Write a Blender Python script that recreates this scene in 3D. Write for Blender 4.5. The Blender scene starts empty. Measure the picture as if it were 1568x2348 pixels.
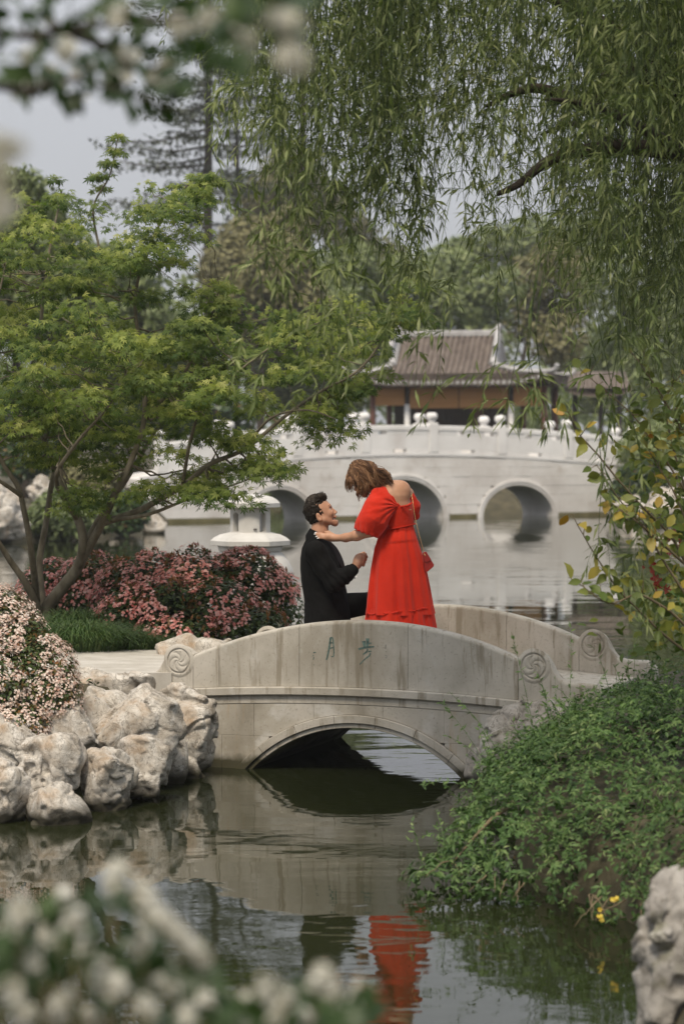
import bpy, math, random
import numpy as np
from mathutils import Vector, Matrix

SC = bpy.context.scene
COL = SC.collection
rad = math.radians
RNG = np.random.default_rng(11)
random.seed(5)

# ------------------------------------------------------------------ camera
CAM_H = 2.24                      # eye height over the water
cam_data = bpy.data.cameras.new('camera')
cam = bpy.data.objects.new('camera', cam_data)
COL.objects.link(cam)
cam.location = (0, 0, CAM_H)
cam.rotation_euler = (rad(90), 0, 0)
cam_data.sensor_fit = 'VERTICAL'
cam_data.sensor_height = 36.0
cam_data.sensor_width = 24.0
cam_data.lens = 85.0
cam_data.shift_y = -0.0625
cam_data.clip_start = 0.1
cam_data.clip_end = 3000
cam_data.dof.use_dof = True
cam_data.dof.focus_distance = 16.9
cam_data.dof.aperture_fstop = 2.8
SC.camera = cam

# ------------------------------------------------------------------ sky, sun, exposure
SUN_EL, SUN_AZ = 57.0, 196.0      # azimuth clockwise from +Y: high, behind the camera and a little to its left
world = bpy.data.worlds.new('World')
SC.world = world
world.use_nodes = True
wn = world.node_tree
wn.nodes.clear()
w_out = wn.nodes.new('ShaderNodeOutputWorld')
w_bg = wn.nodes.new('ShaderNodeBackground')
w_sky = wn.nodes.new('ShaderNodeTexSky')
w_sky.sky_type = 'NISHITA'
w_sky.sun_disc = False
w_sky.sun_elevation = rad(SUN_EL)
w_sky.sun_rotation = rad(SUN_AZ)
w_sky.dust_density = 2.0
w_hs = wn.nodes.new('ShaderNodeHueSaturation')
w_hs.inputs['Saturation'].default_value = 0.22
w_mix = wn.nodes.new('ShaderNodeMixRGB')          # thin cloud veil: most of the dome is even white-grey
w_mix.inputs[0].default_value = 0.85
# standard overcast dome: luminance rises evenly from the horizon to the zenith, L = Lz (1 + 2 sin el) / 3
w_tc = wn.nodes.new('ShaderNodeTexCoord')
w_sep = wn.nodes.new('ShaderNodeSeparateXYZ')
w_cl = wn.nodes.new('ShaderNodeMath'); w_cl.operation = 'MAXIMUM'; w_cl.inputs[1].default_value = 0.0
w_ma = wn.nodes.new('ShaderNodeMath'); w_ma.operation = 'MULTIPLY_ADD'; w_ma.inputs[1].default_value = 0.667; w_ma.inputs[2].default_value = 0.333
w_col = wn.nodes.new('ShaderNodeMixRGB'); w_col.blend_type = 'MULTIPLY'; w_col.inputs[0].default_value = 1.0
w_col.inputs[1].default_value = (7.2, 7.4, 7.95, 1)
wn.links.new(w_tc.outputs['Generated'], w_sep.inputs[0])
wn.links.new(w_sep.outputs[2], w_cl.inputs[0]); wn.links.new(w_cl.outputs[0], w_ma.inputs[0])
wn.links.new(w_ma.outputs[0], w_col.inputs[2]); wn.links.new(w_col.outputs[0], w_mix.inputs[2])
wn.links.new(w_sky.outputs[0], w_hs.inputs['Color'])
wn.links.new(w_hs.outputs[0], w_mix.inputs[1])
wn.links.new(w_mix.outputs[0], w_bg.inputs['Color'])
w_bg.inputs['Strength'].default_value = 0.075
wn.links.new(w_bg.outputs[0], w_out.inputs['Surface'])

sun_d = bpy.data.lights.new('sun', 'SUN')
sun_d.energy = 1.5
sun_d.angle = rad(14)
sun_d.color = (1.0, 0.88, 0.71)
sun = bpy.data.objects.new('sun', sun_d)
COL.objects.link(sun)
_az, _el = rad(SUN_AZ), rad(SUN_EL)
_sd = Vector((math.sin(_az) * math.cos(_el), math.cos(_az) * math.cos(_el), math.sin(_el)))
sun.rotation_euler = (-_sd).to_track_quat('-Z', 'Y').to_euler()
sun.location = (-5, -15, 28)

SC.view_settings.view_transform = 'Standard'
SC.view_settings.look = 'None'
SC.view_settings.exposure = 1.18
SC.view_settings.gamma = 1.0
SC.render.engine = 'CYCLES'
SC.cycles.use_denoising = True
SC.cycles.max_bounces = 6
SC.cycles.transparent_max_bounces = 6
SC.cycles.caustics_reflective = False
SC.cycles.caustics_refractive = False

# ------------------------------------------------------------------ helpers
FD = 5543.0                       # focal length in survey units (photo measured 1568 wide)
def P(dx, dy, d):
    """survey point (measured in the photo) carried out to its own distance d -> world"""
    return np.array([(dx - 784.0) * d / FD, d, CAM_H - (dy - 1027.0) * d / FD])
def A(*a): return np.array(a, float)

def mesh_obj(name, V, F, mat, parent=None, smooth=False, val=None, root=None):
    V = np.asarray(V, np.float32)
    r = root if root is not None else parent
    while r is not None and r.parent is not None: r = r.parent
    if r is not None: V = V - np.array(r.location, np.float32)
    me = bpy.data.meshes.new(name)
    if isinstance(F, np.ndarray): F = [F]
    Fs = [np.asarray(f, np.int32) for f in F if len(f)]
    me.vertices.add(len(V)); me.vertices.foreach_set('co', V.ravel())
    loops = np.concatenate([f.ravel() for f in Fs])
    sizes = np.concatenate([np.full(len(f), f.shape[1], np.int32) for f in Fs])
    starts = np.concatenate([[0], np.cumsum(sizes)[:-1]]).astype(np.int32)
    me.loops.add(len(loops)); me.loops.foreach_set('vertex_index', loops)
    me.polygons.add(len(sizes)); me.polygons.foreach_set('loop_start', starts)
    me.polygons.foreach_set('loop_total', sizes)
    me.polygons.foreach_set('use_smooth', np.full(len(sizes), bool(smooth)))
    me.update(calc_edges=True)
    if val is not None:
        at = me.attributes.new('v', 'FLOAT', 'FACE')
        at.data.foreach_set('value', np.asarray(val, np.float32))
    if mat is not None: me.materials.append(mat)
    o = bpy.data.objects.new(name, me)
    COL.objects.link(o)
    if parent is not None: o.parent = parent
    return o

def tag(o, label=None, cat=None, group=None, kind=None):
    if label: o['label'] = label
    if cat: o['category'] = cat
    if group: o['group'] = group
    if kind: o['kind'] = kind
    return o

def thing(name, label, cat, loc=(0, 0, 0), group=None):
    o = bpy.data.objects.new(name, None)
    COL.objects.link(o)
    o.location = [float(x) for x in loc]
    o.empty_display_size = 0.2
    return tag(o, label, cat, group)

class MB:
    """collects pieces of one mesh"""
    def __init__(s): s.V, s.T, s.Q, s.n, s.vt, s.vq = [], [], [], 0, [], []
    def add(s, V, F, v=0.5):
        V = np.asarray(V, float)
        if isinstance(F, np.ndarray): F = [F]
        for f in F:
            f = np.asarray(f, int)
            if not len(f): continue
            vv = np.broadcast_to(np.asarray(v, float), (len(f),)) if np.ndim(v) == 0 else np.asarray(v)
            if f.shape[1] == 3: s.T.append(f + s.n); s.vt.append(vv)
            else: s.Q.append(f + s.n); s.vq.append(vv)
        s.V.append(V); s.n += len(V)
        return s
    def build(s, name, mat, parent=None, smooth=False, root=None):
        F, v = [], []
        if s.T: F.append(np.concatenate(s.T)); v.append(np.concatenate(s.vt))
        if s.Q: F.append(np.concatenate(s.Q)); v.append(np.concatenate(s.vq))
        return mesh_obj(name, np.concatenate(s.V), F, mat, parent, smooth, np.concatenate(v), root)

def fan_cap(ids, flip=False):
    ids = list(ids)
    t = [(ids[0], ids[i], ids[i + 1]) for i in range(1, len(ids) - 1)]
    if flip: t = [(a, c, b) for a, b, c in t]
    return np.array(t, int)

def loft(R, closed=True, caps=True):
    """R (m,k,3) rings -> V, [quads, tris]"""
    R = np.asarray(R, float); m, k = R.shape[:2]
    V = R.reshape(-1, 3)
    kk = k if closed else k - 1
    i, j = np.meshgrid(np.arange(m - 1), np.arange(kk), indexing='ij')
    a = i * k + j; b = i * k + (j + 1) % k
    Q = np.stack([a, b, b + k, a + k], -1).reshape(-1, 4)
    out = [Q]
    if caps and closed:
        out.append(np.concatenate([fan_cap(range(k), True), fan_cap(range((m - 1) * k, m * k))]))
    return V, out

def smooth_path(pts, n):
    """Catmull-Rom through pts, n samples"""
    p = np.asarray(pts, float)
    p = np.vstack([2 * p[0] - p[1], p, 2 * p[-1] - p[-2]])
    t = np.linspace(0, len(p) - 3 - 1e-6, n); i = t.astype(int); f = (t - i)[:, None]
    a, b, c, d = p[i], p[i + 1], p[i + 2], p[i + 3]
    return 0.5 * ((2 * b) + (-a + c) * f + (2 * a - 5 * b + 4 * c - d) * f ** 2 + (-a + 3 * b - 3 * c + d) * f ** 3)

def tube(pts, radii, n=6, caps=True):
    p = np.asarray(pts, float); m = len(p)
    radii = np.broadcast_to(np.asarray(radii, float), (m,))
    t = np.gradient(p, axis=0); t /= np.linalg.norm(t, axis=1)[:, None] + 1e-9
    ref = A(0, 0, 1) if abs(t[0][2]) < 0.9 else A(1, 0, 0)
    u = np.cross(t[0], ref); u /= np.linalg.norm(u)
    ang = np.linspace(0, 2 * np.pi, n, endpoint=False)
    R = np.zeros((m, n, 3))
    for i in range(m):
        u = u - t[i] * np.dot(u, t[i]); u /= np.linalg.norm(u) + 1e-9
        w = np.cross(t[i], u)
        R[i] = p[i] + radii[i] * (np.cos(ang)[:, None] * u + np.sin(ang)[:, None] * w)
    return loft(R, True, caps)

def cbox(x0, x1, y0, y1, z0, z1, b=0.005):
    """box with chamfered edges"""
    def ring(ix, z):
        X0, X1, Y0, Y1 = x0 + ix, x1 - ix, y0 + ix, y1 - ix
        return [(X0 + b, Y0, z), (X1 - b, Y0, z), (X1, Y0 + b, z), (X1, Y1 - b, z),
                (X1 - b, Y1, z), (X0 + b, Y1, z), (X0, Y1 - b, z), (X0, Y0 + b, z)]
    return loft([ring(b, z0), ring(0, z0 + b), ring(0, z1 - b), ring(b, z1)])

def lathe(prof, n=24, c=(0, 0, 0)):
    """prof [(r,z)] bottom to top"""
    a = np.linspace(0, 2 * np.pi, n, endpoint=False)
    R = np.array([[(c[0] + r * math.cos(t), c[1] + r * math.sin(t), c[2] + z) for t in a] for r, z in prof])
    return loft(R)

# ---- noise
_PERM = np.random.default_rng(3).permutation(256)
_PERM = np.concatenate([_PERM, _PERM, _PERM]); _RV = np.random.default_rng(4).random(256) * 2 - 1
def vnoise(p):
    p = np.asarray(p, float); i = np.floor(p).astype(int); f = p - i; f = f * f * (3 - 2 * f); i &= 255
    x, y, z = i[..., 0], i[..., 1], i[..., 2]
    def h(a, b, c): return _RV[_PERM[_PERM[_PERM[(x + a) & 255] + ((y + b) & 255)] + ((z + c) & 255)]]
    fx, fy, fz = f[..., 0], f[..., 1], f[..., 2]
    L = lambda a, b, t: a + (b - a) * t
    return L(L(L(h(0,0,0), h(1,0,0), fx), L(h(0,1,0), h(1,1,0), fx), fy),
             L(L(h(0,0,1), h(1,0,1), fx), L(h(0,1,1), h(1,1,1), fx), fy), fz)
def fbm(p, o=4):
    s, a = 0, 0.5
    for k in range(o): s = s + a * vnoise(p * 2.03 ** k + 17.3 * k); a *= 0.5
    return s

# ---- signed distance fields -> one continuous skin
class Field:
    def __init__(s, lo, hi, vs):
        s.lo = np.array(lo, float); s.vs = vs
        n = np.ceil((np.array(hi) - s.lo) / vs).astype(int) + 1
        s.ax = [s.lo[i] + vs * np.arange(n[i]) for i in range(3)]
        s.F = np.full(n, 1.0, np.float32)
    def _loc(s, lo, hi):
        sl = []
        for i in range(3):
            a = max(0, int((lo[i] - s.lo[i]) / s.vs) - 1); b = min(len(s.ax[i]), int((hi[i] - s.lo[i]) / s.vs) + 3)
            sl.append(slice(a, max(a, b)))
        g = np.stack(np.meshgrid(s.ax[0][sl[0]], s.ax[1][sl[1]], s.ax[2][sl[2]], indexing='ij'), -1)
        return tuple(sl), g
    def _put(s, sl, d, k, sub=False):
        F = s.F[sl]
        if F.size == 0: return
        if sub: d = -d; h = np.maximum(k - np.abs(F - d), 0) / k; s.F[sl] = np.maximum(F, d) + h * h * k / 4
        else: h = np.maximum(k - np.abs(F - d), 0) / k; s.F[sl] = np.minimum(F, d) - h * h * k / 4
    def cone(s, a, b, ra, rb, k=0.02, sub=False):
        a = np.asarray(a, float); b = np.asarray(b, float); m = max(ra, rb) + k + 3 * s.vs
        sl, g = s._loc(np.minimum(a, b) - m, np.maximum(a, b) + m)
        ba = b - a; t = np.clip(((g - a) @ ba) / (ba @ ba + 1e-12), 0, 1)
        d = np.linalg.norm(g - a - t[..., None] * ba, axis=-1) - (ra + (rb - ra) * t)
        s._put(sl, d, k, sub); return s
    def chain(s, pts, rs, k=0.02):
        for i in range(len(pts) - 1): s.cone(pts[i], pts[i + 1], rs[i], rs[i + 1], k)
        return s
    def ell(s, c, r, R=None, k=0.02, sub=False):
        c = np.asarray(c, float); r = np.asarray(r, float); m = r.max() + k + 3 * s.vs
        sl, g = s._loc(c - m, c + m); q = g - c
        if R is not None: q = q @ R            # columns of R are the local axes
        k0 = np.linalg.norm(q / r, axis=-1); k1 = np.linalg.norm(q / r ** 2, axis=-1) + 1e-9
        s._put(sl, k0 * (k0 - 1) / k1, k, sub); return s
    def tower(s, zs, cx, cy, rx, ry, k=0.02):
        zs, cx, cy, rx, ry = [np.asarray(q, float) for q in (zs, cx, cy, rx, ry)]
        o = np.argsort(zs); zs, cx, cy, rx, ry = zs[o], cx[o], cy[o], rx[o], ry[o]
        mx = max(rx.max(), ry.max()) + k + 3 * s.vs
        sl, g = s._loc((cx.min() - mx, cy.min() - mx, zs[0] - .03), (cx.max() + mx, cy.max() + mx, zs[-1] + .03))
        z = g[..., 2]; I = lambda q: np.interp(z, zs, q)
        a, b = I(rx), I(ry)
        d = (np.sqrt(((g[..., 0] - I(cx)) / a) ** 2 + ((g[..., 1] - I(cy)) / b) ** 2) - 1) * np.minimum(a, b)
        dz = np.maximum(zs[0] - z, z - zs[-1])
        s._put(sl, np.maximum(d, dz), k); return s
    def half(s, p, n, k=0.004):
        """keep what lies behind the plane (n points to the side that is cut off)"""
        n = np.asarray(n, float); n /= np.linalg.norm(n)
        g = np.stack(np.meshgrid(*s.ax, indexing='ij'), -1)
        d = (g - np.asarray(p)) @ n
        s.F = np.maximum(s.F, d.astype(np.float32)); return s
    def bump(s, amp, freq, band=0.05, o=3, seed=0.0, stretch=(1, 1, 1)):
        w = np.argwhere(np.abs(s.F) < band)
        if not len(w): return s
        p = s.lo + w * s.vs
        s.F[tuple(w.T)] += (amp * fbm(p * freq * np.array(stretch) + seed, o)).astype(np.float32); return s
    def mesh(s):
        F = s.F; S = F < 0; n = np.array(F.shape)
        c = np.zeros(n - 1, np.int8)
        for dx in (0, 1):
            for dy in (0, 1):
                for dz in (0, 1):
                    c += S[dx:n[0]-1+dx, dy:n[1]-1+dy, dz:n[2]-1+dz]
        I = np.argwhere((c > 0) & (c < 8))
        idx = np.full(n - 1, -1, np.int64); idx[tuple(I.T)] = np.arange(len(I))
        acc = np.zeros((len(I), 3)); cnt = np.zeros(len(I))
        cor = [np.array((a, b, d)) for a in (0, 1) for b in (0, 1) for d in (0, 1)]
        for a in cor:
            for ax in range(3):
                if a[ax]: continue
                b = a.copy(); b[ax] = 1
                fa = F[tuple((I + a).T)]; fb = F[tuple((I + b).T)]
                cr = (fa < 0) != (fb < 0)
                t = np.where(cr, fa / np.where(cr, fa - fb, 1), 0)
                q = a + t[:, None] * (b - a)
                acc[cr] += q[cr]; cnt[cr] += 1
        V = s.lo + (I + acc / cnt[:, None]) * s.vs
        Q = []
        for ax in range(3):
            u, v = (ax + 1) % 3, (ax + 2) % 3
            sl0 = [slice(None)] * 3; sl1 = [slice(None)] * 3
            sl0[ax] = slice(0, -1); sl1[ax] = slice(1, None)
            E = np.argwhere(S[tuple(sl0)] != S[tuple(sl1)])
            E = E[(E[:, u] > 0) & (E[:, v] > 0) & (E[:, u] < n[u] - 1) & (E[:, v] < n[v] - 1)]
            def cell(du, dv):
                e = E.copy(); e[:, u] -= du; e[:, v] -= dv; return idx[tuple(e.T)]
            q = np.stack([cell(1, 1), cell(0, 1), cell(0, 0), cell(1, 0)], -1)
            fl = ~S[tuple(E.T)]
            q[fl] = q[fl][:, ::-1]
            Q.append(q)
        return V, np.concatenate(Q)

# ---- leaves: copies of one small template
def rot_frames(nrm, tip):
    """frames with z=nrm, y~tip"""
    z = nrm / (np.linalg.norm(nrm, axis=1)[:, None] + 1e-9)
    y = tip - z * np.sum(z * tip, 1)[:, None]; y /= np.linalg.norm(y, axis=1)[:, None] + 1e-9
    x = np.cross(y, z)
    return np.stack([x, y, z], -1)          # columns
def scatter(tmpl, pos, R, size):
    TV, TF = tmpl
    size = np.asarray(size, float)
    sv = size[:, None, None] if size.ndim == 1 else size[:, None, :]
    V = np.einsum('nij,nkj->nki', R, TV[None] * sv) + pos[:, None, :]
    n, k = len(pos), len(TV)
    off = (np.arange(n) * k)[:, None, None]
    return V.reshape(-1, 3), [(f[None] + off).reshape(-1, f.shape[1]) for f in TF]
def leaves_into(mb, tmpl, pos, R, size, v):
    V, Fs = scatter(tmpl, pos, R, size)
    per = [np.repeat(v, len(f)) for f in tmpl[1]]
    for k, f in enumerate(Fs):
        if f.shape[1] == 3: mb.T.append(f + mb.n); mb.vt.append(per[k])
        else: mb.Q.append(f + mb.n); mb.vq.append(per[k])
    mb.V.append(V); mb.n += len(V)
def T(V, *F): return (np.array(V, float), [np.array(f, int) for f in F])
LEAF_LANCE = T([(0,0,0),(-.085,.32,.015),(0,.34,-.012),(.085,.32,.015),(-.06,.68,-.01),(0,.7,-.035),(.06,.68,-.01),(0,1,-.11)],
               [(0,2,1),(0,3,2),(4,5,7),(5,6,7)], [(1,2,5,4),(2,3,6,5)])
LEAF_WIL = T([(0,0,0),(-.08,.42,.012),(0,.46,-.02),(.08,.42,.012),(0,1,-.12)], [(0,2,1),(0,3,2),(1,2,4),(2,3,4)])
LEAF_OVAL = T([(0,0,0),(-.24,.3,.04),(0,.33,0),(.24,.3,.04),(-.21,.68,.02),(0,.7,-.03),(.21,.68,.02),(0,1,-.1)],
              [(0,2,1),(0,3,2),(4,5,7),(5,6,7)], [(1,2,5,4),(2,3,6,5)])
LEAF_FAR = T([(0,0,0),(-.26,.45,.05),(.26,.45,.05),(0,1,-.06)], [(0,2,1),(1,2,3)])
LEAF_DIAM = T([(0,0,0),(-.2,.45,.03),(.2,.45,.03),(0,1,-.06)], [(0,2,1),(1,2,3)])
def _maple():
    V, F = [(0, 0, 0)], []
    for a, L in ((0, 1), (42, .85), (-42, .85), (88, .58), (-88, .58)):
        t = rad(a); c = len(V)
        d = A(math.sin(t), math.cos(t), 0); p = A(d[1], -d[0], 0)
        V += [tuple(d * L * .45 - p * .13 * L), tuple(d * L * .45 + p * .13 * L), tuple(d * L - A(0, 0, .12 * L))]
        F += [(0, c, c + 1), (c, c + 2, c + 1)]
    return T(V, F)
LEAF_MAPLE = _maple()
def _flower(n=5, w=.36, cup=.25):
    V, F = [(0, 0, 0)], []
    for i in range(n):
        t = 2 * math.pi * i / n; d = A(math.cos(t), math.sin(t), 0); p = A(-d[1], d[0], 0); c = len(V)
        V += [tuple(d * .62 - p * w + A(0, 0, cup * .6)), tuple(d * 1. + A(0, 0, cup)), tuple(d * .62 + p * w + A(0, 0, cup * .6))]
        F += [(0, c, c + 1), (0, c + 1, c + 2)]
    return T(V, F)
FLOWER5 = _flower()
def unit(n, rng=RNG):
    q = rng.normal(size=(n, 3)); return q / np.linalg.norm(q, axis=1)[:, None]

# ------------------------------------------------------------------ materials
def nodes_of(m):
    m.use_nodes = True
    nt = m.node_tree; nt.nodes.clear()
    out = nt.nodes.new('ShaderNodeOutputMaterial'); b = nt.nodes.new('ShaderNodeBsdfPrincipled')
    nt.links.new(b.outputs[0], out.inputs['Surface'])
    return nt, b, out
def ramp_node(nt, src, stops):
    r = nt.nodes.new('ShaderNodeValToRGB')
    e = r.color_ramp.elements
    while len(e) < len(stops): e.new(0.5)
    for el, (p, c) in zip(e, stops): el.position = p; el.color = (*c, 1)
    nt.links.new(src, r.inputs[0]); return r.outputs[0]
def noise_node(nt, scale, detail=5, rough=0.55, stretch=None, dist=0.0, coord='Object', off=0.0):
    tc = nt.nodes.new('ShaderNodeTexCoord'); n = nt.nodes.new('ShaderNodeTexNoise')
    n.inputs['Scale'].default_value = scale; n.inputs['Detail'].default_value = detail
    n.inputs['Roughness'].default_value = rough; n.inputs['Distortion'].default_value = dist
    mp = nt.nodes.new('ShaderNodeMapping'); mp.inputs['Location'].default_value = (off, off * .7, off * 1.3)
    if stretch: mp.inputs['Scale'].default_value = stretch
    nt.links.new(tc.outputs[coord], mp.inputs[0]); nt.links.new(mp.outputs[0], n.inputs['Vector'])
    return n.outputs['Fac']
def mixc(nt, fac, a, b, mode='MIX'):
    m = nt.nodes.new('ShaderNodeMixRGB'); m.blend_type = mode
    for s, i in ((fac, 0), (a, 1), (b, 2)):
        if isinstance(s, (int, float)): m.inputs[i].default_value = s
        elif isinstance(s, tuple): m.inputs[i].default_value = (*s, 1)
        else: nt.links.new(s, m.inputs[i])
    return m.outputs[0]
def bumped(nt, b, h, strength=0.3, dist=0.01):
    bp = nt.nodes.new('ShaderNodeBump'); bp.inputs['Strength'].default_value = strength
    bp.inputs['Distance'].default_value = dist
    nt.links.new(h, bp.inputs['Height']); nt.links.new(bp.outputs[0], b.inputs['Normal'])
def mat_noise(name, stops, scale=4, rough=0.7, bump=0.3, bscale=40, bdist=0.005, detail=6, stretch=None,
              stain=None, spec=0.4, dist=0.0, sheen=0.0):
    m = bpy.data.materials.new(name); nt, b, out = nodes_of(m)
    c = ramp_node(nt, noise_node(nt, scale, detail, .6, stretch, dist), stops)
    for s in (stain or []):
        f = ramp_node(nt, noise_node(nt, s['scale'], 6, .62, s.get('stretch'), s.get('dist', 0), off=s.get('off', 3.1)),
                      [(s['lo'], (0, 0, 0)), (s['hi'], (1, 1, 1))] if not s.get('line') else [(.5 - s['line'], (0, 0, 0)), (.5, (1, 1, 1)), (.5 + s['line'], (0, 0, 0))])
        fm = mixc(nt, s.get('amt', 1.0), (0, 0, 0), f)
        c = mixc(nt, fm, c, s['col'])
    nt.links.new(c, b.inputs['Base Color'])
    b.inputs['Roughness'].default_value = rough
    b.inputs['Specular IOR Level'].default_value = spec
    if sheen: b.inputs['Sheen Weight'].default_value = sheen
    if bump: bumped(nt, b, noise_node(nt, bscale, 6, .65), bump, bdist)
    return m
def mat_leaf(name, stops, rough=0.5, trans=0.3, tint=(.9, 1.1, .5), noise=0.25, spec=.35):
    """leaf colour varies from leaf to leaf (attribute v) and in soft patches"""
    m = bpy.data.materials.new(name); nt, b, out = nodes_of(m)
    at = nt.nodes.new('ShaderNodeAttribute'); at.attribute_name = 'v'
    c = ramp_node(nt, at.outputs['Fac'], stops)
    hs = nt.nodes.new('ShaderNodeHueSaturation')
    n = noise_node(nt, 2.2, 3)
    mr = nt.nodes.new('ShaderNodeMapRange'); mr.inputs[1].default_value = .3; mr.inputs[2].default_value = .7
    mr.inputs[3].default_value = 1 - noise; mr.inputs[4].default_value = 1 + noise
    nt.links.new(n, mr.inputs[0]); nt.links.new(mr.outputs[0], hs.inputs['Value']); nt.links.new(c, hs.inputs['Color'])
    nt.links.new(hs.outputs[0], b.inputs['Base Color'])
    b.inputs['Roughness'].default_value = rough; b.inputs['Specular IOR Level'].default_value = spec
    if trans:
        tr = nt.nodes.new('ShaderNodeBsdfTranslucent'); mx = nt.nodes.new('ShaderNodeMixShader')
        nt.links.new(mixc(nt, 1.0, hs.outputs[0], tuple(tint), 'MULTIPLY'), tr.inputs['Color'])
        mx.inputs[0].default_value = trans
        nt.links.new(b.outputs[0], mx.inputs[1]); nt.links.new(tr.outputs[0], mx.inputs[2])
        nt.links.new(mx.outputs[0], out.inputs['Surface'])
    return m
def mat_plain(name, col, rough=0.5, metal=0.0, bump=0.0, bscale=60, spec=0.4, var=0.12):
    lo = tuple(x * (1 - var) for x in col); hi = tuple(min(1, x * (1 + var)) for x in col)
    m = mat_noise(name, [(.3, lo), (.7, hi)], 7, rough, bump, bscale, spec=spec)
    m.node_tree.nodes['Principled BSDF'].inputs['Metallic'].default_value = metal
    return m
# ------------------------------------------------------------------ setting: ground, water, path
M_STONE = mat_noise('weathered_granite', [(.25, (.36, .33, .275)), (.5, (.48, .445, .385)), (.75, (.56, .525, .465))], 3.0, .88, .6, 190, .003,
    stain=[dict(scale=1.7, lo=.5, hi=.66, col=(.27, .24, .185), amt=.6, stretch=(1, 1, .5)),
           dict(scale=9, lo=.54, hi=.64, col=(.22, .185, .13), amt=.7, off=4.2, stretch=(1.8, 1.8, .16)),
           dict(scale=60, lo=.58, hi=.7, col=(.17, .15, .115), amt=.55, off=8.0),
           dict(scale=7, lo=.58, hi=.7, col=(.56, .545, .505), amt=.55, off=5.0, stretch=(1, 1, .5))])
M_STONE_WET = mat_noise('damp_granite', [(.25, (.30, .27, .215)), (.5, (.43, .395, .335)), (.75, (.52, .485, .43))], 2.6, .85, .6, 170, .0035,
    stain=[dict(scale=2.3, lo=.48, hi=.62, col=(.20, .175, .13), amt=.65, stretch=(1, 1, .45)),
           dict(scale=3.4, lo=.55, hi=.64, col=(.55, .53, .49), amt=.7, off=6.0),
           dict(scale=60, lo=.58, hi=.7, col=(.15, .13, .10), amt=.5, off=8.0),
           dict(scale=6, lo=.60, hi=.70, col=(.36, .23, .10), amt=.55, off=9.0, stretch=(1.5, 1.5, .12))])
def wet_line(m, top=.09, col=(.05, .045, .03)):
    """stone below the old water marks is dark with algae"""
    nt = m.node_tree; b = nt.nodes['Principled BSDF']; src = b.inputs['Base Color'].links[0].from_socket
    ge = nt.nodes.new('ShaderNodeNewGeometry'); sx = nt.nodes.new('ShaderNodeSeparateXYZ'); nt.links.new(ge.outputs['Position'], sx.inputs[0])
    n = noise_node(nt, 9, 4, .6); ad = nt.nodes.new('ShaderNodeMath'); ad.operation = 'MULTIPLY_ADD'; ad.inputs[1].default_value = -.09; nt.links.new(n, ad.inputs[0]); nt.links.new(sx.outputs[2], ad.inputs[2])
    f = ramp_node(nt, ad.outputs[0], [(0.0, (1, 1, 1)), (top, (0, 0, 0))])
    nt.links.new(mixc(nt, f, src, col), b.inputs['Base Color'])
wet_line(M_STONE_WET, .06, (.06, .055, .03)); wet_line(M_STONE, .06, (.06, .055, .03))
M_DIRT = mat_noise('earth', [(.3, (.055, .04, .025)), (.6, (.11, .08, .05)), (.8, (.16, .125, .085))], 6, .95, .6, 60, .01)
M_BANK = mat_noise('bank_ground', [(.3, (.035, .032, .018)), (.55, (.075, .065, .038)), (.8, (.125, .10, .06))], 3, .95, .6, 50, .01)
M_PATH = mat_noise('pale_path', [(.3, (.40, .37, .32)), (.6, (.52, .49, .44)), (.8, (.60, .575, .53))], 5, .9, .4, 90, .003)

def poly_sd(px, py, poly):
    """signed distance (negative inside)"""
    q = np.stack([px, py], -1); d = np.full(px.shape, 1e9); ins = np.zeros(px.shape, bool)
    n = len(poly)
    for i in range(n):
        a = np.array(poly[i]); b = np.array(poly[(i + 1) % n]); e = b - a; w = q - a
        t = np.clip((w @ e) / (e @ e), 0, 1)
        d = np.minimum(d, np.linalg.norm(w - t[..., None] * e, axis=-1))
        c = ((a[1] <= q[..., 1]) != (b[1] <= q[..., 1]))
        with np.errstate(divide='ignore', invalid='ignore'):
            xi = a[0] + (q[..., 1] - a[1]) / (b[1] - a[1] if b[1] != a[1] else 1e-9) * e[0]
        ins ^= c & (q[..., 0] < xi)
    return np.where(ins, -d, d)
ISLAND = [(-9, 13.0), (-2.9, 14.8), (-2.15, 15.4), (-1.7, 16.1), (-1.2, 16.7), (-1.0, 17.4), (-.72, 18.6), (-.35, 19.9),
          (-.3, 21.6), (-.25, 23), (-.5, 24.6), (-1.5, 25.8), (-4, 26.3), (-9, 25)]
RIGHT = [(.95, 12.2), (1.25, 11.7), (1.5, 10.7), (1.3, 9.4), (1.05, 8.8), (1.0, 8.0), (1.5, 6.6), (9, 6), (12, 14), (9, 21),
         (3.2, 19.6), (2.2, 18.6), (1.85, 17.9), (1.35, 16.3), (1.15, 15.6), (1.0, 14.2), (.9, 13.2)]
NEAR = [(-30, -40), (30, -40), (30, 3.2), (6, 3.4), (0, 3.6), (-4, 4.2), (-30, 6)]
FAR = [(-400, 52), (-14, 55), (-8, 57.5), (-6.2, 60), (-5.6, 66), (-5.2, 73), (-7.5, 78), (-9, 86), (-4, 90), (6, 91), (14, 92),
       (17, 88), (13, 83.5), (10.2, 80.5), (9.6, 76.5), (11, 73), (16, 66), (30, 60), (400, 50), (400, 1500), (-400, 1500)]
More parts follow.
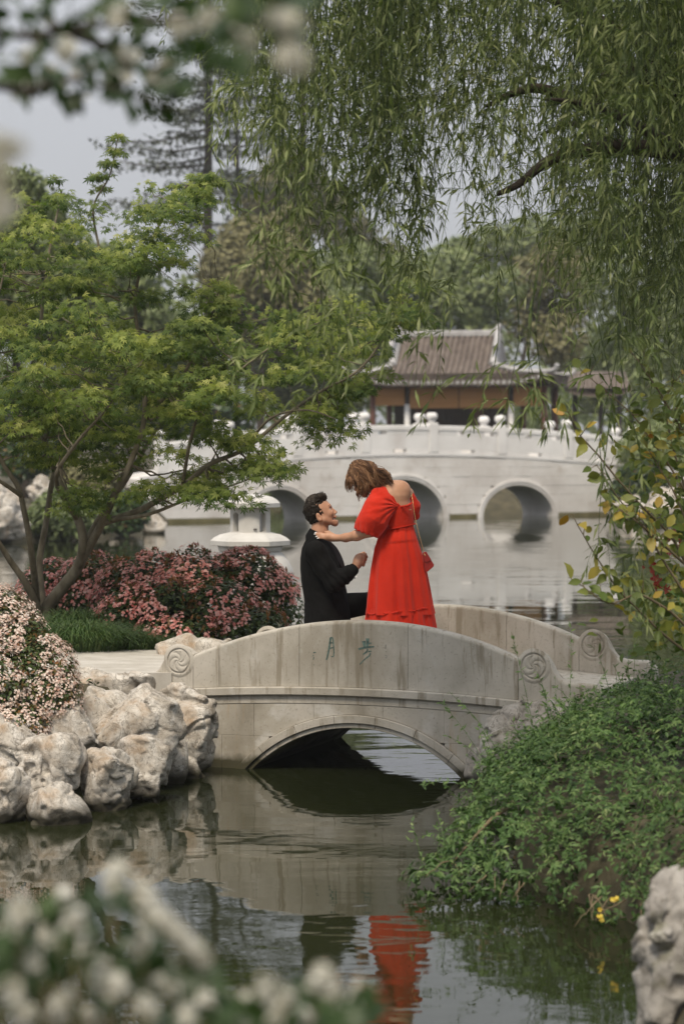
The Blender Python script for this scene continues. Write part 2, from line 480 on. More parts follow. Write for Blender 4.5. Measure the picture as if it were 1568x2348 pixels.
def ground_h(x, y):
    z = np.full(np.shape(x), -.6)
    def lay(z, poly, top, ramp, low=-.45):
        s = -poly_sd(x, y, poly) / ramp
        t = np.clip(s + .45, 0, 1); t = t * t * (3 - 2 * t)
        return np.maximum(z, low + (top - low) * t)
    z = lay(z, ISLAND, .60, .55)
    z = lay(z, RIGHT, .40, .5) + np.where((x > 1.2) & (y > 15), .12, 0)
    z = lay(z, NEAR, .55, 1.0)
    z = lay(z, FAR, .75, 1.6)
    p = np.stack([x, y, np.zeros(np.shape(x))], -1)
    return z + np.where(z > 0, .05, 0) * fbm(p * 1.7, 3) + np.where((y > 95), np.clip((y - 95) / 60, 0, 3.0), 0)
def _lines(dense, coarse): return np.unique(np.round(np.concatenate([dense, coarse]), 3))
gx = _lines(np.arange(-7, 7.01, .18), np.concatenate([np.arange(-40, 41, 1.0), [-900, -600, -400, -250, -150, -100, -70, -50, 50, 70, 100, 150, 250, 400, 600, 900]]))
gy = _lines(np.arange(6, 27.01, .18), np.concatenate([np.arange(-30, 6, 1.), np.arange(27, 100, .9), [-40, 105, 110, 120, 130, 145, 160, 200, 260, 350, 500, 800, 1300]]))
GX, GY = np.meshgrid(gx, gy, indexing='ij')
GZ = ground_h(GX, GY)
nx, ny = GX.shape
ii, jj = np.meshgrid(np.arange(nx - 1), np.arange(ny - 1), indexing='ij')
a_ = ii * ny + jj
mesh_obj('ground', np.stack([GX, GY, GZ], -1).reshape(-1, 3), np.stack([a_, a_ + ny, a_ + ny + 1, a_ + 1], -1).reshape(-1, 4), M_BANK, smooth=True)['kind'] = 'structure'

m = bpy.data.materials.new('pond_water'); nt, b, out = nodes_of(m)
nt.links.new(ramp_node(nt, noise_node(nt, .35, 3), [(.3, (.013, .016, .006)), (.7, (.022, .026, .010))]), b.inputs['Base Color'])
b.inputs['Roughness'].default_value = .012
b.inputs['IOR'].default_value = 1.36
tc = nt.nodes.new('ShaderNodeTexCoord')
hs = None
for sc_, st, amt, det, off in ((.8, (.7, 1.3, 1), .75, 1, 0), (3.0, (.6, 1.3, 1), .15, 2, 4), (11, (.5, 1.3, 1), .022, 2, 9)):
    f = noise_node(nt, sc_, det, .5, st, .6, off=off)
    mu = nt.nodes.new('ShaderNodeMath'); mu.operation = 'MULTIPLY'; mu.inputs[1].default_value = amt
    nt.links.new(f, mu.inputs[0])
    if hs is None: hs = mu.outputs[0]
    else:
        ad = nt.nodes.new('ShaderNodeMath'); ad.operation = 'ADD'; nt.links.new(hs, ad.inputs[0]); nt.links.new(mu.outputs[0], ad.inputs[1]); hs = ad.outputs[0]
# calm and ruffled patches
pt = ramp_node(nt, noise_node(nt, .28, 2, .5, (1, .55, 1), 0, off=21), [(.42, (.18, .18, .18)), (.62, (1, 1, 1))])
mu = nt.nodes.new('ShaderNodeMath'); mu.operation = 'MULTIPLY'; nt.links.new(hs, mu.inputs[0]); nt.links.new(pt, mu.inputs[1])
bumped(nt, b, mu.outputs[0], 1.0, .017)
M_WATER = m
mesh_obj('water', [(-300, -40, 0), (300, -40, 0), (300, 140, 0), (-300, 140, 0)], np.array([(0, 1, 2, 3)]), M_WATER)['kind'] = 'structure'
# ------------------------------------------------------------------ near footbridge
BC = A(.0695, 16.645, 0)          # middle of the near face at the waterline
BU = A(.9485, -.3168, 0); BW = A(.3168, .9485, 0)
def B(u, w, z):
    """bridge frame (along, across, up) -> world"""
    u, w, z = np.broadcast_arrays(np.asarray(u, float), np.asarray(w, float), np.asarray(z, float))
    return BC + u[..., None] * BU + w[..., None] * BW + z[..., None] * A(0, 0, 1)
def UZ(dx, dy, w0=0.0):
    """survey point -> (u,z) on the face at w0"""
    c = BC + w0 * BW
    rx, rz = (dx - 784.0) / FD, -(dy - 1027.0) / FD
    # x = rx*d ; y = d ; (x-cx)*BW.x + (d-cy)*BW.y = 0
    d = (c[0] * BW[0] + c[1] * BW[1]) / (rx * BW[0] + BW[1])
    return ((rx * d - c[0]) * BU[0] + (d - c[1]) * BU[1], CAM_H + rz * d)
def curve_fn(pts, w0=0.0):
    q = sorted(UZ(x, y, w0) for x, y in pts)
    return np.array([a for a, _ in q]), np.array([b for _, b in q])
def smooth_fn(us, zs, n=200):
    g = np.linspace(us[0], us[-1], n); z = np.interp(g, us, zs)
    return g, z

BR_ROOT = thing('stone_footbridge', 'low arched grey stone footbridge with carved scroll ends the couple is on', 'bridge', B(0, .9, 0))
def uwz(R): R = np.asarray(R, float); return B(R[..., 0], R[..., 1], R[..., 2])

def strip(us, lo, hi, w0, w1, b=.004, flip=False):
    """stone prism along u between lo(u) and hi(u), w0 front face, w1 back"""
    us = np.asarray(us); lo = np.asarray(lo); hi = np.asarray(hi); s = 1 if w1 > w0 else -1
    def ring(u, l, h, e):
        l2, h2 = l + e, h - e; f = w0 + s * e
        return [(u, f, l2 + b), (u, f + s * b, l2), (u, w1, l2), (u, w1, h2), (u, f + s * b, h2), (u, f, h2 - b)]
    R = [ring(us[0], lo[0], hi[0], b)]
    e0 = us[0] + b; e1 = us[-1] - b
    R += [ring(min(max(u, e0), e1), l, h, 0) for u, l, h in zip(us, lo, hi)]
    R.append(ring(us[-1], lo[-1], hi[-1], b))
    return np.array(R)
def B_strip(name, us, lo, hi, w0, w1, mat, parent=None, b=.004):
    V, F = loft(uwz(strip(us, lo, hi, w0, w1, b)))
    return mesh_obj(name, V, F, mat, parent or BR_ROOT)

# arch intrados: circular segment measured in the photo
uL, _ = UZ(580, 1765); uR, _ = UZ(1056, 1797); _, zc = UZ(808, 1669)
ARC_C = (uL + uR) / 2; hw = (uR - uL) / 2
ARC_R = (hw * hw + zc * zc) / (2 * zc); ARC_Z = zc - ARC_R
def arch_z(u, add=0.0):
    q = (ARC_R + add) ** 2 - (np.asarray(u) - ARC_C) ** 2
    return np.where(q > 0, ARC_Z + np.sqrt(np.maximum(q, 0)), -9)
MOULD_PTS = [(330, 1590), (385, 1588), (500, 1583), (600, 1580), (750, 1582), (900, 1588), (1050, 1598), (1210, 1615), (1330, 1630)]
mu_, mz_ = curve_fn(MOULD_PTS); pz = np.polyfit(mu_, mz_, 2)
def mould_z(u): return np.polyval(pz, u)
W_T = 1.94
# abutment walls and spandrels in big squared stones, two courses
joints = [-1.62, -1.12, -.72, -.28, .22, .66, 1.02, 1.62]
def wall_side(wf, wb, sgn):
    rng = np.random.default_rng(5 if sgn > 0 else 6)
    for k in range(len(joints) - 1):
        for c in range(2):
            off = 0.0 if c else .16
            u0, u1 = joints[k] + (off if k else 0), joints[k + 1] + (off if k < len(joints) - 2 else 0)
            us = np.linspace(u0 + .0006, u1 - .0006, 26)
            ring_top = np.maximum(arch_z(us, .092), -.5)
            lo = np.maximum(ring_top, -.5) if c == 0 else np.maximum(ring_top, .232)
            hi = np.full_like(us, .2308) if c == 0 else np.minimum(mould_z(us) - .098, 9)
            ok = hi - lo > .012
            if ok.sum() < 3: continue
            idx = np.where(ok)[0]
            # keep contiguous runs
            for run in np.split(idx, np.where(np.diff(idx) > 1)[0] + 1):
                if len(run) < 3: continue
                pr = rng.uniform(0, .003) * sgn
                B_strip('wall_stone', us[run], lo[run], hi[run], wf - pr * .5, wb, M_STONE_WET, b=.0015)
    us = np.linspace(-1.62, 1.62, 60)
    B_strip('string_course', us, mould_z(us) - .096, mould_z(us) - .040, wf - .004 * sgn, wb, M_STONE, b=.003)
    B_strip('moulding', us, mould_z(us) - .038, mould_z(us) + .022, wf - .032 * sgn, wb, M_STONE, b=.008)
wall_side(0.0, .22, 1)
wall_side(W_T, W_T - .22, -1)
# ring stones of the arch, in two bands
def ring_band(r0, r1, wf, wb, n, name):
    th = math.acos(max(-1, min(1, (-.35 - ARC_Z) / ARC_R)))
    cuts = np.linspace(-th, th, n + 1)
    for k in range(n):
        g = .0016 / ARC_R
        ts = np.linspace(cuts[k] + g, cuts[k + 1] - g, 9)
        bvl = .004 * (1 if wb > wf else -1)
        R = []
        for t in ts:
            s, c = math.sin(t), math.cos(t)
            pt = lambda r, w: (ARC_C + r * s, w, ARC_Z + r * c)
            R.append([pt(r0 + .004, wf), pt(r0, wf + bvl), pt(r0, wb), pt(r1, wb), pt(r1, wf + bvl), pt(r1 - .004, wf)])
        V, F = loft(uwz(R)); mesh_obj(name, V, F, M_STONE, BR_ROOT)
ring_band(ARC_R, ARC_R + .032, -.004, .2, 9, 'arch_stone')
ring_band(ARC_R + .034, ARC_R + .090, -.022, .2, 9, 'arch_stone')
ring_band(ARC_R, ARC_R + .09, W_T + .01, W_T - .2, 7, 'arch_stone')
# barrel of the arch and deck
th = math.acos((-.4 - ARC_Z) / ARC_R); ts = np.linspace(-th, th, 40)
R = [[(ARC_C + r * math.sin(t), w, ARC_Z + r * math.cos(t)) for r, w in ((ARC_R + .003, .19), (ARC_R + .003, W_T - .19), (ARC_R + .085, W_T - .19), (ARC_R + .085, .19))] for t in ts]
V, F = loft(uwz(R)); mesh_obj('arch_vault', V, F, M_STONE_WET, BR_ROOT, smooth=False)
us = np.linspace(-1.9, 1.9, 40)
def deck_z(u): return mould_z(np.clip(u, -1.5, 1.5)) + .055
for k in range(7):
    u0, u1 = -1.61 + k * .46, -1.61 + (k + 1) * .46
    us = np.linspace(u0 + .002, u1 - .002, 6)
    B_strip('deck_slab', us, deck_z(us) - .07, deck_z(us), .13, W_T - .13, M_STONE, b=.004)

# parapets: sloping coping with rounded top, closed by carved scroll ends
TOP_PTS = [(452, 1497), (520, 1474), (600, 1447), (650, 1437), (700, 1430), (750, 1426), (800, 1424), (850, 1424), (900, 1428), (950, 1434),
           (1000, 1442), (1050, 1456), (1100, 1475), (1150, 1495), (1190, 1511)]
tu_, tz_ = curve_fn(TOP_PTS); ptop = np.polyfit(tu_, tz_, 4)
U_SC = 1.175
def top_z(u): return np.polyval(ptop, np.clip(u, -1.25, 1.22))
# scroll end outline relative to its roundel (distance outward from the slab end)
SC_U = np.array([0, .025, .06, .11, .16, .20, .235, .265, .30, .36, .43, .50, .545, .57])
SC_Z = np.array([.0, .022, .047, .058, .045, .01, -.06, -.115, -.138, -.148, -.152, -.150, -.165, -.215])
def par_ring(u, lo, hi, wf, wb, e=0.0, r=.03):
    s = 1 if wb > wf else -1; f, k = wf + s * e, wb - s * e; h = hi - e
    pts = [(f, lo)]
    for a in np.linspace(0, 90, 5): pts.append((f + s * r * (1 - math.cos(rad(a))), h - r * .8 * (1 - math.sin(rad(a)))))
    for a in np.linspace(90, 0, 5): pts.append((k - s * r * (1 - math.cos(rad(a))), h - r * .8 * (1 - math.sin(rad(a)))))
    pts.append((k, lo))
    return [(u, w, z) for w, z in pts]
def par_slab(name, us, lo, hi, wf, wb, parent=None):
    R = [par_ring(us[0], lo[0], hi[0], wf, wb, .003)] + [par_ring(u, l, h, wf, wb) for u, l, h in zip(us, lo, hi)] + [par_ring(us[-1], lo[-1], hi[-1], wf, wb, .003)]
    R[0] = [(us[0] - .0015, w, z) for _, w, z in R[0]]; R[-1] = [(us[-1] + .0015, w, z) for _, w, z in R[-1]]
    V, F = loft(uwz(R)); o = mesh_obj(name, V, F, M_STONE, parent or BR_ROOT, smooth=False)
    return o
def rosette(uc, zc_, w, sgn, parent, r=.078, spin=1):
    """incised disc with swirling petals"""
    mb = MB(); nr, na = 18, 96
    rr = np.linspace(0.0, 1.0, nr); aa = np.linspace(0, 2 * np.pi, na, endpoint=False)
    Rr, Aa = np.meshgrid(rr, aa, indexing='ij')
    rim = 1 + .045 * np.cos(5 * Aa) * (Rr > .9)
    ph = 5 * (Aa + spin * 2.4 * Rr ** .8) / 2
    hgt = .001 + .0085 * np.abs(np.sin(ph)) ** .45 * np.clip(Rr * 5, 0, 1) + .006 * np.exp(-(Rr / .13) ** 2)
    hgt *= np.clip((1 - Rr) / .05, 0, 1)
    Vr = np.stack([uc + r * Rr * rim * np.cos(Aa), w - sgn * (hgt + .0012), zc_ + r * 1.04 * Rr * rim * np.sin(Aa)], -1)
    V, F = loft(uwz(Vr), True, False); mb.add(V, F)
    ro = mb.build('roundel', M_STONE, parent, smooth=True)
    # raised collar round it
    prof = [(1.10, .0), (1.11, .0075), (1.16, .009), (1.30, .006), (1.48, -.001)]
    Vr = np.array([[(uc + r * q * math.cos(a), w - sgn * h, zc_ + r * 1.04 * q * math.sin(a)) for a in aa] for q, h in prof])
    V, F = loft(uwz(Vr), True, False); mesh_obj('collar', V, F, M_STONE, ro, smooth=True)
def arc_waves(u0, z0, w, sgn, parent, flip):
    mb = MB()
    for c in range(3):
        cu = u0 + flip * (.0 + .085 * c)
        for r in (.034, .022, .011):
            t = np.linspace(.15, math.pi - .15, 9)
            pts = uwz(np.stack([cu + r * np.cos(t), np.full(9, w - sgn * .001), z0 - .012 * c * 0 + r * np.sin(t) + (.02 if c == 1 else 0)], -1))
            V, F = tube(pts, .0035, 5); mb.add(V, F)
    mb.build('wave_carving', M_STONE, parent, smooth=True)
def parapet(wf, wb, cuts, face_sgn):
    for k in range(len(cuts) - 1):
        us = np.linspace(cuts[k] + .0022, cuts[k + 1] - .0022, 24)
        par_slab('parapet_slab', us, mould_z(us) + .024, top_z(us), wf, wb)
    for e in (-1, 1):
        n = 70
        q = np.linspace(0, SC_U[-1], n)
        zt = top_z(e * U_SC) + np.interp(q, SC_U, np.convolve(np.pad(np.interp(np.linspace(0, .57, 58), SC_U, SC_Z), 2, 'edge'), np.ones(5) / 5, 'valid') [np.linspace(0, 57, len(SC_U)).astype(int)] * 0 + SC_Z)
        # round the outline
        zt = np.convolve(np.pad(zt, 3, 'edge'), np.ones(7) / 7, 'valid')
        us = e * (U_SC + .003 + q); lo = mould_z(np.clip(us, -1.55, 1.55)) + .024
        lo = np.minimum(lo, zt - .02)
        o = np.argsort(us)
        sc = par_slab('scroll_end', us[o], lo[o], zt[o], wf, wb)
        rosette(e * (U_SC + .108), top_z(e * U_SC) - .045, wf, face_sgn, sc, spin=e)
        arc_waves(e * (U_SC + .33), mould_z(e * 1.5) + .05, wf, face_sgn, sc, e)
cuts = [-U_SC, -.98, -.385, .40, U_SC]
parapet(0.0, .125, cuts, 1)
parapet(W_T - .12, W_T, [-U_SC, -.75, -.1, .62, U_SC], 1)

# incised characters, old green paint left in the strokes
M_INK = mat_noise('old_green_paint', [(.35, (.05, .075, .065)), (.6, (.13, .20, .175)), (.8, (.27, .33, .30))], 40, .9, .3, 90, .002)
M_INK2 = mat_noise('faint_paint', [(.35, (.20, .20, .17)), (.7, (.33, .335, .30))], 40, .9, .3, 90, .002)
def txt(cx, cy): return (700 + cx * 240 / 1568) / 1.02232, (1470 + cy * 100 / 653) / 1.02232
def strokes(name, L, mat):
    mb = MB()
    for pts, wid in L:
        p = np.array([UZ(*txt(x, y)) for x, y in pts]); p = smooth_path(p, 8) if len(p) > 2 else np.array([p[0] + (p[1] - p[0]) * t for t in np.linspace(0, 1, 5)])
        t = np.gradient(p, axis=0); t /= np.linalg.norm(t, axis=1)[:, None] + 1e-9
        nrm = np.stack([-t[:, 1], t[:, 0]], -1)
        ww = wid * .00047 * (1 - .35 * np.linspace(0, 1, len(p)))
        R = []
        for q, n_, w_ in zip(p, nrm, ww):
            a, c = q + n_ * w_, q - n_ * w_
            R.append([(a[0], .001, a[1]), (a[0], -.0016, a[1]), (c[0], -.0016, c[1]), (c[0], .001, c[1])])
        V, F = loft(uwz(R)); mb.add(V, F)
    return mb.build(name, mat, BR_ROOT)
strokes('carved_character', [([(490, 165), (470, 300), (445, 430), (425, 500)], 16), ([(480, 170), (505, 155), (525, 180), (535, 300), (540, 435), (500, 450)], 11),
                             ([(485, 240), (520, 238)], 10), ([(478, 322), (528, 310)], 10)], M_INK)['label'] = 'incised character for moon with green paint'
strokes('carved_character', [([(1055, 170), (1052, 310)], 26), ([(995, 210), (1012, 310)], 28), ([(1060, 248), (1115, 242)], 12), ([(915, 335), (1010, 312), (1155, 296)], 16),
                             ([(1052, 330), (1050, 375)], 12), ([(1045, 372), (985, 415)], 13), ([(1068, 370), (1112, 366)], 11), ([(1098, 395), (1075, 440), (1010, 490), (935, 570)], 10)], M_INK)['label'] = 'incised character for stroll with green paint'
strokes('small_inscription', [([(225, 390), (265, 383)], 8), ([(215, 435), (230, 432)], 7), ([(220, 490), (235, 480)], 7), ([(230, 455), (235, 475)], 6), ([(230, 575), (240, 580)], 6)], M_INK)
strokes('small_inscription', [([(1330, 265), (1328, 320)], 8), ([(1315, 322), (1340, 318)], 7), ([(1335, 370), (1335, 380)], 7), ([(1320, 432), (1345, 435), (1342, 465), (1322, 468)], 7)], M_INK2)
# ------------------------------------------------------------------ limestone rocks
M_ROCK = mat_noise('pale_limestone', [(.25, (.27, .23, .18)), (.42, (.44, .395, .335)), (.56, (.58, .545, .49)), (.8, (.70, .675, .635))], 3.2, .85, .7, 70, .007, dist=1.6,
    stain=[dict(scale=4.5, lo=0, hi=1, line=.018, col=(.10, .085, .065), amt=.8, off=12, dist=2.0), dict(scale=14, lo=0, hi=1, line=.03, col=(.16, .14, .115), amt=.55, off=15, dist=1.5), dict(scale=3.0, lo=.55, hi=.7, col=(.36, .235, .13), amt=.65, off=2.2),
           dict(scale=9, lo=.58, hi=.7, col=(.14, .12, .095), amt=.75, off=7.7, dist=1.5),
           dict(scale=26, lo=.62, hi=.72, col=(.12, .105, .085), amt=.6, off=4.4, dist=1.0)])
M_ROCK_GREY = mat_noise('grey_limestone', [(.25, (.17, .155, .135)), (.5, (.30, .28, .25)), (.75, (.47, .45, .42))], 3.6, .85, .6, 50, .007, dist=1.4,
    stain=[dict(scale=5, lo=0, hi=1, line=.02, col=(.06, .05, .04), amt=.8, off=12, dist=2.0), dict(scale=8, lo=.55, hi=.68, col=(.13, .115, .09), amt=.7, off=7.7, dist=1.5),
           dict(scale=5, lo=.6, hi=.7, col=(.16, .16, .09), amt=.6, off=1.4)])
wet_line(M_ROCK); wet_line(M_ROCK_GREY)
def rock(name, label, blobs, seed, holes=(), vs=.0105, mat=None, amp=.055, freq=2.6, group=None, cuts=11, tilt=(.3, .2, 1.0)):
    """blobs [(center, radii)] fused, eroded by noise, pierced by holes"""
    lo = np.min([np.array(c) - np.array(r) for c, r in blobs], 0) - .09
    hi = np.max([np.array(c) + np.array(r) for c, r in blobs], 0) + .09
    f = Field(lo, hi, vs); rng = np.random.default_rng(seed)
    for c, r in blobs:
        a = rng.uniform(-.5, .5, 3); R = np.array(Matrix.Rotation(a[2], 3, 'Z') @ Matrix.Rotation(a[0], 3, 'X') @ Matrix.Rotation(a[1], 3, 'Y'))
        f.ell(c, r, R, .06)
    # broken faces: a few planes shear the mass
    g = np.stack(np.meshgrid(*f.ax, indexing='ij'), -1); cen = np.mean([c for c, r in blobs], 0); rad_ = np.mean([r for c, r in blobs], 0)
    for k in range(cuts):
        n_ = unit(1, rng)[0]; n_[1] = -abs(n_[1]); n_[2] = n_[2] * .6 + .2; n_ /= np.linalg.norm(n_)
        off = rng.uniform(.74, 1.05) * np.linalg.norm(n_ * rad_)
        dpl = ((g - cen) @ n_ - off).astype(np.float32); kk = .012
        hh = np.maximum(kk - np.abs(f.F - dpl), 0) / kk; f.F = np.maximum(f.F, dpl) + hh * hh * kk / 4
    w = np.argwhere(np.abs(f.F) < .14); p = f.lo + w * f.vs + seed * 3.7
    q = p + .10 * np.stack([vnoise(p * 4 + 9), vnoise(p * 4 + 31), vnoise(p * 4 + 57)], -1)
    rid = np.clip(1 - np.abs(vnoise(q * freq)) * 4.0, 0, 1)                      # few deep creases
    rid2 = np.clip(1 - np.abs(vnoise(q * freq * 2.7 + 5)) * 5.0, 0, 1) * np.clip(vnoise(q * 2.5 + 70) * 2, 0, 1)
    st = vnoise(q * freq * .8 + 13) * 2.2; terr = (st - np.floor(st)); terr = np.where(terr > .85, (1 - terr) / .15, terr / .85)   # stepped faces
    d = amp * (-.75 * fbm(q * freq * .6, 2) + .75 * rid ** 1.5 + .45 * rid2 + .30 * terr + .26 * fbm(q * 14, 3) + .12 * fbm(q * 46, 2))
    r3 = np.clip(1 - np.abs(vnoise(q * 8 + 3) + .25 * vnoise(q * 25)) * 6, 0, 1) * np.clip(.2 + vnoise(q * 3 + 90) * 2.5, 0, 1)
    d += .016 * r3 ** 1.3 + .004 * np.clip(1 - np.abs(vnoise(q * 19 + 8)) * 5, 0, 1)
    pit = vnoise(q * 9 + 40); d += amp * 1.9 * np.clip(pit - .52, 0, 1) - amp * .30
    f.F[tuple(w.T)] += d.astype(np.float32)
    for c, r in holes: f.ell(c, r, None, .02, True)
    V, F = f.mesh()
    o = mesh_obj(name, V - V.mean(0), F, mat or M_ROCK, smooth=True); o.location = V.mean(0)
    return tag(o, label, 'rock', group)
def rb(x0, x1, y0, y1, d, dep=.9, extra=()):
    """blob list filling the surveyed box at distance d"""
    a, b_ = P(x0, y1, d), P(x1, y0, d)
    c = (a + b_) / 2; r = (b_ - a) / 2
    L = [(A(c[0], d, c[2]), A(r[0] * 1.24, r[0] * dep * 1.05, r[2] * 1.10))]
    for (fx, fz, s) in extra: L.append((A(c[0] + fx * r[0], d - .1 * s * r[0], c[2] + fz * r[2]), A(r[0] * s, r[0] * s * dep, r[2] * s)))
    return L
GRP = 'pale rocks piled along the left bank'
rock('rock', 'pale tan rock at the left picture edge, lowest by the water', rb(-50, 68, 1722, 1905, 14.5, .8, [(.2, -.5, .7), (-.3, .4, .7)]), 1, group=GRP)
rock('rock', 'low wide pale rock at the waterline below the pitted rock', rb(45, 205, 1800, 1912, 14.45, .7, [(-.4, -.2, .7), (.5, -.3, .6)]), 2, group=GRP)
h = P(112, 1766, 14.4)
rock('rock', 'tan pitted rock with two dark round holes', rb(48, 205, 1688, 1815, 14.85, .7, [(-.3, .3, .75), (.4, .1, .75)]), 3,
     holes=[(P(122, 1760, 14.52), A(.022, .09, .018)), (P(141, 1763, 14.52), A(.017, .08, .014)), (P(75, 1745, 14.55), A(.03, .06, .012))], group=GRP)
rock('rock', 'upright pale rock standing in the water right of the pitted rock', rb(172, 318, 1690, 1862, 15.0, .75, [(.2, -.35, .8), (-.4, .35, .6)]), 4,
     holes=[(P(287, 1738, 14.75), A(.015, .06, .04))], group=GRP)
rock('rock', 'slanting pale rock with tan foot dipping into the water, right of the upright one', rb(280, 382, 1698, 1842, 15.35, .9, [(.3, -.4, .75), (-.3, .3, .8)]), 5, group=GRP)
rock('rock', 'biggest white rounded boulder on the left bank', rb(228, 422, 1580, 1800, 15.85, .75, [(-.35, .35, .75), (.4, -.2, .75), (.2, .5, .6)]), 6,
     holes=[(P(320, 1670, 15.45), A(.05, .09, .012))], amp=.065, group=GRP)
rock('rock', 'narrow creased rock touching the bridge wall at the waterline', rb(388, 488, 1600, 1790, 16.45, .9, [(.2, -.4, .85), (-.4, .5, .8)]), 7, amp=.065, group=GRP)
rock('rock', 'flat whitish rock below the path, under the left scroll end', rb(120, 378, 1524, 1650, 16.75, .55, [(-.5, .1, .6), (.5, -.1, .75), (0, .2, .7)]), 8, amp=.05, group=GRP)
rock('rock', 'rough tan rock between the white bush and the big boulder', rb(150, 262, 1600, 1720, 16.0, .9, [(.3, -.3, .75)]), 9, group=GRP)
rock('rock', 'sloping stained rock leaning on the bridge end below the moulding', rb(335, 452, 1572, 1680, 16.75, .8, [(.4, -.4, .7)]), 10, amp=.055, group=GRP)
rock('rock', 'large grey flat-faced boulder behind the left scroll end', rb(335, 545, 1466, 1560, 18.6, .55, [(-.3, .2, .75), (.4, .1, .7)]), 11, amp=.035, freq=3.2)
rock('rock', 'stained rock low under the white-flowered bush at the left edge', rb(-70, 90, 1640, 1760, 15.15, .8, [(.3, -.2, .8)]), 16, group=GRP)
rock('rock', 'brownish rock tucked between the bush and the upright rock', rb(60, 235, 1632, 1740, 15.55, .7, [(-.3, .1, .8), (.4, .1, .7)]), 17, group=GRP)
rock('rock', 'wedge of pale rock between the big boulder and the bridge wall', rb(330, 440, 1680, 1800, 16.2, .8, [(.3, .3, .7)]), 18, group=GRP)
rock('rock', 'squat rock in the gap between the flat rock and the biggest boulder', rb(190, 300, 1585, 1665, 16.35, .8, [(.3, .1, .8)]), 19, group=GRP)
GR2 = 'grey rocks at the right bridge end'
rock('rock', 'dark creased rock at the right arch foot, just above the water', rb(1062, 1130, 1690, 1815, 15.65, 1.0, [(-.1, -.3, .8), (.4, .5, .7)]), 12, mat=M_ROCK_GREY, amp=.06, group=GR2)
rock('rock', 'long grey rock slanting up the right bridge wall', rb(1105, 1240, 1618, 1745, 15.6, .8, [(-.5, -.5, .6), (.5, .5, .6)]), 13, mat=M_ROCK_GREY, amp=.06, group=GR2)
rock('rock', 'pale grey rock half under the leaves of the green bush by the bridge', rb(1190, 1330, 1598, 1760, 15.45, .8, [(.2, -.3, .7)]), 14, mat=M_ROCK_GREY, amp=.05, group=GR2)
c0 = P(1540, 2140, 8.6)
rock('standing_rock', 'tall grey standing rock in the lower right corner', [(c0 + A(.03, 0, .05), A(.145, .15, .32)), (c0 + A(.05, .02, -.25), A(.17, .16, .32)), (c0 + A(.05, 0, .25), A(.12, .12, .13)), (c0 + A(.06, 0, -.55), A(.2, .18, .35))], 15,
     mat=M_ROCK_GREY, amp=.05, freq=4, vs=.009)
# far shore rocks
GR3 = 'pale rocks along the far shore'
def far_rock(x0, x1, y0, y1, d, s, lab): rock('shore_rock', lab, rb(x0, x1, y0, y1, d, .8, [(.3, .3, .7), (-.4, -.2, .7)]), s, vs=.045, amp=.2, freq=1.0, group=GR3)
far_rock(-60, 62, 1105, 1245, 57.0, 21, 'big pale rock on the far shore at the left picture edge')
far_rock(62, 128, 1092, 1160, 60.0, 22, 'grey-white rock behind the maple stems, above the green shrub')
far_rock(255, 335, 1165, 1225, 62.0, 23, 'pale rock where the white bridge meets the left shore')
far_rock(322, 372, 1180, 1230, 63.5, 24, 'small reddish rock at the foot of the white bridge, left')
far_rock(1400, 1500, 1140, 1195, 76.5, 25, 'pale rock at the right end of the white bridge')
far_rock(1475, 1580, 1120, 1200, 74.0, 26, 'whitish rock behind the yellow-leaved shrub at the right edge')
# path on the left bank leading to the bridge: flags of pale stone
path_pts = [(-1.20, 17.05), (-.62, 18.72), (-1.6, 19.02), (-2.4, 19.0), (-3.2, 18.7), (-3.8, 17.8), (-3.1, 17.2), (-2.2, 17.0)]
pp = np.array(path_pts)
zt = .655
n = len(pp)
V = np.vstack([np.c_[pp, np.full(n, zt)], np.c_[pp, np.full(n, .45)]])
F = [fan_cap(range(n)), np.array([(i, (i + 1) % n, n + (i + 1) % n, n + i) for i in range(n)])]
# triangulate around the middle so that the outline may be hollow
c = pp.mean(0); V = np.vstack([V, [c[0], c[1], zt]]); F[0] = np.array([(2 * n, i, (i + 1) % n) for i in range(n)])
mesh_obj('path', V, F, M_PATH)['kind'] = 'structure'
# ------------------------------------------------------------------ white garden bridge across the lake
M_WHITE = mat_noise('white_stone', [(.3, (.66, .64, .62)), (.55, (.77, .755, .735)), (.8, (.84, .825, .81))], .9, .75, .25, 20, .01,
    stain=[dict(scale=.9, lo=.56, hi=.72, col=(.52, .47, .43), amt=.5, stretch=(1, 1, .4), off=2)])
M_WHITE2 = mat_noise('white_stone_wall', [(.3, (.56, .525, .49)), (.55, (.71, .685, .655)), (.8, (.79, .77, .745))], .7, .8, .25, 20, .01,
    stain=[dict(scale=1.4, lo=.55, hi=.7, col=(.47, .42, .37), amt=.6, off=2)])
M_ALGAE = mat_noise('algae_band', [(.3, (.10, .09, .035)), (.7, (.2, .175, .09))], 2, .9, .3, 20, .01)
ga = rad(30); GC = A(.907, 76.2, 0); GU = A(math.cos(ga), math.sin(ga), 0); GW = A(-math.sin(ga), math.cos(ga), 0)
def G(R):
    R = np.asarray(R, float); return GC + R[..., 0:1] * GU + R[..., 1:2] * GW + R[..., 2:3] * A(0, 0, 1)
def TZ(dx, dy, w0=0.0):
    c = GC + w0 * GW; rx, rz = (dx - 784.0) / FD, -(dy - 1027.0) / FD
    d = (c[0] * GW[0] + c[1] * GW[1]) / (rx * GW[0] + GW[1])
    return ((rx * d - c[0]) * GU[0] + (d - c[1]) * GU[1], CAM_H + rz * d)
FB = thing('garden_bridge', 'long white stone bridge with round arches and ball-topped posts across the lake', 'bridge', GC + A(2, 1, 0))
q = sorted(TZ(x, y) for x, y in [(430, 1083), (600, 1062), (720, 1052), (840, 1046), (990, 1044), (1150, 1050), (1300, 1058), (1400, 1066), (1500, 1076)])
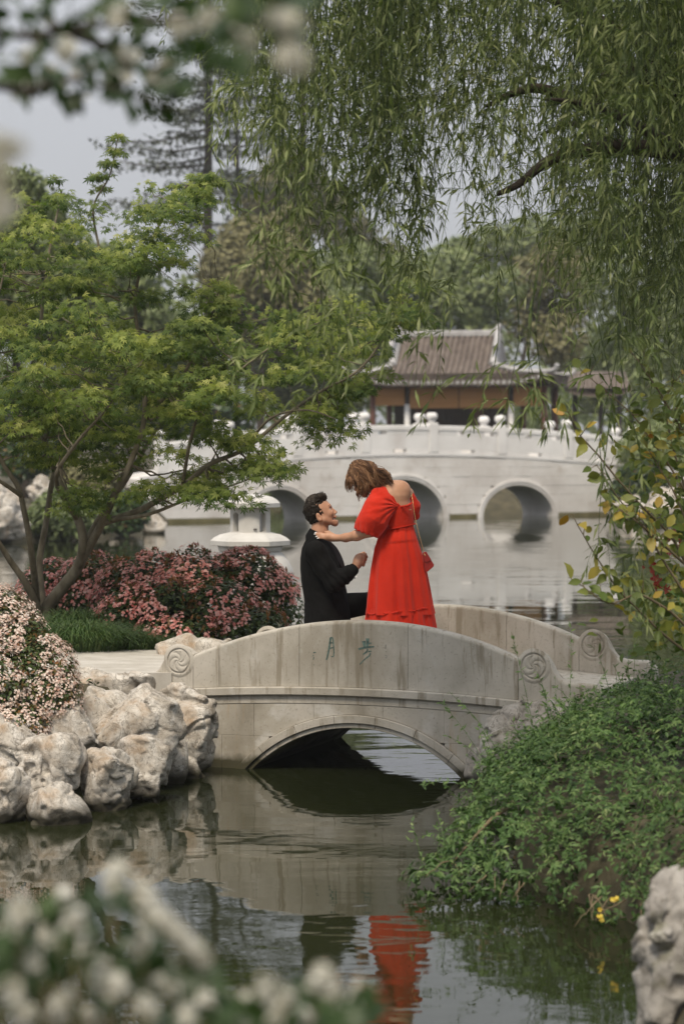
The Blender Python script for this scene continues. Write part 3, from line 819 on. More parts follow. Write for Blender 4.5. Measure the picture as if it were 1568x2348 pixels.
pb = np.polyfit([a for a, _ in q], [b_ for _, b_ in q], 3)
T0, T1 = TZ(330, 1100)[0], TZ(1490, 1100)[0]
base_z = lambda t: np.polyval(pb, t)
FW = 1.75
ARCH = []
for cx, hw_, ty in ((640, 74, 1121), (925, 92, 1099), (1187, 80, 1112)):
    t_l, _ = TZ(cx - hw_, 1190); t_r, _ = TZ(cx + hw_, 1190); tc_ = (t_l + t_r) / 2; H = TZ(cx, ty)[1]; w_ = (t_r - t_l) / 2
    r_ = (w_ * w_ + H * H) / (2 * H) if H < w_ else None
    ARCH.append((tc_, w_, H))
def ell_top(t, add=0.0):
    z = np.full(np.shape(t), -9.0)
    for tc_, w_, H in ARCH:
        s = 1 - ((t - tc_) / (w_ + add)) ** 2
        z = np.maximum(z, np.where(s > 0, (H + add) * np.sqrt(np.maximum(s, 0)), -9))
    return z
def gstrip(name, us, lo, hi, w0, w1, mat, parent=None, b=.005):
    V, F = loft(G(strip(us, lo, hi, w0, w1, b))); return mesh_obj(name, V, F, mat, parent or FB)
rg = np.random.default_rng(8)
ch = .30
for wf, wb in ((0.0, .3), (FW, FW - .3)):
    for c in range(10):
        z0 = -.19 + c * ch if c else -.6
        z1 = -.19 + (c + 1) * ch - .004
        t = T0 - rg.uniform(0, .6)
        while t < T1:
            L = rg.uniform(.75, 1.25); us = np.linspace(t + .002, t + L - .002, 15)
            lo = np.maximum(ell_top(us, .2), z0); hi = np.minimum(base_z(us) - .01, z1)
            ok = np.where(hi - lo > .04)[0]
            for run in np.split(ok, np.where(np.diff(ok) > 1)[0] + 1) if len(ok) else []:
                if len(run) > 2: gstrip('wall_stone', us[run], lo[run], hi[run], wf + (rg.uniform(-.006, .006)), wb, M_ALGAE if (z1 < .13) else M_WHITE2)
            t += L
# arch mouldings and vaults
for tc_, w_, H in ARCH:
    for add0, add1, pr in ((0, .085, .012), (.09, .2, .032)):
        for wf, sg, wb in ((0.0, 1, .35), (FW, -1, FW - .35)):
            ths = np.linspace(-1.62, 1.62, 40); R = []
            for th_ in ths:
                s, c = math.sin(th_), math.cos(th_)
                pt = lambda ad, w: (tc_ + (w_ + ad) * s, w, (H + ad) * c - .0)
                R.append([pt(add0, wf - sg * pr), pt(add0, wb), pt(add1, wb), pt(add1, wf - sg * (pr - .01)), pt((add0 + add1) / 2, wf - sg * pr)])
            V, F = loft(G(R)); mesh_obj('arch_ring', V, F, M_WHITE2, FB, smooth=False)
    ths = np.linspace(-1.75, 1.75, 40)
    R = [[(tc_ + (w_ + ad) * math.sin(a), w, (H + ad) * math.cos(a)) for ad, w in ((.004, .3), (.004, FW - .3), (.15, FW - .3), (.15, .3))] for a in ths]
    V, F = loft(G(R)); mesh_obj('vault', V, F, M_WHITE2, FB, smooth=False)
us = np.linspace(T0, T1, 60)
V, F = loft(G(strip(us, base_z(us) - .25, base_z(us) + .02, .25, FW - .25, .01))); mesh_obj('deck', V, F, M_WHITE2, FB)
for wf, wb in ((-.02, .3), (FW + .02, FW - .3)):
    gstrip('base_course', us, base_z(us) - .008, base_z(us) + .10, wf, wb, M_WHITE)
# parapets
near_posts = [TZ(x, 1000)[0] for x in (373, 528, 683, 839, 994, 1151, 1303, 1455)]
far_posts = [TZ(x, 1000, FW)[0] for x in (498, 650, 805, 957, 1104, 1255, 1405)]
PH = .95
def balustrade(posts, w0, w1, sg):
    wm = (w0 + w1) / 2
    for k, t in enumerate(posts):
        z = base_z(t)
        po = thing_part = None
        R = []
        V, F = cbox(t - .17, t + .17, wm - .15, wm + .15, z + .1, z + PH + .1, .02)
        po = mesh_obj('post', G(V), F, M_WHITE, FB)
        prof = [(.09, 0), (.14, .03), (.105, .06), (.10, .09), (.165, .13), (.185, .19), (.18, .26), (.15, .30), (.13, .325), (.05, .335)]
        V, F = lathe(prof, 16, (t, wm, z + PH + .1)); mesh_obj('ball_cap', G(V), F, M_WHITE, po, smooth=True)
    for a, b_ in zip(posts[:-1], posts[1:]):
        us = np.linspace(a + .175, b_ - .175, 10); z = base_z(us)
        gstrip('panel', us, z + .21, z + .68, wm - .115, wm + .115, M_WHITE)
        gstrip('rail', us, z + .80, z + .97, wm - .145, wm + .145, M_WHITE, b=.02)
        L = b_ - a
        # small blocks under the rail and under the panel leave narrow dark slots between them
        for f0, f1 in ((.08, .16), (.30, .60), (.68, .92)) if int(a * 7) % 2 else ((.08, .34), (.44, .74), (.88, .92)):
            u2 = np.linspace(a + L * f0, a + L * f1, 4); gstrip('rail_block', u2, base_z(u2) + .682, base_z(u2) + .798, wm - .12, wm + .12, M_WHITE)
        for f0, f1 in ((.07, .40), (.60, .93)):
            u2 = np.linspace(a + L * f0, a + L * f1, 4); gstrip('foot_block', u2, base_z(u2) + .102, base_z(u2) + .208, wm - .12, wm + .12, M_WHITE)
balustrade(near_posts, -.02, .26, 1)
balustrade(far_posts, FW - .26, FW + .02, -1)

# ------------------------------------------------------------------ pavilion
M_TILE = mat_noise('grey_roof_tile', [(.3, (.09, .07, .058)), (.55, (.155, .125, .105)), (.8, (.23, .195, .165))], 2.5, .85, .3, 30, .01)
M_RIDGE = mat_noise('pale_ridge_tile', [(.3, (.30, .29, .285)), (.7, (.46, .45, .445))], 2.5, .85, .3, 30, .01)
M_REDWOOD = mat_noise('red_brown_timber', [(.3, (.075, .028, .018)), (.7, (.14, .055, .035))], 3, .5, .2, 30, .005)
M_DARKWOOD = mat_noise('dark_timber', [(.3, (.02, .015, .012)), (.7, (.045, .032, .024))], 3, .6, .2, 30, .005)
M_BAMBOO = mat_noise('bamboo_blind', [(.3, (.36, .17, .06)), (.7, (.50, .26, .10))], 2, .8, .3, 30, .01, stretch=(.3, .3, 14))
PD = 95.0
PV = thing('pavilion', 'garden pavilion with grey tiled roof and orange bamboo blinds behind the white bridge', 'pavilion', (4.6, PD + 2.2, .7))
ex0, ex1 = P(820, 880, PD)[0], P(1296, 880, PD)[0]
ez = P(0, 878, PD)[2]; rz_ = P(0, 770, PD + 2.4)[2]
rx0, rx1 = P(912, 767, PD + 2.4)[0], P(1138, 767, PD + 2.4)[0]
yE, yR, yB = PD, PD + 2.45, PD + 4.9
def roof_z(s):                      # s 0 at eave, 1 at ridge: concave slope
    return ez + (rz_ - ez) * (.72 * s + .28 * s * s * s + .0)
def eave_lift(x):                   # corners sweep upward
    q = np.clip((abs(x - (ex0 + ex1) / 2) / ((ex1 - ex0) / 2) - .55) / .45, 0, 1); return .38 * q * q
gx0, gx1 = rx0 - .05, rx1 + .05     # gable planes
def slope_pt(x, s, side):
    """front (side -1) and back (+1) slopes; hips beyond the gable"""
    y = yE + (yR - yE) * s if side < 0 else yB - (yB - yR) * s
    return A(x, y, roof_z(s) + eave_lift(x) * (1 - s) ** 2)
S_G = .42                            # hips run from the corners up to this height
nrow = 36
xs = np.linspace(ex0 + .05, ex1 - .05, nrow)
for side in (-1, 1):
    for x in xs:
        smax = 1.0
        if x < gx0: smax = S_G * (x - ex0) / (gx0 - ex0)
        if x > gx1: smax = S_G * (ex1 - x) / (ex1 - gx1)
        if smax < .04: continue
        ss = np.linspace(-.02, smax, 10)
        pts = np.array([slope_pt(x, s, side) for s in ss]) + A(0, 0, .05)
        V, F = tube(pts, .075, 6); r = mesh_obj('tile_row', V, F, M_TILE, PV, smooth=True)
        if side < 0:
            V, F = tube([pts[0] + A(0, -.03, .0), pts[0] + A(0, .02, 0)], .078, 8); mesh_obj('eave_tile', V, F, M_RIDGE, r)
# roof planes under the tile rows
for side in (-1, 1):
    rows = []
    for s in np.linspace(0, 1, 12):
        if s <= S_G: a, b_ = ex0 + (gx0 - ex0) * s / S_G, ex1 - (ex1 - gx1) * s / S_G
        else: a, b_ = gx0, gx1
        rows.append([slope_pt(x, s, side) for x in np.linspace(a, b_, 24)])
    Rr = np.array(rows); Rb = Rr - A(0, 0, .12)
    V, F = loft(np.concatenate([Rr, Rb[:, ::-1]], 1), True, True); mesh_obj('roof_plane', V, F, M_TILE, PV)
for e, (xe, xg) in enumerate(((ex0, gx0), (ex1, gx1))):        # side hips
    rows = []
    for s in np.linspace(0, S_G, 7):
        x = xe + (xg - xe) * s / S_G; f = s / 1.0
        y0, y1 = yE + (yR - yE) * s, yB - (yB - yR) * s
        rows.append([A(x, y, roof_z(s) + .38 * (1 - s) ** 2 * max(0, (abs(y - yR) / (yR - yE) - .4) / .6) ** 2) for y in np.linspace(y0, y1, 14)])
    Rr = np.array(rows); V, F = loft(np.concatenate([Rr, (Rr - A(0, 0, .1))[:, ::-1]], 1)); mesh_obj('hip_plane', V, F, M_TILE, PV)
    for y in np.linspace(yE + .2, yB - .2, 22):
        fr = 1 - abs(y - yR) / (yR - yE); sm = min(S_G, fr)
        if sm < .04: continue
        pts = [A(xe + (xg - xe) * s / S_G, y, roof_z(s) + .05 + .38 * (1 - s) ** 2 * max(0, (abs(y - yR) / (yR - yE) - .4) / .6) ** 2) for s in np.linspace(0, sm, 6)]
        V, F = tube(pts, .06, 5); mesh_obj('tile_row', V, F, M_TILE, PV, smooth=True)
    # gable wall and gable ridge with upturned white end
    V = [A(xg, yE + (yR - yE) * S_G, roof_z(S_G)), A(xg, yB - (yB - yR) * S_G, roof_z(S_G)), A(xg, yR, rz_)]
    dx = .06; V = np.array([v - A(dx, 0, 0) for v in V] + [v + A(dx, 0, 0) for v in V])
    mesh_obj('gable', V, [np.array([(0, 2, 1), (3, 4, 5)]), np.array([(0, 1, 4, 3), (1, 2, 5, 4), (2, 0, 3, 5)])], M_RIDGE, PV)
    for side in (-1, 1):
        pts = [slope_pt(xg, s, side) + A(0, 0, .14) for s in np.linspace(S_G - .02, .97, 8)]
        V, F = tube(smooth_path(pts, 14), np.linspace(.17, .12, 14), 6); mesh_obj('gable_ridge', V, F, M_RIDGE, PV)
        sg = -1 if e == 0 else 1
        yc = yE if side < 0 else yB
        pts = [A(xg, yE + (yR - yE) * S_G if side < 0 else yB - (yB - yR) * S_G, roof_z(S_G) + .12), A((xg + xe) / 2, (yc * .55 + yR * .45) if 0 else yc + (yR - yc) * S_G / 2, roof_z(S_G / 2) + .17), A(xe, yc, ez + .46), A(xe + sg * .22, yc - .15 * -side, ez + .7)]
        V, F = tube(smooth_path(pts, 14), np.linspace(.14, .09, 14), 6); mesh_obj('hip_ridge', V, F, M_RIDGE, PV)
    sg = -1 if e == 0 else 1
    pts = [A(xg - sg * .15, yR, rz_ + .15), A(xg + sg * .02, yR, rz_ + .28), A(xg + sg * .05, yR - .15, rz_ + .42)]
    V, F = tube(smooth_path(pts, 8), np.linspace(.16, .08, 8), 6); mesh_obj('ridge_end', V, F, M_RIDGE, PV)
    V, F = tube(smooth_path([A(xg + sg * .1, yE + 1.0, rz_ - .55), A(xg + sg * .05, yE + 1.7, rz_ - .02), A(xg, yR - .3, rz_ + .35)], 8), np.linspace(.13, .07, 8), 6)
    mesh_obj('gable_ridge', V, F, M_RIDGE, PV)
V, F = cbox(rx0 - .1, rx1 + .1, yR - .13, yR + .13, rz_ - .05, rz_ + .22, .05); mesh_obj('main_ridge', V, F, M_RIDGE, PV)
# eaves beam, posts, blinds, floor, back wall
zf = 1.55
yp = yE + .85
V, F = cbox(ex0 + .5, ex1 - .35, yp - .1, yp + .1, ez - .16, ez + .06, .02); mesh_obj('eaves_beam', V, F, M_REDWOOD, PV)
posts_x = [(P(868, 0, yp)[0], M_REDWOOD), (P(949, 0, yp)[0], M_WHITE), (P(1190, 0, yp)[0], M_WHITE), (P(1266, 0, yp)[0], M_REDWOOD)]
for k, (x, mm) in enumerate(posts_x):
    if mm is M_WHITE:
        V, F = tube([(x, yp, zf), (x, yp, 3.98)], .115, 12); po = mesh_obj('column', V, F, M_WHITE, PV, smooth=True)
        V, F = tube([(x, yp, 3.98), (x, yp, ez - .1)], .105, 12); mesh_obj('column_head', V, F, M_DARKWOOD, po, smooth=True)
    else:
        V, F = tube([(x, yp, zf), (x, yp, ez - .1)], .12, 12); mesh_obj('post', V, F, mm, PV, smooth=True)
    V, F = tube([(x, yB - .85, zf), (x, yB - .85, ez - .1)], .12, 10); mesh_obj('post', V, F, M_REDWOOD, PV, smooth=True)
bl = [(posts_x[0][0] + .1, posts_x[1][0] - .1, 3.93), (posts_x[1][0] + .1, (posts_x[1][0] + posts_x[2][0]) / 2 - .02, 3.82), ((posts_x[1][0] + posts_x[2][0]) / 2 + .02, posts_x[2][0] - .1, 3.82), (posts_x[2][0] + .1, posts_x[3][0] - .1, 3.9)]
for a, b_, zb in bl:
    V, F = cbox(a, b_, yp - .04, yp - .01, zb, ez - .17, .008); mesh_obj('bamboo_blind', V, F, M_BAMBOO, PV)
V, F = cbox(ex0 + .35, ex1 - .2, yE + .6, yB - .5, .5, zf, .05); mesh_obj('platform', V, F, M_WHITE2, PV)
xw0, xw1 = posts_x[0][0] + .25, posts_x[2][0] - .7
V, F = cbox(xw0, xw1, yB - 1.1, yB - .95, zf, ez, .02); mesh_obj('back_wall', V, F, M_DARKWOOD, PV)
for k in range(6):
    x = xw0 + (xw1 - xw0) * (k + .5) / 6
    V, F = cbox(x - .26, x + .26, yB - 1.16, yB - 1.11, zf + .3, ez - .5, .02); mesh_obj('door_panel', V, F, M_REDWOOD if k in (1, 4) else M_DARKWOOD, PV)
V, F = cbox(ex0 + .4, ex1 - .3, yE + .7, yB - .7, ez - .1, ez - .02, .02); mesh_obj('ceiling', V, F, M_DARKWOOD, PV)

PV.rotation_euler = (0, 0, rad(-13))
# smaller covered walk to the right
WK = thing('covered_walk', 'small dark tiled eave with lattice right of the pavilion', 'shelter', (P(1345, 0, 100)[0], 100, .7))
x0, x1 = P(1288, 0, 100)[0], P(1440, 0, 100)[0]; zz = P(0, 905, 100)[2]
rows = [[A(x, 99 + 2.0 * s, zz + 1.0 * s + .25 * (abs(x - (x0 + x1) / 2) / ((x1 - x0) / 2)) ** 3 * (1 - s)) for x in np.linspace(x0 + s * .4, x1 - s * .4, 12)] for s in np.linspace(0, 1, 6)]
Rr = np.array(rows); V, F = loft(np.concatenate([Rr, (Rr - A(0, 0, .1))[:, ::-1]], 1)); mesh_obj('roof_plane', V, F, M_TILE, WK)
for x in np.linspace(x0 + .1, x1 - .1, 14):
    V, F = tube([A(x, 99 + 2 * s, zz + .05 + s + .25 * (abs(x - (x0 + x1) / 2) / ((x1 - x0) / 2)) ** 3 * (1 - s)) for s in np.linspace(0, .9, 5)], .06, 5); mesh_obj('tile_row', V, F, M_TILE, WK, smooth=True)
for x in (x0 + .5, (x0 + x1) / 2 + .2, x1 - .4):
    V, F = tube([(x, 99.8, .7), (x, 99.8, zz + .2)], .11, 8); mesh_obj('post', V, F, M_DARKWOOD, WK, smooth=True)
for k in range(14):
    x = x0 + .6 + k * (x1 - x0 - 1.1) / 13
    V, F = cbox(x - .025, x + .025, 99.7, 99.76, zz - .75, zz - .2, .005); mesh_obj('lattice_bar', V, F, M_DARKWOOD, WK)
for z in (zz - .78, zz - .2):
    V, F = cbox(x0 + .5, x1 - .4, 99.69, 99.77, z, z + .06, .01); mesh_obj('lattice_rail', V, F, M_DARKWOOD, WK)
# garden wall behind
M_WALLW = mat_noise('white_plaster', [(.3, (.50, .49, .48)), (.7, (.62, .61, .60))], 1.2, .9, .2, 20, .01)
GWL = thing('garden_wall', 'low white plaster wall with dark coping behind the covered walk', 'wall', (13, 103, .7))
V, F = cbox(9.2, 26, 102.9, 103.2, .6, 2.6, .03); mesh_obj('wall_face', V, F, M_WALLW, GWL)
V, F = cbox(9.1, 26.1, 102.75, 103.35, 2.605, 2.8, .05); mesh_obj('coping', V, F, M_TILE, GWL)

# ------------------------------------------------------------------ stone lantern
M_LANT = mat_noise('lantern_granite', [(.3, (.50, .485, .455)), (.6, (.60, .585, .555)), (.8, (.67, .655, .63))], 5, .85, .3, 120, .002)
LD = 24.0
lc = P(574, 0, LD)[0]
def LZ(y): return P(0, y, LD)[2]
LN = thing('stone_lantern', 'pale round stone lantern with small arched windows behind the pink bush', 'lantern', (lc, LD, .5))
s_ = LD / FD
V, F = lathe([(86 * s_, LZ(1430)), (97 * s_, LZ(1370)), (100 * s_, LZ(1330)), (97 * s_, LZ(1305)), (88 * s_, LZ(1285)), (74 * s_, LZ(1268)), (66 * s_, LZ(1262))], 40, (lc, LD, 0)); mesh_obj('body', V, F, M_LANT, LN, smooth=True)
V, F = lathe([(66 * s_, LZ(1266)), (72 * s_, LZ(1262)), (75 * s_, LZ(1251))], 40, (lc, LD, 0)); mesh_obj('neck', V, F, M_LANT, LN, smooth=True)
def cap_roof(rad_, y_rim0, y_rim1, y_mid, y_top, r_top, name):
    """hexagonal-rounded roof slab with thick rim"""
    n = 6; a = np.linspace(0, 2 * np.pi, 96, endpoint=False) + rad(12)
    per = np.mod(a, 2 * np.pi / n) - np.pi / n
    hx = (math.cos(np.pi / n) / np.cos(per)) ** .85
    def ring(r, z, blend=1.0): h_ = 1 + (hx - 1) * blend; return [(lc + r * h_[i] * math.cos(a[i]), LD + r * h_[i] * math.sin(a[i]), z) for i in range(96)]
    r = rad_ * s_
    R = [ring(r * .86, LZ(y_rim0)), ring(r * .985, LZ(y_rim0)), ring(r, LZ(y_rim0) + .004), ring(r, LZ(y_rim1) - .004), ring(r * .985, LZ(y_rim1)),
         ring(r * .9, LZ(y_rim1) + .4 * (LZ(y_mid) - LZ(y_rim1)), .9), ring(r * .75, LZ(y_rim1) + .82 * (LZ(y_mid) - LZ(y_rim1)), .6), ring(r * .6, LZ(y_mid), .3), ring(r_top * s_, LZ(y_top), .0)]
    V, F = loft(R); return mesh_obj(name, V, F, M_LANT, LN)
cap_roof(92, 1250, 1238, 1222, 1220, 48, 'lower_roof')
cap_roof(69, 1163, 1152, 1137, 1133, 20, 'upper_roof')
# fire box: a drum with real arched openings
rO, rI = 46 * s_, 33 * s_; z0, z1 = LZ(1221), LZ(1160)
na, nz = 96, 40
opn = [rad(-90 - 45), rad(-90 + 41), rad(90 - 45), rad(90 + 45)]
def is_open(am, zm):
    hh = (zm - z0) / (z1 - z0)
    for o in opn:
        da = (am - o + np.pi) % (2 * np.pi) - np.pi
        wv = da * rO
        hwid = .042
        if hh < .06: continue
        top = .62
        if abs(wv) < hwid:
            if hh < top or (hh - top) * (z1 - z0) < math.sqrt(hwid ** 2 - wv ** 2): return True
    return False
aa = np.linspace(-np.pi, np.pi, na + 1)[:-1]; zz_ = np.linspace(z0, z1, nz + 1)
solid = np.array([[not is_open(aa[i] + np.pi / na, (zz_[j] + zz_[j + 1]) / 2) for j in range(nz)] for i in range(na)])
V = np.array([[[lc + r * math.cos(a), LD + r * math.sin(a), z] for z in zz_] for a in aa for r in (rO, rI)]).reshape(na, 2, nz + 1, 3)
vid = np.arange(na * 2 * (nz + 1)).reshape(na, 2, nz + 1); Q = []
for i in range(na):
    i2 = (i + 1) % na
    for j in range(nz):
        if not solid[i, j]: continue
        Q.append((vid[i, 0, j], vid[i2, 0, j], vid[i2, 0, j + 1], vid[i, 0, j + 1]))
        Q.append((vid[i, 1, j], vid[i, 1, j + 1], vid[i2, 1, j + 1], vid[i2, 1, j]))
        if not solid[(i - 1) % na, j]: Q.append((vid[i, 0, j], vid[i, 0, j + 1], vid[i, 1, j + 1], vid[i, 1, j]))
        if not solid[i2, j]: Q.append((vid[i2, 0, j], vid[i2, 1, j], vid[i2, 1, j + 1], vid[i2, 0, j + 1]))
        if j and not solid[i, j - 1]: Q.append((vid[i, 0, j], vid[i, 1, j], vid[i2, 1, j], vid[i2, 0, j]))
        if j < nz - 1 and not solid[i, j + 1]: Q.append((vid[i, 0, j + 1], vid[i2, 0, j + 1], vid[i2, 1, j + 1], vid[i, 1, j + 1]))
mesh_obj('fire_box', V.reshape(-1, 3), np.array(Q), M_LANT, LN)
pz_ = P(587, 1212, LD); V, F = cbox(pz_[0] - .017, pz_[0] + .017, LD - rO - .006, LD - rO + .02, pz_[2] - .006, pz_[2] + .006, .002); mesh_obj('metal_tab', V, F, M_DARKWOOD, LN)
# ------------------------------------------------------------------ vegetation
M_BARK = mat_noise('maple_bark', [(.3, (.09, .075, .05)), (.55, (.18, .155, .11)), (.8, (.28, .25, .19))], 14, .9, .5, 60, .004, stretch=(1, 1, .35))
M_BARK_D = mat_noise('dark_bark', [(.3, (.022, .017, .012)), (.7, (.06, .047, .034))], 12, .95, .7, 40, .008, stretch=(1, 1, .3))
M_TWIG = mat_noise('twig', [(.3, (.10, .075, .04)), (.7, (.22, .17, .10))], 14, .8, .2, 60, .002)
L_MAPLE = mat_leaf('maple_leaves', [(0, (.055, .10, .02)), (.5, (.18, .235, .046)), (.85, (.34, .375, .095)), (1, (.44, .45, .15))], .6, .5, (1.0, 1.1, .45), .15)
L_WILLOW = mat_leaf('willow_leaves', [(0, (.07, .105, .028)), (.5, (.16, .20, .065)), (.85, (.275, .31, .125)), (1, (.38, .40, .21))], .5, .35, (.95, 1.1, .5), .2)
L_BUSH = mat_leaf('bush_leaves', [(0, (.028, .068, .017)), (.5, (.085, .155, .043)), (.9, (.165, .24, .08)), (1, (.26, .32, .13))], .5, .3, (.9, 1.1, .5), .2)
L_DARK = mat_leaf('dark_leaves', [(0, (.015, .035, .010)), (.6, (.04, .075, .02)), (.85, (.09, .11, .03)), (1, (.20, .09, .03))], .35, .2, (.9, 1.1, .5), .2)
L_BRONZE = mat_leaf('bronze_leaves', [(0, (.03, .055, .015)), (.5, (.08, .12, .032)), (.75, (.19, .10, .035)), (1, (.32, .15, .06))], .4, .25, (1.1, .9, .5), .2)
L_YELLOW = mat_leaf('yellowing_leaves', [(0, (.085, .13, .025)), (.4, (.18, .21, .04)), (.65, (.36, .31, .055)), (.88, (.50, .31, .05)), (1, (.48, .2, .03))], .45, .3, (1, 1, .45), .12)
L_BG = mat_leaf('far_leaves', [(0, (.08, .11, .045)), (.5, (.18, .22, .09)), (1, (.29, .33, .15))], .6, .3, (.95, 1.1, .5), .25)
L_BG2 = mat_leaf('olive_leaves', [(0, (.10, .095, .045)), (.5, (.19, .18, .08)), (1, (.29, .27, .13))], .6, .25, (1, 1.05, .5), .25)
L_CEDAR = mat_leaf('cedar_needles', [(0, (.035, .048, .035)), (.5, (.075, .09, .06)), (1, (.13, .145, .10))], .6, .1, (.9, 1, .7), .2)
L_GRASS = mat_leaf('grass_blades', [(0, (.03, .065, .02)), (.5, (.065, .115, .035)), (1, (.13, .17, .06))], .5, .25, (.9, 1.1, .5), .15)
F_PINK = mat_leaf('pink_petals', [(0, (.58, .16, .13)), (.5, (.82, .38, .33)), (1, (.90, .64, .58))], .55, .2, (1, .8, .8), .08)
F_BLUSH = mat_leaf('blush_petals', [(0, (.52, .30, .23)), (.4, (.74, .58, .49)), (1, (.85, .78, .70))], .55, .2, (1, .9, .85), .08)
F_WHITE = mat_leaf('white_petals', [(0, (.46, .44, .34)), (.5, (.62, .60, .52)), (1, (.74, .73, .67))], .55, .25, (1, 1, .9), .06)
F_YELL = mat_leaf('yellow_petals', [(0, (.55, .38, .04)), (1, (.75, .58, .08))], .5, .2, (1, 1, .6), .05)
F_RED = mat_leaf('red_petals', [(0, (.25, .02, .015)), (1, (.45, .06, .04))], .5, .2, (1, .7, .6), .05)

def twig_path(a, b, n=6, sag=.0, jit=.03, rng=RNG):
    t = np.linspace(0, 1, n)[:, None]; p = a + (b - a) * t
    L = np.linalg.norm(b - a)
    p[:, 2] += sag * L * (t[:, 0] * (1 - t[:, 0])) * 4
    p[1:-1] += rng.normal(size=(n - 2, 3)) * jit * L
    return p

# ---- Japanese maple
MT = P(105, 1405, 20.3)
MAPLE = thing('maple_tree', 'green Japanese maple with several bare stems on the left bank', 'tree', (MT[0], MT[1], .62))
rm = np.random.default_rng(21)
limbs = [
 ([(105, 1440, 20.3), (110, 1395, 20.3), (150, 1340, 20.2), (185, 1290, 20.1), (192, 1240, 20.0), (178, 1190, 20.0), (150, 1130, 20.1), (120, 1060, 20.2), (95, 960, 20.3), (90, 800, 20.4), (110, 600, 20.5), (140, 440, 20.6)], .105, .012),
 ([(185, 1290, 20.1), (230, 1205, 19.9), (265, 1130, 19.8), (300, 1060, 19.8), (330, 960, 19.9), (325, 820, 20), (310, 690, 20.1), (330, 590, 20.2), (385, 480, 20.2), (440, 410, 20.2)], .062, .008),
 ([(190, 1270, 20.1), (225, 1190, 20.3), (290, 1100, 20.6), (345, 1010, 20.9), (420, 900, 21.1), (500, 800, 21.2), (520, 690, 21.2)], .052, .008),
 ([(235, 1200, 19.9), (330, 1165, 19.6), (420, 1112, 19.4), (480, 1065, 19.3), (560, 1030, 19.2), (640, 965, 19.2), (720, 905, 19.3), (820, 850, 19.4), (880, 770, 19.5), (935, 670, 19.6)], .046, .008),
 ([(250, 1193, 19.85), (330, 1182, 19.4), (405, 1155, 19.1), (455, 1138, 18.9), (540, 1110, 18.8), (610, 1085, 18.8)], .030, .006),
 ([(100, 1400, 20.4), (92, 1290, 20.5), (108, 1190, 20.6), (125, 1080, 20.7), (180, 950, 20.9), (215, 800, 21.0), (230, 620, 21.0), (215, 480, 21.0), (255, 400, 21.0), (272, 305, 21.0)], .055, .006),
 ([(95, 1420, 20.3), (60, 1340, 20.1), (22, 1280, 20.0), (-10, 1230, 19.9), (-70, 1140, 19.8), (-130, 1000, 19.8), (-150, 800, 19.8)], .06, .01),
 ([(85, 1380, 20.3), (72, 1260, 19.9), (48, 1135, 19.7), (5, 1060, 19.6), (-40, 940, 19.6), (-20, 780, 19.7), (10, 620, 19.8), (40, 470, 19.8)], .05, .008),
 ([(48, 1135, 19.7), (-30, 1085, 19.3), (-110, 1060, 19.0)], .032, .01),
 ([(178, 1190, 20.0), (130, 1100, 19.5), (180, 1010, 19.2), (250, 930, 19.1), (290, 850, 19.1)], .038, .008),
 ([(330, 960, 19.9), (420, 860, 19.7), (480, 740, 19.7), (505, 660, 19.7)], .03, .007),
 ([(560, 1030, 19.2), (620, 960, 18.9), (700, 940, 18.7), (770, 960, 18.6)], .022, .006),
 ([(420, 1112, 19.4), (440, 1000, 19.0), (470, 920, 18.9), (560, 840, 18.9), (680, 760, 19.0), (800, 720, 19.2)], .026, .006),
]
nodes_xyz, nodes_r = [], []
for k, (pts, r0, r1) in enumerate(limbs):
    w = np.array([P(*p) for p in pts]); n = len(pts) * 5
    sp = smooth_path(w, n); sp += .012 * np.stack([vnoise(sp * 3 + k), vnoise(sp * 3 + 20 + k), 0 * sp[:, 0]], -1)
    rr = .68 * (r0 + (r1 - r0) * np.linspace(0, 1, n) ** .7)
    if k == 0: rr[:6] *= np.linspace(1.5, 1, 6)
    V, F = tube(sp, rr, 10); mesh_obj('stem' if k else 'trunk', V, F, M_BARK, MAPLE, smooth=True)
    q = sp[(n // 3):]; nodes_xyz.append(q); nodes_r.append(rr[(n // 3):])
NX = np.concatenate(nodes_xyz); NR = np.concatenate(nodes_r)
M_OUT = [(-90, 470), (-20, 430), (60, 420), (120, 395), (165, 440), (170, 545), (235, 545), (300, 515), (380, 430), (440, 392), (520, 400), (470, 480), (430, 560), (420, 630), (500, 632), (535, 660),
         (560, 760), (600, 745), (640, 700), (740, 680), (830, 690), (900, 715), (950, 635), (945, 720), (885, 800), (905, 870), (860, 905), (790, 935), (770, 1000), (730, 990), (660, 945), (600, 975), (640, 1050), (635, 1085),
         (560, 1095), (470, 1115), (400, 1075), (330, 1065), (250, 1080), (190, 1125), (110, 1070), (40, 1050), (-90, 1060)]
mp_ = np.array(M_OUT, float)
pads = []
while len(pads) < 295:
    x, y = rm.uniform(-90, 960), rm.uniform(395, 1130)
    s = poly_sd(np.array(x), np.array(y), M_OUT)
    if s > -4: continue
    # looser towards the top middle of the crown
    dens = 1.0
    if y < 700: dens = .75
    if 230 < x < 420 and y < 760: dens = .6
    if x > 560: dens *= .75
    if 540 < x < 600 and y < 900: dens *= .3
    if rm.random() > dens: continue
    dep = 1.5 * min(1, -s / 160) + .35
    pads.append((x, y, 20.1 + rm.uniform(-dep, dep * .8) - (.5 if x > 450 else 0)))
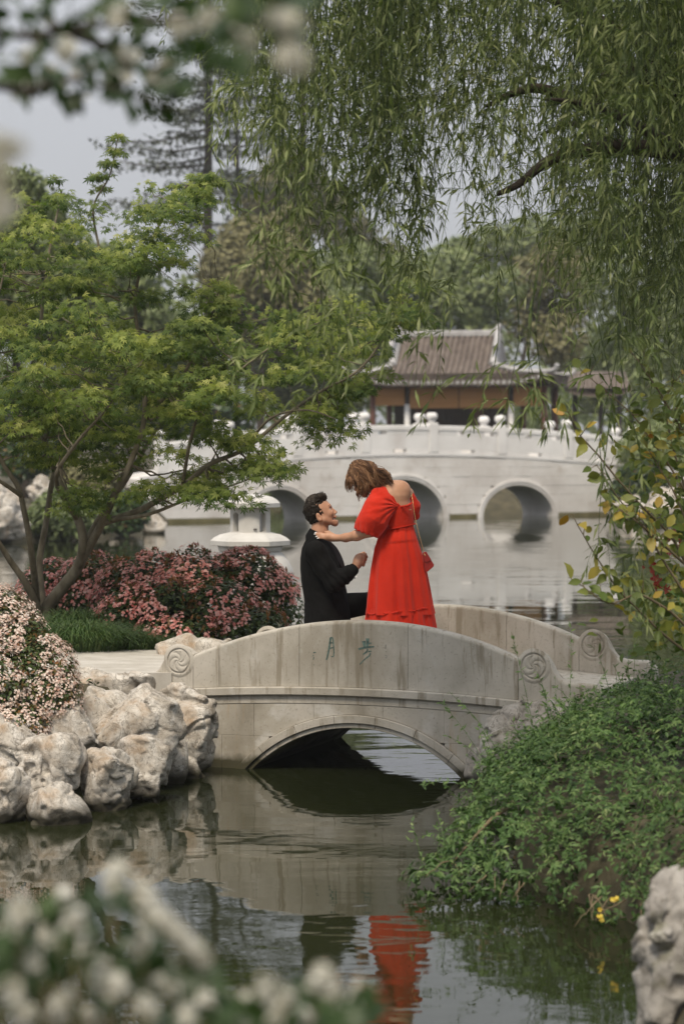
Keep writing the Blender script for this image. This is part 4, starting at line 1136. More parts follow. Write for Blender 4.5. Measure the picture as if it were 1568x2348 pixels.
# shoots standing above the crown
for (x, y, d) in [(272, 312, 21), (262, 345, 21), (250, 372, 21), (240, 398, 21), (222, 402, 21), (214, 470, 21), (205, 505, 21), (232, 430, 21.1), (345, 425, 20.6), (448, 405, 20.2), (430, 440, 20.2), (500, 415, 20.2),
                  (505, 650, 19.7), (515, 690, 19.6), (470, 680, 19.7), (940, 650, 19.5), (935, 690, 19.5), (905, 730, 19.5), (130, 410, 20.6), (145, 450, 20.6), (345, 1112, 19.0), (380, 1110, 19.0), (322, 1125, 19.1), 
                  (585, 1080, 18.8), (630, 1075, 18.8), (500, 1125, 18.8), (470, 1130, 18.8), (620, 1050, 18.9), (535, 1135, 18.7), (445, 1125, 18.8), (185, 1115, 19.5), (200, 1140, 19.5), (175, 1150, 19.5), (220, 1120, 19.6)]:
    pads.append((x, y, d))
fol = MB(); tw = MB()
for (x, y, d) in pads:
    c = P(x, y, d); small = y < 440
    k = np.argmin(np.linalg.norm(NX - c, axis=1) + .35 * np.maximum(0, NX[:, 2] - c[2] + .05))
    pth = twig_path(NX[k], c, 7, -.10, .035, rm)
    V, F = tube(pth, np.linspace(min(.011, NR[k] * .6), .0025, 7), 5, False); tw.add(V, F)
    rx = rm.uniform(.15, .30) * (.5 if small else 1); rz = rx * rm.uniform(.22, .42); n = int(rm.integers(60, 95) * (.5 if small else 1))
    off = unit(n, rm) * np.array([rx, rx, rz]) * (rm.random(n) ** .4)[:, None]
    off[:, 2] -= .35 * (off[:, 0] ** 2 + off[:, 1] ** 2) / rx
    pos = c + off
    out_ = np.c_[off[:, :2], np.zeros(n)] + rm.normal(size=(n, 3)) * .05
    tip = out_ / (np.linalg.norm(out_, axis=1)[:, None] + 1e-6) + A(0, 0, -.55) + rm.normal(size=(n, 3)) * .25
    nrm = A(0, -.55, .8) + out_ * 2.2 + rm.normal(size=(n, 3)) * .4
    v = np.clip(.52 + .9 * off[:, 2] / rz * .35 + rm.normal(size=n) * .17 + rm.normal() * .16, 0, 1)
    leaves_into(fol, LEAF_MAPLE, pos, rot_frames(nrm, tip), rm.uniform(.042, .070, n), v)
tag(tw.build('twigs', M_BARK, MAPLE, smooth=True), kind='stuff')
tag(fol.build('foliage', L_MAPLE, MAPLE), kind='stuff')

# ---- weeping willow, trunk just outside the right of the view
rw = np.random.default_rng(33)
WIL = thing('willow_tree', 'weeping willow with long hanging leafy branches filling the upper right', 'tree', (3.9, 15.7, .45))
wl = [
 ([(3.9, 15.7, .2), (3.86, 15.67, 1.6), (3.75, 15.6, 3.0), (3.5, 15.5, 4.2), (3.3, 15.45, 5.2), (3.2, 15.4, 6.6)], .34, .16),
]
limb_px = [
 ([(1800, 470, 15.4), (1690, 390, 15.2), (1568, 350, 15.0), (1450, 341, 14.9), (1340, 345, 14.8), (1262, 362, 14.7), (1190, 420, 14.6), (1140, 440, 14.5)], .10, .015),
 ([(1800, 300, 15.4), (1690, 215, 15.6), (1568, 195, 15.6), (1490, 168, 15.6), (1400, 186, 15.6), (1345, 245, 15.5), (1290, 222, 15.5), (1230, 200, 15.4), (1170, 212, 15.3), (1115, 238, 15.2)], .13, .012),
 ([(1790, 100, 15.4), (1600, -130, 15.0), (1350, -260, 14.6), (1100, -310, 14.2), (850, -280, 13.8), (640, -190, 13.6), (520, -80, 13.5)], .13, .02),
 ([(1780, 50, 15.3), (1650, -220, 14.2), (1450, -380, 13.4), (1200, -430, 12.8), (950, -400, 12.4), (760, -330, 12.2)], .12, .02),
 ([(1760, 0, 15.4), (1600, -260, 16.4), (1380, -360, 17.2), (1120, -380, 17.8), (860, -330, 18.2), (680, -240, 18.3)], .12, .02),
 ([(1568, 195, 15.6), (1450, 90, 15.9), (1300, 10, 16.1), (1100, -50, 16.3), (900, -60, 16.4), (760, -20, 16.5)], .06, .012),
 ([(1568, 350, 15.0), (1480, 300, 14.0), (1380, 250, 13.4), (1250, 230, 13.1)], .05, .01),
 ([(1450, 341, 14.9), (1400, 330, 15.8), (1320, 290, 16.4), (1240, 310, 16.8)], .045, .01),
]
WNX, WNR = [], []
for k, (pts, r0, r1) in enumerate(wl + limb_px):
    w = np.array(pts, float) if k == 0 else np.array([P(*p) for p in pts])
    if k and pts[0][0] > 1750: w = np.vstack([A(3.5, 15.5, w[0][2] - .45), w])      # limbs leave the trunk
    n = len(w) * 5
    sp = smooth_path(w, n); sp += .05 * np.stack([0 * sp[:, 0], vnoise(sp * 2 + 20 + k), vnoise(sp * 2.3 + k)], -1) * np.linspace(.2, 1, n)[:, None]
    rr = r0 + (r1 - r0) * np.linspace(0, 1, n) ** .8
    V, F = tube(sp, rr, 10); mesh_obj('trunk' if k == 0 else 'limb', V, F, M_BARK_D, WIL, smooth=True)
    if k: WNX.append(sp); WNR.append(rr)
WNX = np.concatenate(WNX)
def low_edge(x):
    return np.interp(x, [480, 560, 620, 700, 800, 850, 900, 960, 1010, 1090, 1160, 1240, 1300, 1350, 1430, 1500, 1640],
                        [300, 430, 640, 720, 740, 690, 650, 660, 720, 690, 740, 770, 800, 860, 950, 990, 980])
strands = []
def add_strand(x, y0, y1, d, lf=1.0, dens=1.0): strands.append((x, y0, y1, d, lf, dens))
while len(strands) < 560:                      # hung in bunches with air between them
    x = rw.uniform(520, 1660); e = low_edge(x)
    if x < 1300 and rw.random() < .12: continue
    y1 = e - abs(rw.normal()) * 200
    if 1050 < x < 1290 and rw.random() < .4: y1 = min(y1, rw.uniform(150, 520))
    y0 = rw.uniform(-330, -30) if rw.random() < .62 or x < 1050 else rw.uniform(-60, 380)
    if y1 - y0 < 170: continue
    d = rw.uniform(12.2, 15.2) if x < 900 else rw.uniform(12.4, 17.6)
    for k in range(int(rw.integers(2, 6)) + (1 if x > 1320 else 1)):
        L_ = y1 - y0
        add_strand(x + rw.normal() * 20, y0 + rw.normal() * 20, y0 + L_ * rw.uniform(.5, 1.08), d + rw.normal() * .15, rw.uniform(.85, 1.15), rw.uniform(.75, 1.1))
# close, pale sprays left of the middle and a few single ends seen against the pavilion
for x, y0, y1, d in [(610, 380, 690, 12.4), (640, 430, 905, 12.3), (690, 420, 935, 12.4), (735, 440, 900, 12.3), (770, 480, 940, 12.2), (800, 500, 930, 12.6), (665, 300, 760, 12.2), (720, 200, 700, 12.3), (825, 420, 830, 12.5), (600, 500, 640, 12.1),
                     (480, 330, 480, 12.6), (500, 360, 520, 12.5), (1010, 560, 905, 12.6), (1018, 700, 905, 12.6), (1230, 640, 985, 12.3), (1226, 760, 985, 12.3), (1225, 650, 940, 12.5), (1135, 700, 880, 12.7), (1170, 600, 960, 12.6),
                     (1410, 600, 1370, 12.9), (1420, 640, 1440, 12.9), (1405, 900, 1280, 12.9), (905, 500, 770, 12.6), (960, 520, 760, 12.5), (870, 450, 790, 12.3)]:
    add_strand(x, y0, y1, d, 1.15, 1.1)
def spray(p0, p1, d, lf, dens, rng):
    """one hanging branch: wavy twig, side twigs, paired narrow leaves"""
    L = np.linalg.norm(p1 - p0); n = max(8, int(L / .09))
    t = np.linspace(0, 1, n)[:, None]; p = p0 + (p1 - p0) * t
    ph = rng.uniform(0, 50); amp = .07 + .05 * L
    p = p + np.stack([amp * vnoise(np.c_[t * L * .9 + ph, t * 0, t * 0 + 3]) - .05 * L * t[:, 0] ** 2, amp * vnoise(np.c_[t * L * .9 + ph, t * 0 + 7, t * 0]), 0 * t[:, 0]], -1) * np.clip(t * 2, 0, 1)
    tws = [(p, np.linspace(.0040, .0012, n))]
    for _ in range(int(L * 3.4 * dens)):
        i = rng.integers(1, max(2, n - 1)); a = rng.uniform(0, 2 * np.pi); l = rng.uniform(.14, .46)
        h_ = A(math.cos(a) - .25, math.sin(a), 0)
        q = p[i] + h_ * l * rng.uniform(.45, .8) + A(0, 0, -l * rng.uniform(.5, .9)); m_ = p[i] + h_ * l * .45 + A(0, 0, -l * .08)
        tws.append((smooth_path([p[i], m_, q], 7), np.linspace(.0019, .0009, 7)))
    mb = MB(); P_, N_, T_, S_ = [], [], [], []
    for k, (q, rr) in enumerate(tws):
        V, F = tube(q, rr, 3, False); mb.add(V, [f.astype(int) for f in F], 0.0)
        l = np.linalg.norm(np.diff(q, axis=0), axis=1).sum(); m = int(l / (.021 if k else .044) * dens)
        if m < 1: continue
        s = np.sort(rng.random(m)) * (len(q) - 1.001); i = s.astype(int); f = (s - i)[:, None]
        q1 = q[np.minimum(i + 1, len(q) - 1)]; base = q[i] * (1 - f) + q1 * f; dr = q1 - q[i]; dr /= np.linalg.norm(dr, axis=1)[:, None] + 1e-9
        a = rng.uniform(0, 2 * np.pi, m); hz = np.c_[np.cos(a), np.sin(a), np.zeros(m)]
        tip = hz * rng.uniform(.35, .9, m)[:, None] + dr * rng.uniform(.6, 1, m)[:, None] + A(0, 0, -.25)
        nr = hz * .7 + A(0, -.35, .6) + rng.normal(size=(m, 3)) * .35
        P_.append(base); N_.append(nr); T_.append(tip); S_.append(rng.uniform(.042, .108, m) * lf)
    if P_:
        P_, N_, T_, S_ = [np.concatenate(z) for z in (P_, N_, T_, S_)]
        v = np.clip(rng.normal(.5, .22, len(P_)) + rng.normal() * .1, 0.03, 1)
        leaves_into(mb, LEAF_WIL, P_, rot_frames(N_, T_), np.c_[S_ * rng.uniform(.7, 1.15, len(S_)), S_, S_], v)
    return mb
LEAF_SLIM = T([(0,0,0),(-.085,.5,.0),(.085,.5,.0),(0,1,-.1)], [(0,2,1),(1,2,3)])
rest = MB()
order = sorted(range(len(strands)), key=lambda i: strands[i][3])
for rank, i in enumerate(order):
    x, y0, y1, d, lf, dens = strands[i]
    p0 = P(x, y0, d); p1 = P(x + rw.normal() * 14, y1, d + rw.normal() * .1)
    mb = spray(p0, p1, d, lf, dens, rw)
    # carry the branch up to a limb
    k = np.argmin(np.linalg.norm((WNX - p0) * A(1, 1, .5), axis=1) + np.where(WNX[:, 2] < p0[2], 1.5, 0))
    k = min(len(WNX) - 1, max(0, k + int(rw.integers(-3, 4)))); mid = (WNX[k] + p0) / 2 + A(0, 0, .25 + .1 * np.linalg.norm(WNX[k] - p0)); mid[:2] = WNX[k][:2] * .35 + p0[:2] * .65 + rw.normal(size=2) * .12
    V, F = tube(smooth_path([WNX[k], mid, p0], 8), np.linspace(.0036, .0022, 8), 4, False); mb.add(V, F, 0.0)
    if rank < 295: mb.build('hanging_branch', L_WILLOW, WIL)
    else:
        for vv in mb.V: pass
        base = rest.n
        rest.V += mb.V; rest.T += [f + base for f in mb.T]; rest.Q += [f + base for f in mb.Q]; rest.vt += mb.vt; rest.vq += mb.vq; rest.n += mb.n
# dense crown over the limbs (much of it above the picture)
n = 24000
cx = rw.uniform(1180, 1720, n); cy = rw.uniform(-620, 330, n) ; cd = rw.uniform(13.4, 19.5, n)
keep = (rw.random(n) < np.clip((cx - 1180) / 330, .12, 1)) & (cy < np.interp(cx, [1180, 1330, 1500, 1720], [-60, 120, 330, 330]))
cl = fbm(np.c_[cx / 90, cy / 130, cd * 1.2], 2) > -.16
keep &= cl
pos = np.array([P(a, b_, c) for a, b_, c in zip(cx[keep], cy[keep], cd[keep])]); m = len(pos)
leaves_into(rest, LEAF_SLIM, pos, rot_frames(unit(m, rw) + A(0, 0, .4), unit(m, rw) * .6 + A(0, 0, -1)), rw.uniform(.08, .13, m), np.clip(rw.normal(.4, .2, m), 0, 1))
n = 30000  # overlong leaves added out of view above, to shade the right side
pos = np.c_[rw.uniform(-1.2, 6.5, n), rw.uniform(9.5, 20, n), np.zeros(n)]
pos[:, 2] = 5.7 + .28 * pos[:, 0] + rw.uniform(0, 2.0, n); pos = pos[rw.random(n) < np.clip((pos[:, 0] - .5) / 2, .04, 1)]
pos = pos[fbm(pos * .9, 2) > -.05]; m = len(pos)
leaves_into(rest, LEAF_SLIM, pos, rot_frames(unit(m, rw) + A(0, 0, .4), unit(m, rw) * .6 + A(0, 0, -1)), rw.uniform(.22, .34, m), np.clip(rw.normal(.4, .2, m), 0, 1))
tag(rest.build('crown', L_WILLOW, WIL), kind='stuff')

# ---- mounded shrubs
def on_mounds(mounds, n, rng, shell=.10, low=-.15, amp=.12, inner=.0):
    """points scattered over fused ellipsoids"""
    area = np.array([r[0] * r[1] + r[1] * r[2] + r[0] * r[2] for c, r in mounds]); area /= area.sum()
    ks = rng.choice(len(mounds), n, p=area); C = np.array([mounds[k][0] for k in ks]); Rr = np.array([mounds[k][1] for k in ks])
    u = unit(n, rng); u[:, 2] = np.where(u[:, 2] < low, np.abs(u[:, 2]), u[:, 2])
    bump = 1 + amp * fbm((C + u * Rr) * 4.5, 3) * 2
    f = (1 - shell * rng.random(n) ** 1.6 - inner * rng.random(n)) * bump
    pos = C + u * Rr * f[:, None]
    nrm = u / Rr; nrm /= np.linalg.norm(nrm, axis=1)[:, None]
    keep = np.ones(n, bool)
    for k, (c, r) in enumerate(mounds):
        dd = np.linalg.norm((pos - c) / r, axis=1); keep &= (dd > .80) | (ks == k)
    return pos[keep], nrm[keep], (1 - (1 - f[keep]) * 3)
def shrub(name, label, mounds, leaf, mat, n, size, rng, base, group=None, tipup=.2, spread=.6, shell=.22, v0=.5, nstem=7, cat='shrub', low=-.15, amp=.12, core=True):
    S = thing(name, label, cat, (float(base[0]), float(base[1]), float(base[2])), group)
    pos, nrm, dp = on_mounds(mounds, n, rng, shell, low, amp)
    m = len(pos); mb = MB()
    tip = nrm * .5 + rng.normal(size=(m, 3)) * spread + A(0, 0, tipup)
    nn = nrm + A(0, 0, .5) + rng.normal(size=(m, 3)) * .45
    leaves_into(mb, leaf, pos, rot_frames(nn, tip), rng.uniform(size[0], size[1], m), np.clip(rng.normal(v0, .2, m), 0, 1))
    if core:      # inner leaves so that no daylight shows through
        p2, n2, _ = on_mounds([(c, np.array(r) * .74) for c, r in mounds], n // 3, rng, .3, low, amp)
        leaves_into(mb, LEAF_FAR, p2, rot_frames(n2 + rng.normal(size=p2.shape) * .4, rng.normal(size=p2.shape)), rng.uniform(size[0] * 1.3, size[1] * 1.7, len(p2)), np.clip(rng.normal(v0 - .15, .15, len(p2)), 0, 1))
    tag(mb.build('foliage', mat, S), kind='stuff')
    for k in range(nstem):
        c, r = mounds[k % len(mounds)]
        e = np.array(c) + unit(1, rng)[0] * np.array(r) * .6; e[2] = max(e[2], c[2])
        b0 = np.array([base[0] + (c[0] - base[0]) * .7, base[1] + (c[1] - base[1]) * .7, base[2]]) + rng.normal(size=3) * A(.06, .06, 0)
        V, F = tube(smooth_path([b0, (b0 + e) / 2 + rng.normal(size=3) * .04, e], 8), np.linspace(.016, .004, 8), 5); mesh_obj('stem', V, F, M_TWIG, S, smooth=True)
    return S
rs = np.random.default_rng(44)
# pink-flowered hawthorn behind the bridge
pm = []
for x, y, d, rx, rz in [(120, 1375, 21.3, 75, 92), (220, 1385, 21.0, 95, 108), (330, 1385, 20.6, 110, 118), (450, 1385, 20.4, 115, 118), (560, 1375, 20.5, 95, 116), (630, 1395, 20.6, 66, 90), (500, 1415, 20.0, 100, 85), (380, 1415, 19.9, 90, 80), (300, 1420, 19.9, 70, 72), (420, 1450, 19.8, 110, 52), (560, 1440, 19.9, 100, 55), (290, 1445, 20.0, 70, 50)]:
    s = d / FD; pm.append((P(x, y, d), A(rx * s, rx * s * 1.1, rz * s)))
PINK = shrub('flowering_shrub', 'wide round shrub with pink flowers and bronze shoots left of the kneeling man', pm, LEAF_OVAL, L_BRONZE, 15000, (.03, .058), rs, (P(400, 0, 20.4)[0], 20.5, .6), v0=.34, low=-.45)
def flower_heads(S, mounds, n_heads, per, rng, mat, fsize, hr, thr=.0, shell=.03, low=-.1, cl=3.0, name='flowers', spike=0.0):
    pos, nrm, _ = on_mounds(mounds, n_heads, rng, shell, low, .12)
    keep = fbm(pos * cl + 5, 2) > thr; pos, nrm = pos[keep], nrm[keep]
    mb = MB()
    for p, n_ in zip(pos, nrm):
        k = int(rng.integers(per[0], per[1])); off = unit(k, rng) * hr * rng.uniform(.5, 1.1, k)[:, None]
        u = n_ + A(0, 0, .3); off += u * hr * .5
        leaves_into(mb, FLOWER5, p + off, rot_frames(u + off / hr * .6 + rng.normal(size=(k, 3)) * .25, rng.normal(size=(k, 3))), rng.uniform(fsize[0], fsize[1], k), np.clip(rng.normal(.5, .27, k), 0, 1))
    return tag(mb.build(name, mat, S), kind='stuff')
flower_heads(PINK, pm, 3600, (3, 8), rs, F_PINK, (.011, .017), .028, -.03, cl=3.2)
# bronze young shoots
pos, nrm, _ = on_mounds(pm, 1500, rs, .02, -.1, .12); mb = MB(); pos = pos[(nrm[:, 2] > .35)][:420]
k = 5; pp_ = np.repeat(pos, k, 0) + rs.normal(size=(len(pos) * k, 3)) * .008
leaves_into(mb, LEAF_DIAM, pp_, rot_frames(unit(len(pp_), rs), unit(len(pp_), rs) * .45 + A(0, 0, 1)), rs.uniform(.03, .06, len(pp_)), np.clip(rs.normal(.8, .12, len(pp_)), 0, 1))
tag(mb.build('young_shoots', L_BRONZE, PINK), kind='stuff')
# blush-white flowered bush on the rocks at the left edge
wm_ = []
for x, y, d, rx, rz in [(0, 1450, 15.9, 85, 100), (30, 1510, 15.8, 90, 110), (85, 1570, 15.7, 92, 115), (120, 1610, 15.6, 72, 85), (-10, 1590, 15.6, 110, 120), (30, 1670, 15.4, 90, 55), (-60, 1430, 16.0, 90, 90)]:
    s = d / FD; wm_.append((P(x, y, d), A(rx * s, rx * s, rz * s)))
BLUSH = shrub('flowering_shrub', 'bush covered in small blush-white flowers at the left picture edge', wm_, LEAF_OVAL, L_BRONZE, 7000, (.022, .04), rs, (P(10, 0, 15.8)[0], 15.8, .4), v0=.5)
flower_heads(BLUSH, wm_, 3400, (4, 9), rs, F_BLUSH, (.006, .0105), .022, -.14, cl=7, low=-.35, shell=.10)
LEAF_WIDE = T([(0,0,0),(-.17,.40,.03),(0,.45,-.02),(.17,.40,.03),(0,1,-.16)], [(0,2,1),(0,3,2),(1,2,4),(2,3,4)])
# big green bush hanging over the water at right
gm = [(A(.52, 12.2, .06), A(.20, .3, .12)), (A(1.16, 13.5, .24), A(.44, .75, .36)), (A(1.85, 11.3, .22), A(.55, .8, .42)), (A(1.75, 10.2, .2), A(.42, .7, .36)), (A(2.0, 9.2, .25), A(.6, .8, .4)), (A(1.95, 13.3, .30), A(1.05, 1.5, .62)), (A(1.35, 13.0, .22), A(.72, 1.15, .50)), (A(.98, 12.5, .16), A(.46, .75, .34)), (A(1.72, 14.5, .35), A(.56, .8, .46)), (A(2.5, 14.4, .45), A(.9, 1.2, .56)), (A(1.45, 12.0, .12), A(.55, .7, .32)), (A(2.2, 12.2, .2), A(.7, .9, .45)), (A(.70, 12.25, .10), A(.24, .4, .17))]
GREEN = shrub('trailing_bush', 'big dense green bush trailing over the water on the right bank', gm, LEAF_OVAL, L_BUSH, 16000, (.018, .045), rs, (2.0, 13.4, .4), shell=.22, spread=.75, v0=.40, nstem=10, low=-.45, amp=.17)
pos, nrm, _ = on_mounds(gm, 9000, rs, .10, -.45, .15); mb = MB(); k = 7      # whorls of narrow leaves at the shoot tips
m = len(pos) * k; c_ = np.repeat(pos, k, 0); n_ = np.repeat(nrm, k, 0); sz = np.repeat(rs.uniform(.7, 1.3, len(pos)), k); tone = np.repeat(rs.normal(.55, .16, len(pos)), k)
rd = unit(m, rs); tip = rd * .9 + n_ * .75 + A(0, 0, -.15)
leaves_into(mb, LEAF_WIDE, c_ + rs.normal(size=(m, 3)) * .004, rot_frames(n_ + A(0, 0, .5) + rd * .3 + rs.normal(size=(m, 3)) * .25, tip), rs.uniform(.026, .046, m) * sz, np.clip(tone + rs.normal(size=m) * .12, 0, 1))
tag(mb.build('leaf_whorls', L_BUSH, GREEN), kind='stuff')
mb = MB(); twg = MB()          # upright and trailing shoots with paired leaflets
pos, nrm, _ = on_mounds(gm, 800, rs, .03, -.3, .17)
for p, n_ in zip(pos, nrm):
    if rs.random() < .35: continue
    L = rs.uniform(.06, .2) if rs.random() < .85 else rs.uniform(.25, .5); d_ = n_ * .8 + A(0, 0, .5) + rs.normal(size=3) * .35
    q = smooth_path([p - n_ * .05, p + d_ * L * .5, p + d_ * L + A(0, 0, -.2 * L)], 7); V, F = tube(q, np.linspace(.0022, .001, 7), 3, False); twg.add(V, F)
    m = int(L / .012); s = rs.random(m) * 5.99; i = s.astype(int); f = (s - i)[:, None]; bp = q[i] * (1 - f) + q[i + 1] * f
    leaves_into(mb, LEAF_LANCE, bp, rot_frames(rs.normal(size=(m, 3)) * .5 + A(0, -.2, .8), unit(m, rs) + d_ * .6), np.c_[rs.uniform(.03, .045, m) * 1.7, rs.uniform(.026, .042, m), np.full(m, .03)], np.clip(rs.normal(.66, .17, m), 0, 1))
tag(mb.build('leafy_shoots', L_BUSH, GREEN), kind='stuff'); tag(twg.build('shoot_stems', L_BUSH, GREEN), kind='stuff')
for x, y, d in [(1395, 2040, 11.2), (1362, 2076, 11.2)]:
    p = P(x, y, d) + A(0, -.25, 0); mb = MB(); m = 5
    leaves_into(mb, FLOWER5, p + rs.normal(size=(m, 3)) * .012, rot_frames(A(0, -1, .6) + rs.normal(size=(m, 3)) * .3, rs.normal(size=(m, 3))), rs.uniform(.009, .014, m), rs.random(m))
    mb.build('yellow_flower', F_YELL, GREEN)
for k in range(16):             # bare runners dipping to the water under the bush
    x = rs.uniform(1010, 1480); y = np.interp(x, [960, 1080, 1250, 1480], [1990, 2050, 2085, 2125]); d = np.interp(x, [960, 1480], [12.1, 11.0])
    a = P(x, y - 20, d) + A(0, .1, .05); e = a + A(rs.uniform(-.2, .05), rs.uniform(-.25, 0), -rs.uniform(.05, .12)); e[2] = max(e[2], .005)
    V, F = tube(twig_path(a, e, 6, .06, .03, rs), np.linspace(.004, .0018, 6), 4); mesh_obj('runner', V, F, M_TWIG, GREEN, smooth=True)

# yellowing shrub reaching in from the right: each leaf is its own part
YS = thing('yellow_leaved_shrub', 'thin-branched shrub with yellow-green leaves reaching in from the right edge', 'shrub', (2.75, 13.6, .45))
ry = np.random.default_rng(55)
L_ME = []
for k in range(3):
    tmpl = [(0,0,0),(-.16,.14,.02),(0,.16,0),(.16,.14,.02),(-.29,.42,.05),(0,.45,0),(.29,.42,.05),(-.2,.74,.02),(0,.76,-.03),(.2,.74,.02),(0,1,-.1)]
    V = np.array(tmpl, float) * A(1, 1, (.5, 1.2, 2)[k])
    L_ME.append((V, [np.array([(0, 2, 1), (0, 3, 2), (7, 8, 10), (8, 9, 10)]), np.array([(1, 2, 5, 4), (2, 3, 6, 5), (4, 5, 8, 7), (5, 6, 9, 8)])]))
stems_px = [[(1760, 1640, 13.6), (1660, 1560, 13.4), (1500, 1440, 13.2), (1390, 1320, 13.0), (1310, 1180, 12.8)],
            [(1760, 1600, 13.7), (1640, 1420, 13.5), (1540, 1240, 13.3), (1440, 1130, 13.1), (1330, 1000, 13.0), (1300, 945, 12.9)],
            [(1740, 1500, 13.7), (1640, 1250, 13.6), (1540, 1080, 13.5), (1450, 960, 13.4), (1330, 850, 13.3)],
            [(1740, 1400, 13.8), (1650, 1150, 13.8), (1570, 1000, 13.8), (1490, 870, 13.7), (1440, 800, 13.7)],
            [(1760, 1640, 13.4), (1620, 1480, 13.1), (1480, 1370, 12.9), (1400, 1380, 12.8), (1315, 1332, 12.7)],
            [(1750, 1560, 13.6), (1620, 1350, 13.2), (1530, 1260, 13.0), (1450, 1190, 12.9), (1400, 1160, 12.9)],
            [(1760, 1640, 13.6), (1680, 1500, 13.3), (1580, 1380, 13.1), (1480, 1220, 13.0), (1430, 1160, 13.0), (1365, 1068, 12.9)],
            [(1740, 1480, 13.9), (1600, 1200, 13.9), (1560, 1080, 13.9), (1520, 930, 13.9), (1560, 850, 13.9)],
            [(1740, 1520, 13.5), (1640, 1380, 13.4), (1590, 1230, 13.4), (1540, 1130, 13.4), (1480, 1030, 13.4)]]
nl = 0
def y_leaf(base, tip, size, v):
    global nl
    V, F = L_ME[nl % 3]
    R = rot_frames((A(0, -.7, .6) + ry.normal(size=3) * .5)[None], tip[None])
    W, _ = scatter((V, F), base[None], R, np.array([size])); o = mesh_obj('leaf', W, F, L_YELLOW, YS, smooth=True, val=np.full(8, v)); nl += 1
for k, s in enumerate(stems_px):
    w = smooth_path([P(*q) for q in s], 26); w += .012 * np.stack([vnoise(w * 5 + k), 0 * w[:, 0], vnoise(w * 5 + 9 + k)], -1)
    V, F = tube(w, np.linspace(.011, .0022, 26), 6); st = mesh_obj('stem', V, F, M_TWIG, YS, smooth=True)
    for j in range(5, 26):
        if ry.random() < .9:
            side = ry.normal(size=3) * .6 + A(-.3, -.2, .2); side /= np.linalg.norm(side)
            L = ry.uniform(.05, .26) * (1.1 - j / 30); e = w[j] + side * L + A(0, 0, .05 * L)
            q = twig_path(w[j], e, 5, .05, .04, ry); V, F = tube(q, np.linspace(.0032, .0012, 5), 4); mesh_obj('side_twig', V, F, M_TWIG, st, smooth=True)
            for z in range(1 + int(L / .08)):
                if nl >= 300: break
                bp = q[ry.integers(1, 5)]; tp = side * .6 + ry.normal(size=3) * .6 + A(-.1, 0, -.25)
                y_leaf(bp, tp, ry.uniform(.055, .10), float(np.clip(ry.normal(.40, .25), 0, 1)))
V0, F0 = L_ME[1]
n = 700; px = 1600 - np.abs(ry.normal(size=n)) * 85 + ry.normal(size=n) * 25; py = ry.uniform(880, 1500, n); mb = MB()
sel = (px < 1760)
pos = np.array([P(a, b_, c) for a, b_, c in zip(px[sel], py[sel], ry.uniform(13.2, 14.6, sel.sum()))])
leaves_into(mb, (V0, F0), pos, rot_frames(A(0, -.5, .6) + ry.normal(size=pos.shape) * .6, ry.normal(size=pos.shape) + A(-.2, 0, -.3)), ry.uniform(.05, .085, len(pos)), np.clip(ry.normal(.22, .22, len(pos)), 0, 1))
tag(mb.build('inner_leaves', L_YELLOW, YS), kind='stuff')
for (x, y) in [(1530, 1262), (1500, 1300), (1512, 1345), (1530, 1352), (1555, 1240), (1498, 1330), (1545, 1225)]:
    p = P(x, y, 14.1); mb = MB()
    leaves_into(mb, FLOWER5, p + ry.normal(size=(9, 3)) * .02, rot_frames(A(0, -1, .4) + ry.normal(size=(9, 3)) * .4, ry.normal(size=(9, 3))), ry.uniform(.012, .02, 9), ry.random(9)); mb.build('red_flower_cluster', F_RED, YS)

# ground cover on the banks
gp = []
for poly, n in ((ISLAND, 9000), (RIGHT, 3000)):
    pl = np.array(poly); x = rs.uniform(max(-5, pl[:, 0].min()), min(4, pl[:, 0].max()), n); y = rs.uniform(pl[:, 1].min(), pl[:, 1].max(), n)
    k_ = (poly_sd(x, y, poly) < .05) & (poly_sd(x, y, path_pts) > .02) & (fbm(np.c_[x * 2, y * 2, x * 0], 2) > -.12); gp.append(np.c_[x[k_], y[k_], ground_h(x[k_], y[k_]) + .015])
gp = np.concatenate(gp); mb = MB(); m = len(gp)
leaves_into(mb, LEAF_OVAL, gp, rot_frames(A(0, 0, 1) + rs.normal(size=(m, 3)) * .35, rs.normal(size=(m, 3))), rs.uniform(.03, .07, m), np.clip(rs.normal(.5, .25, m), 0, 1))
tag(mb.build('ground_cover', L_DARK), 'low dark leaves and litter covering the soil of the banks', 'ground cover', kind='stuff')
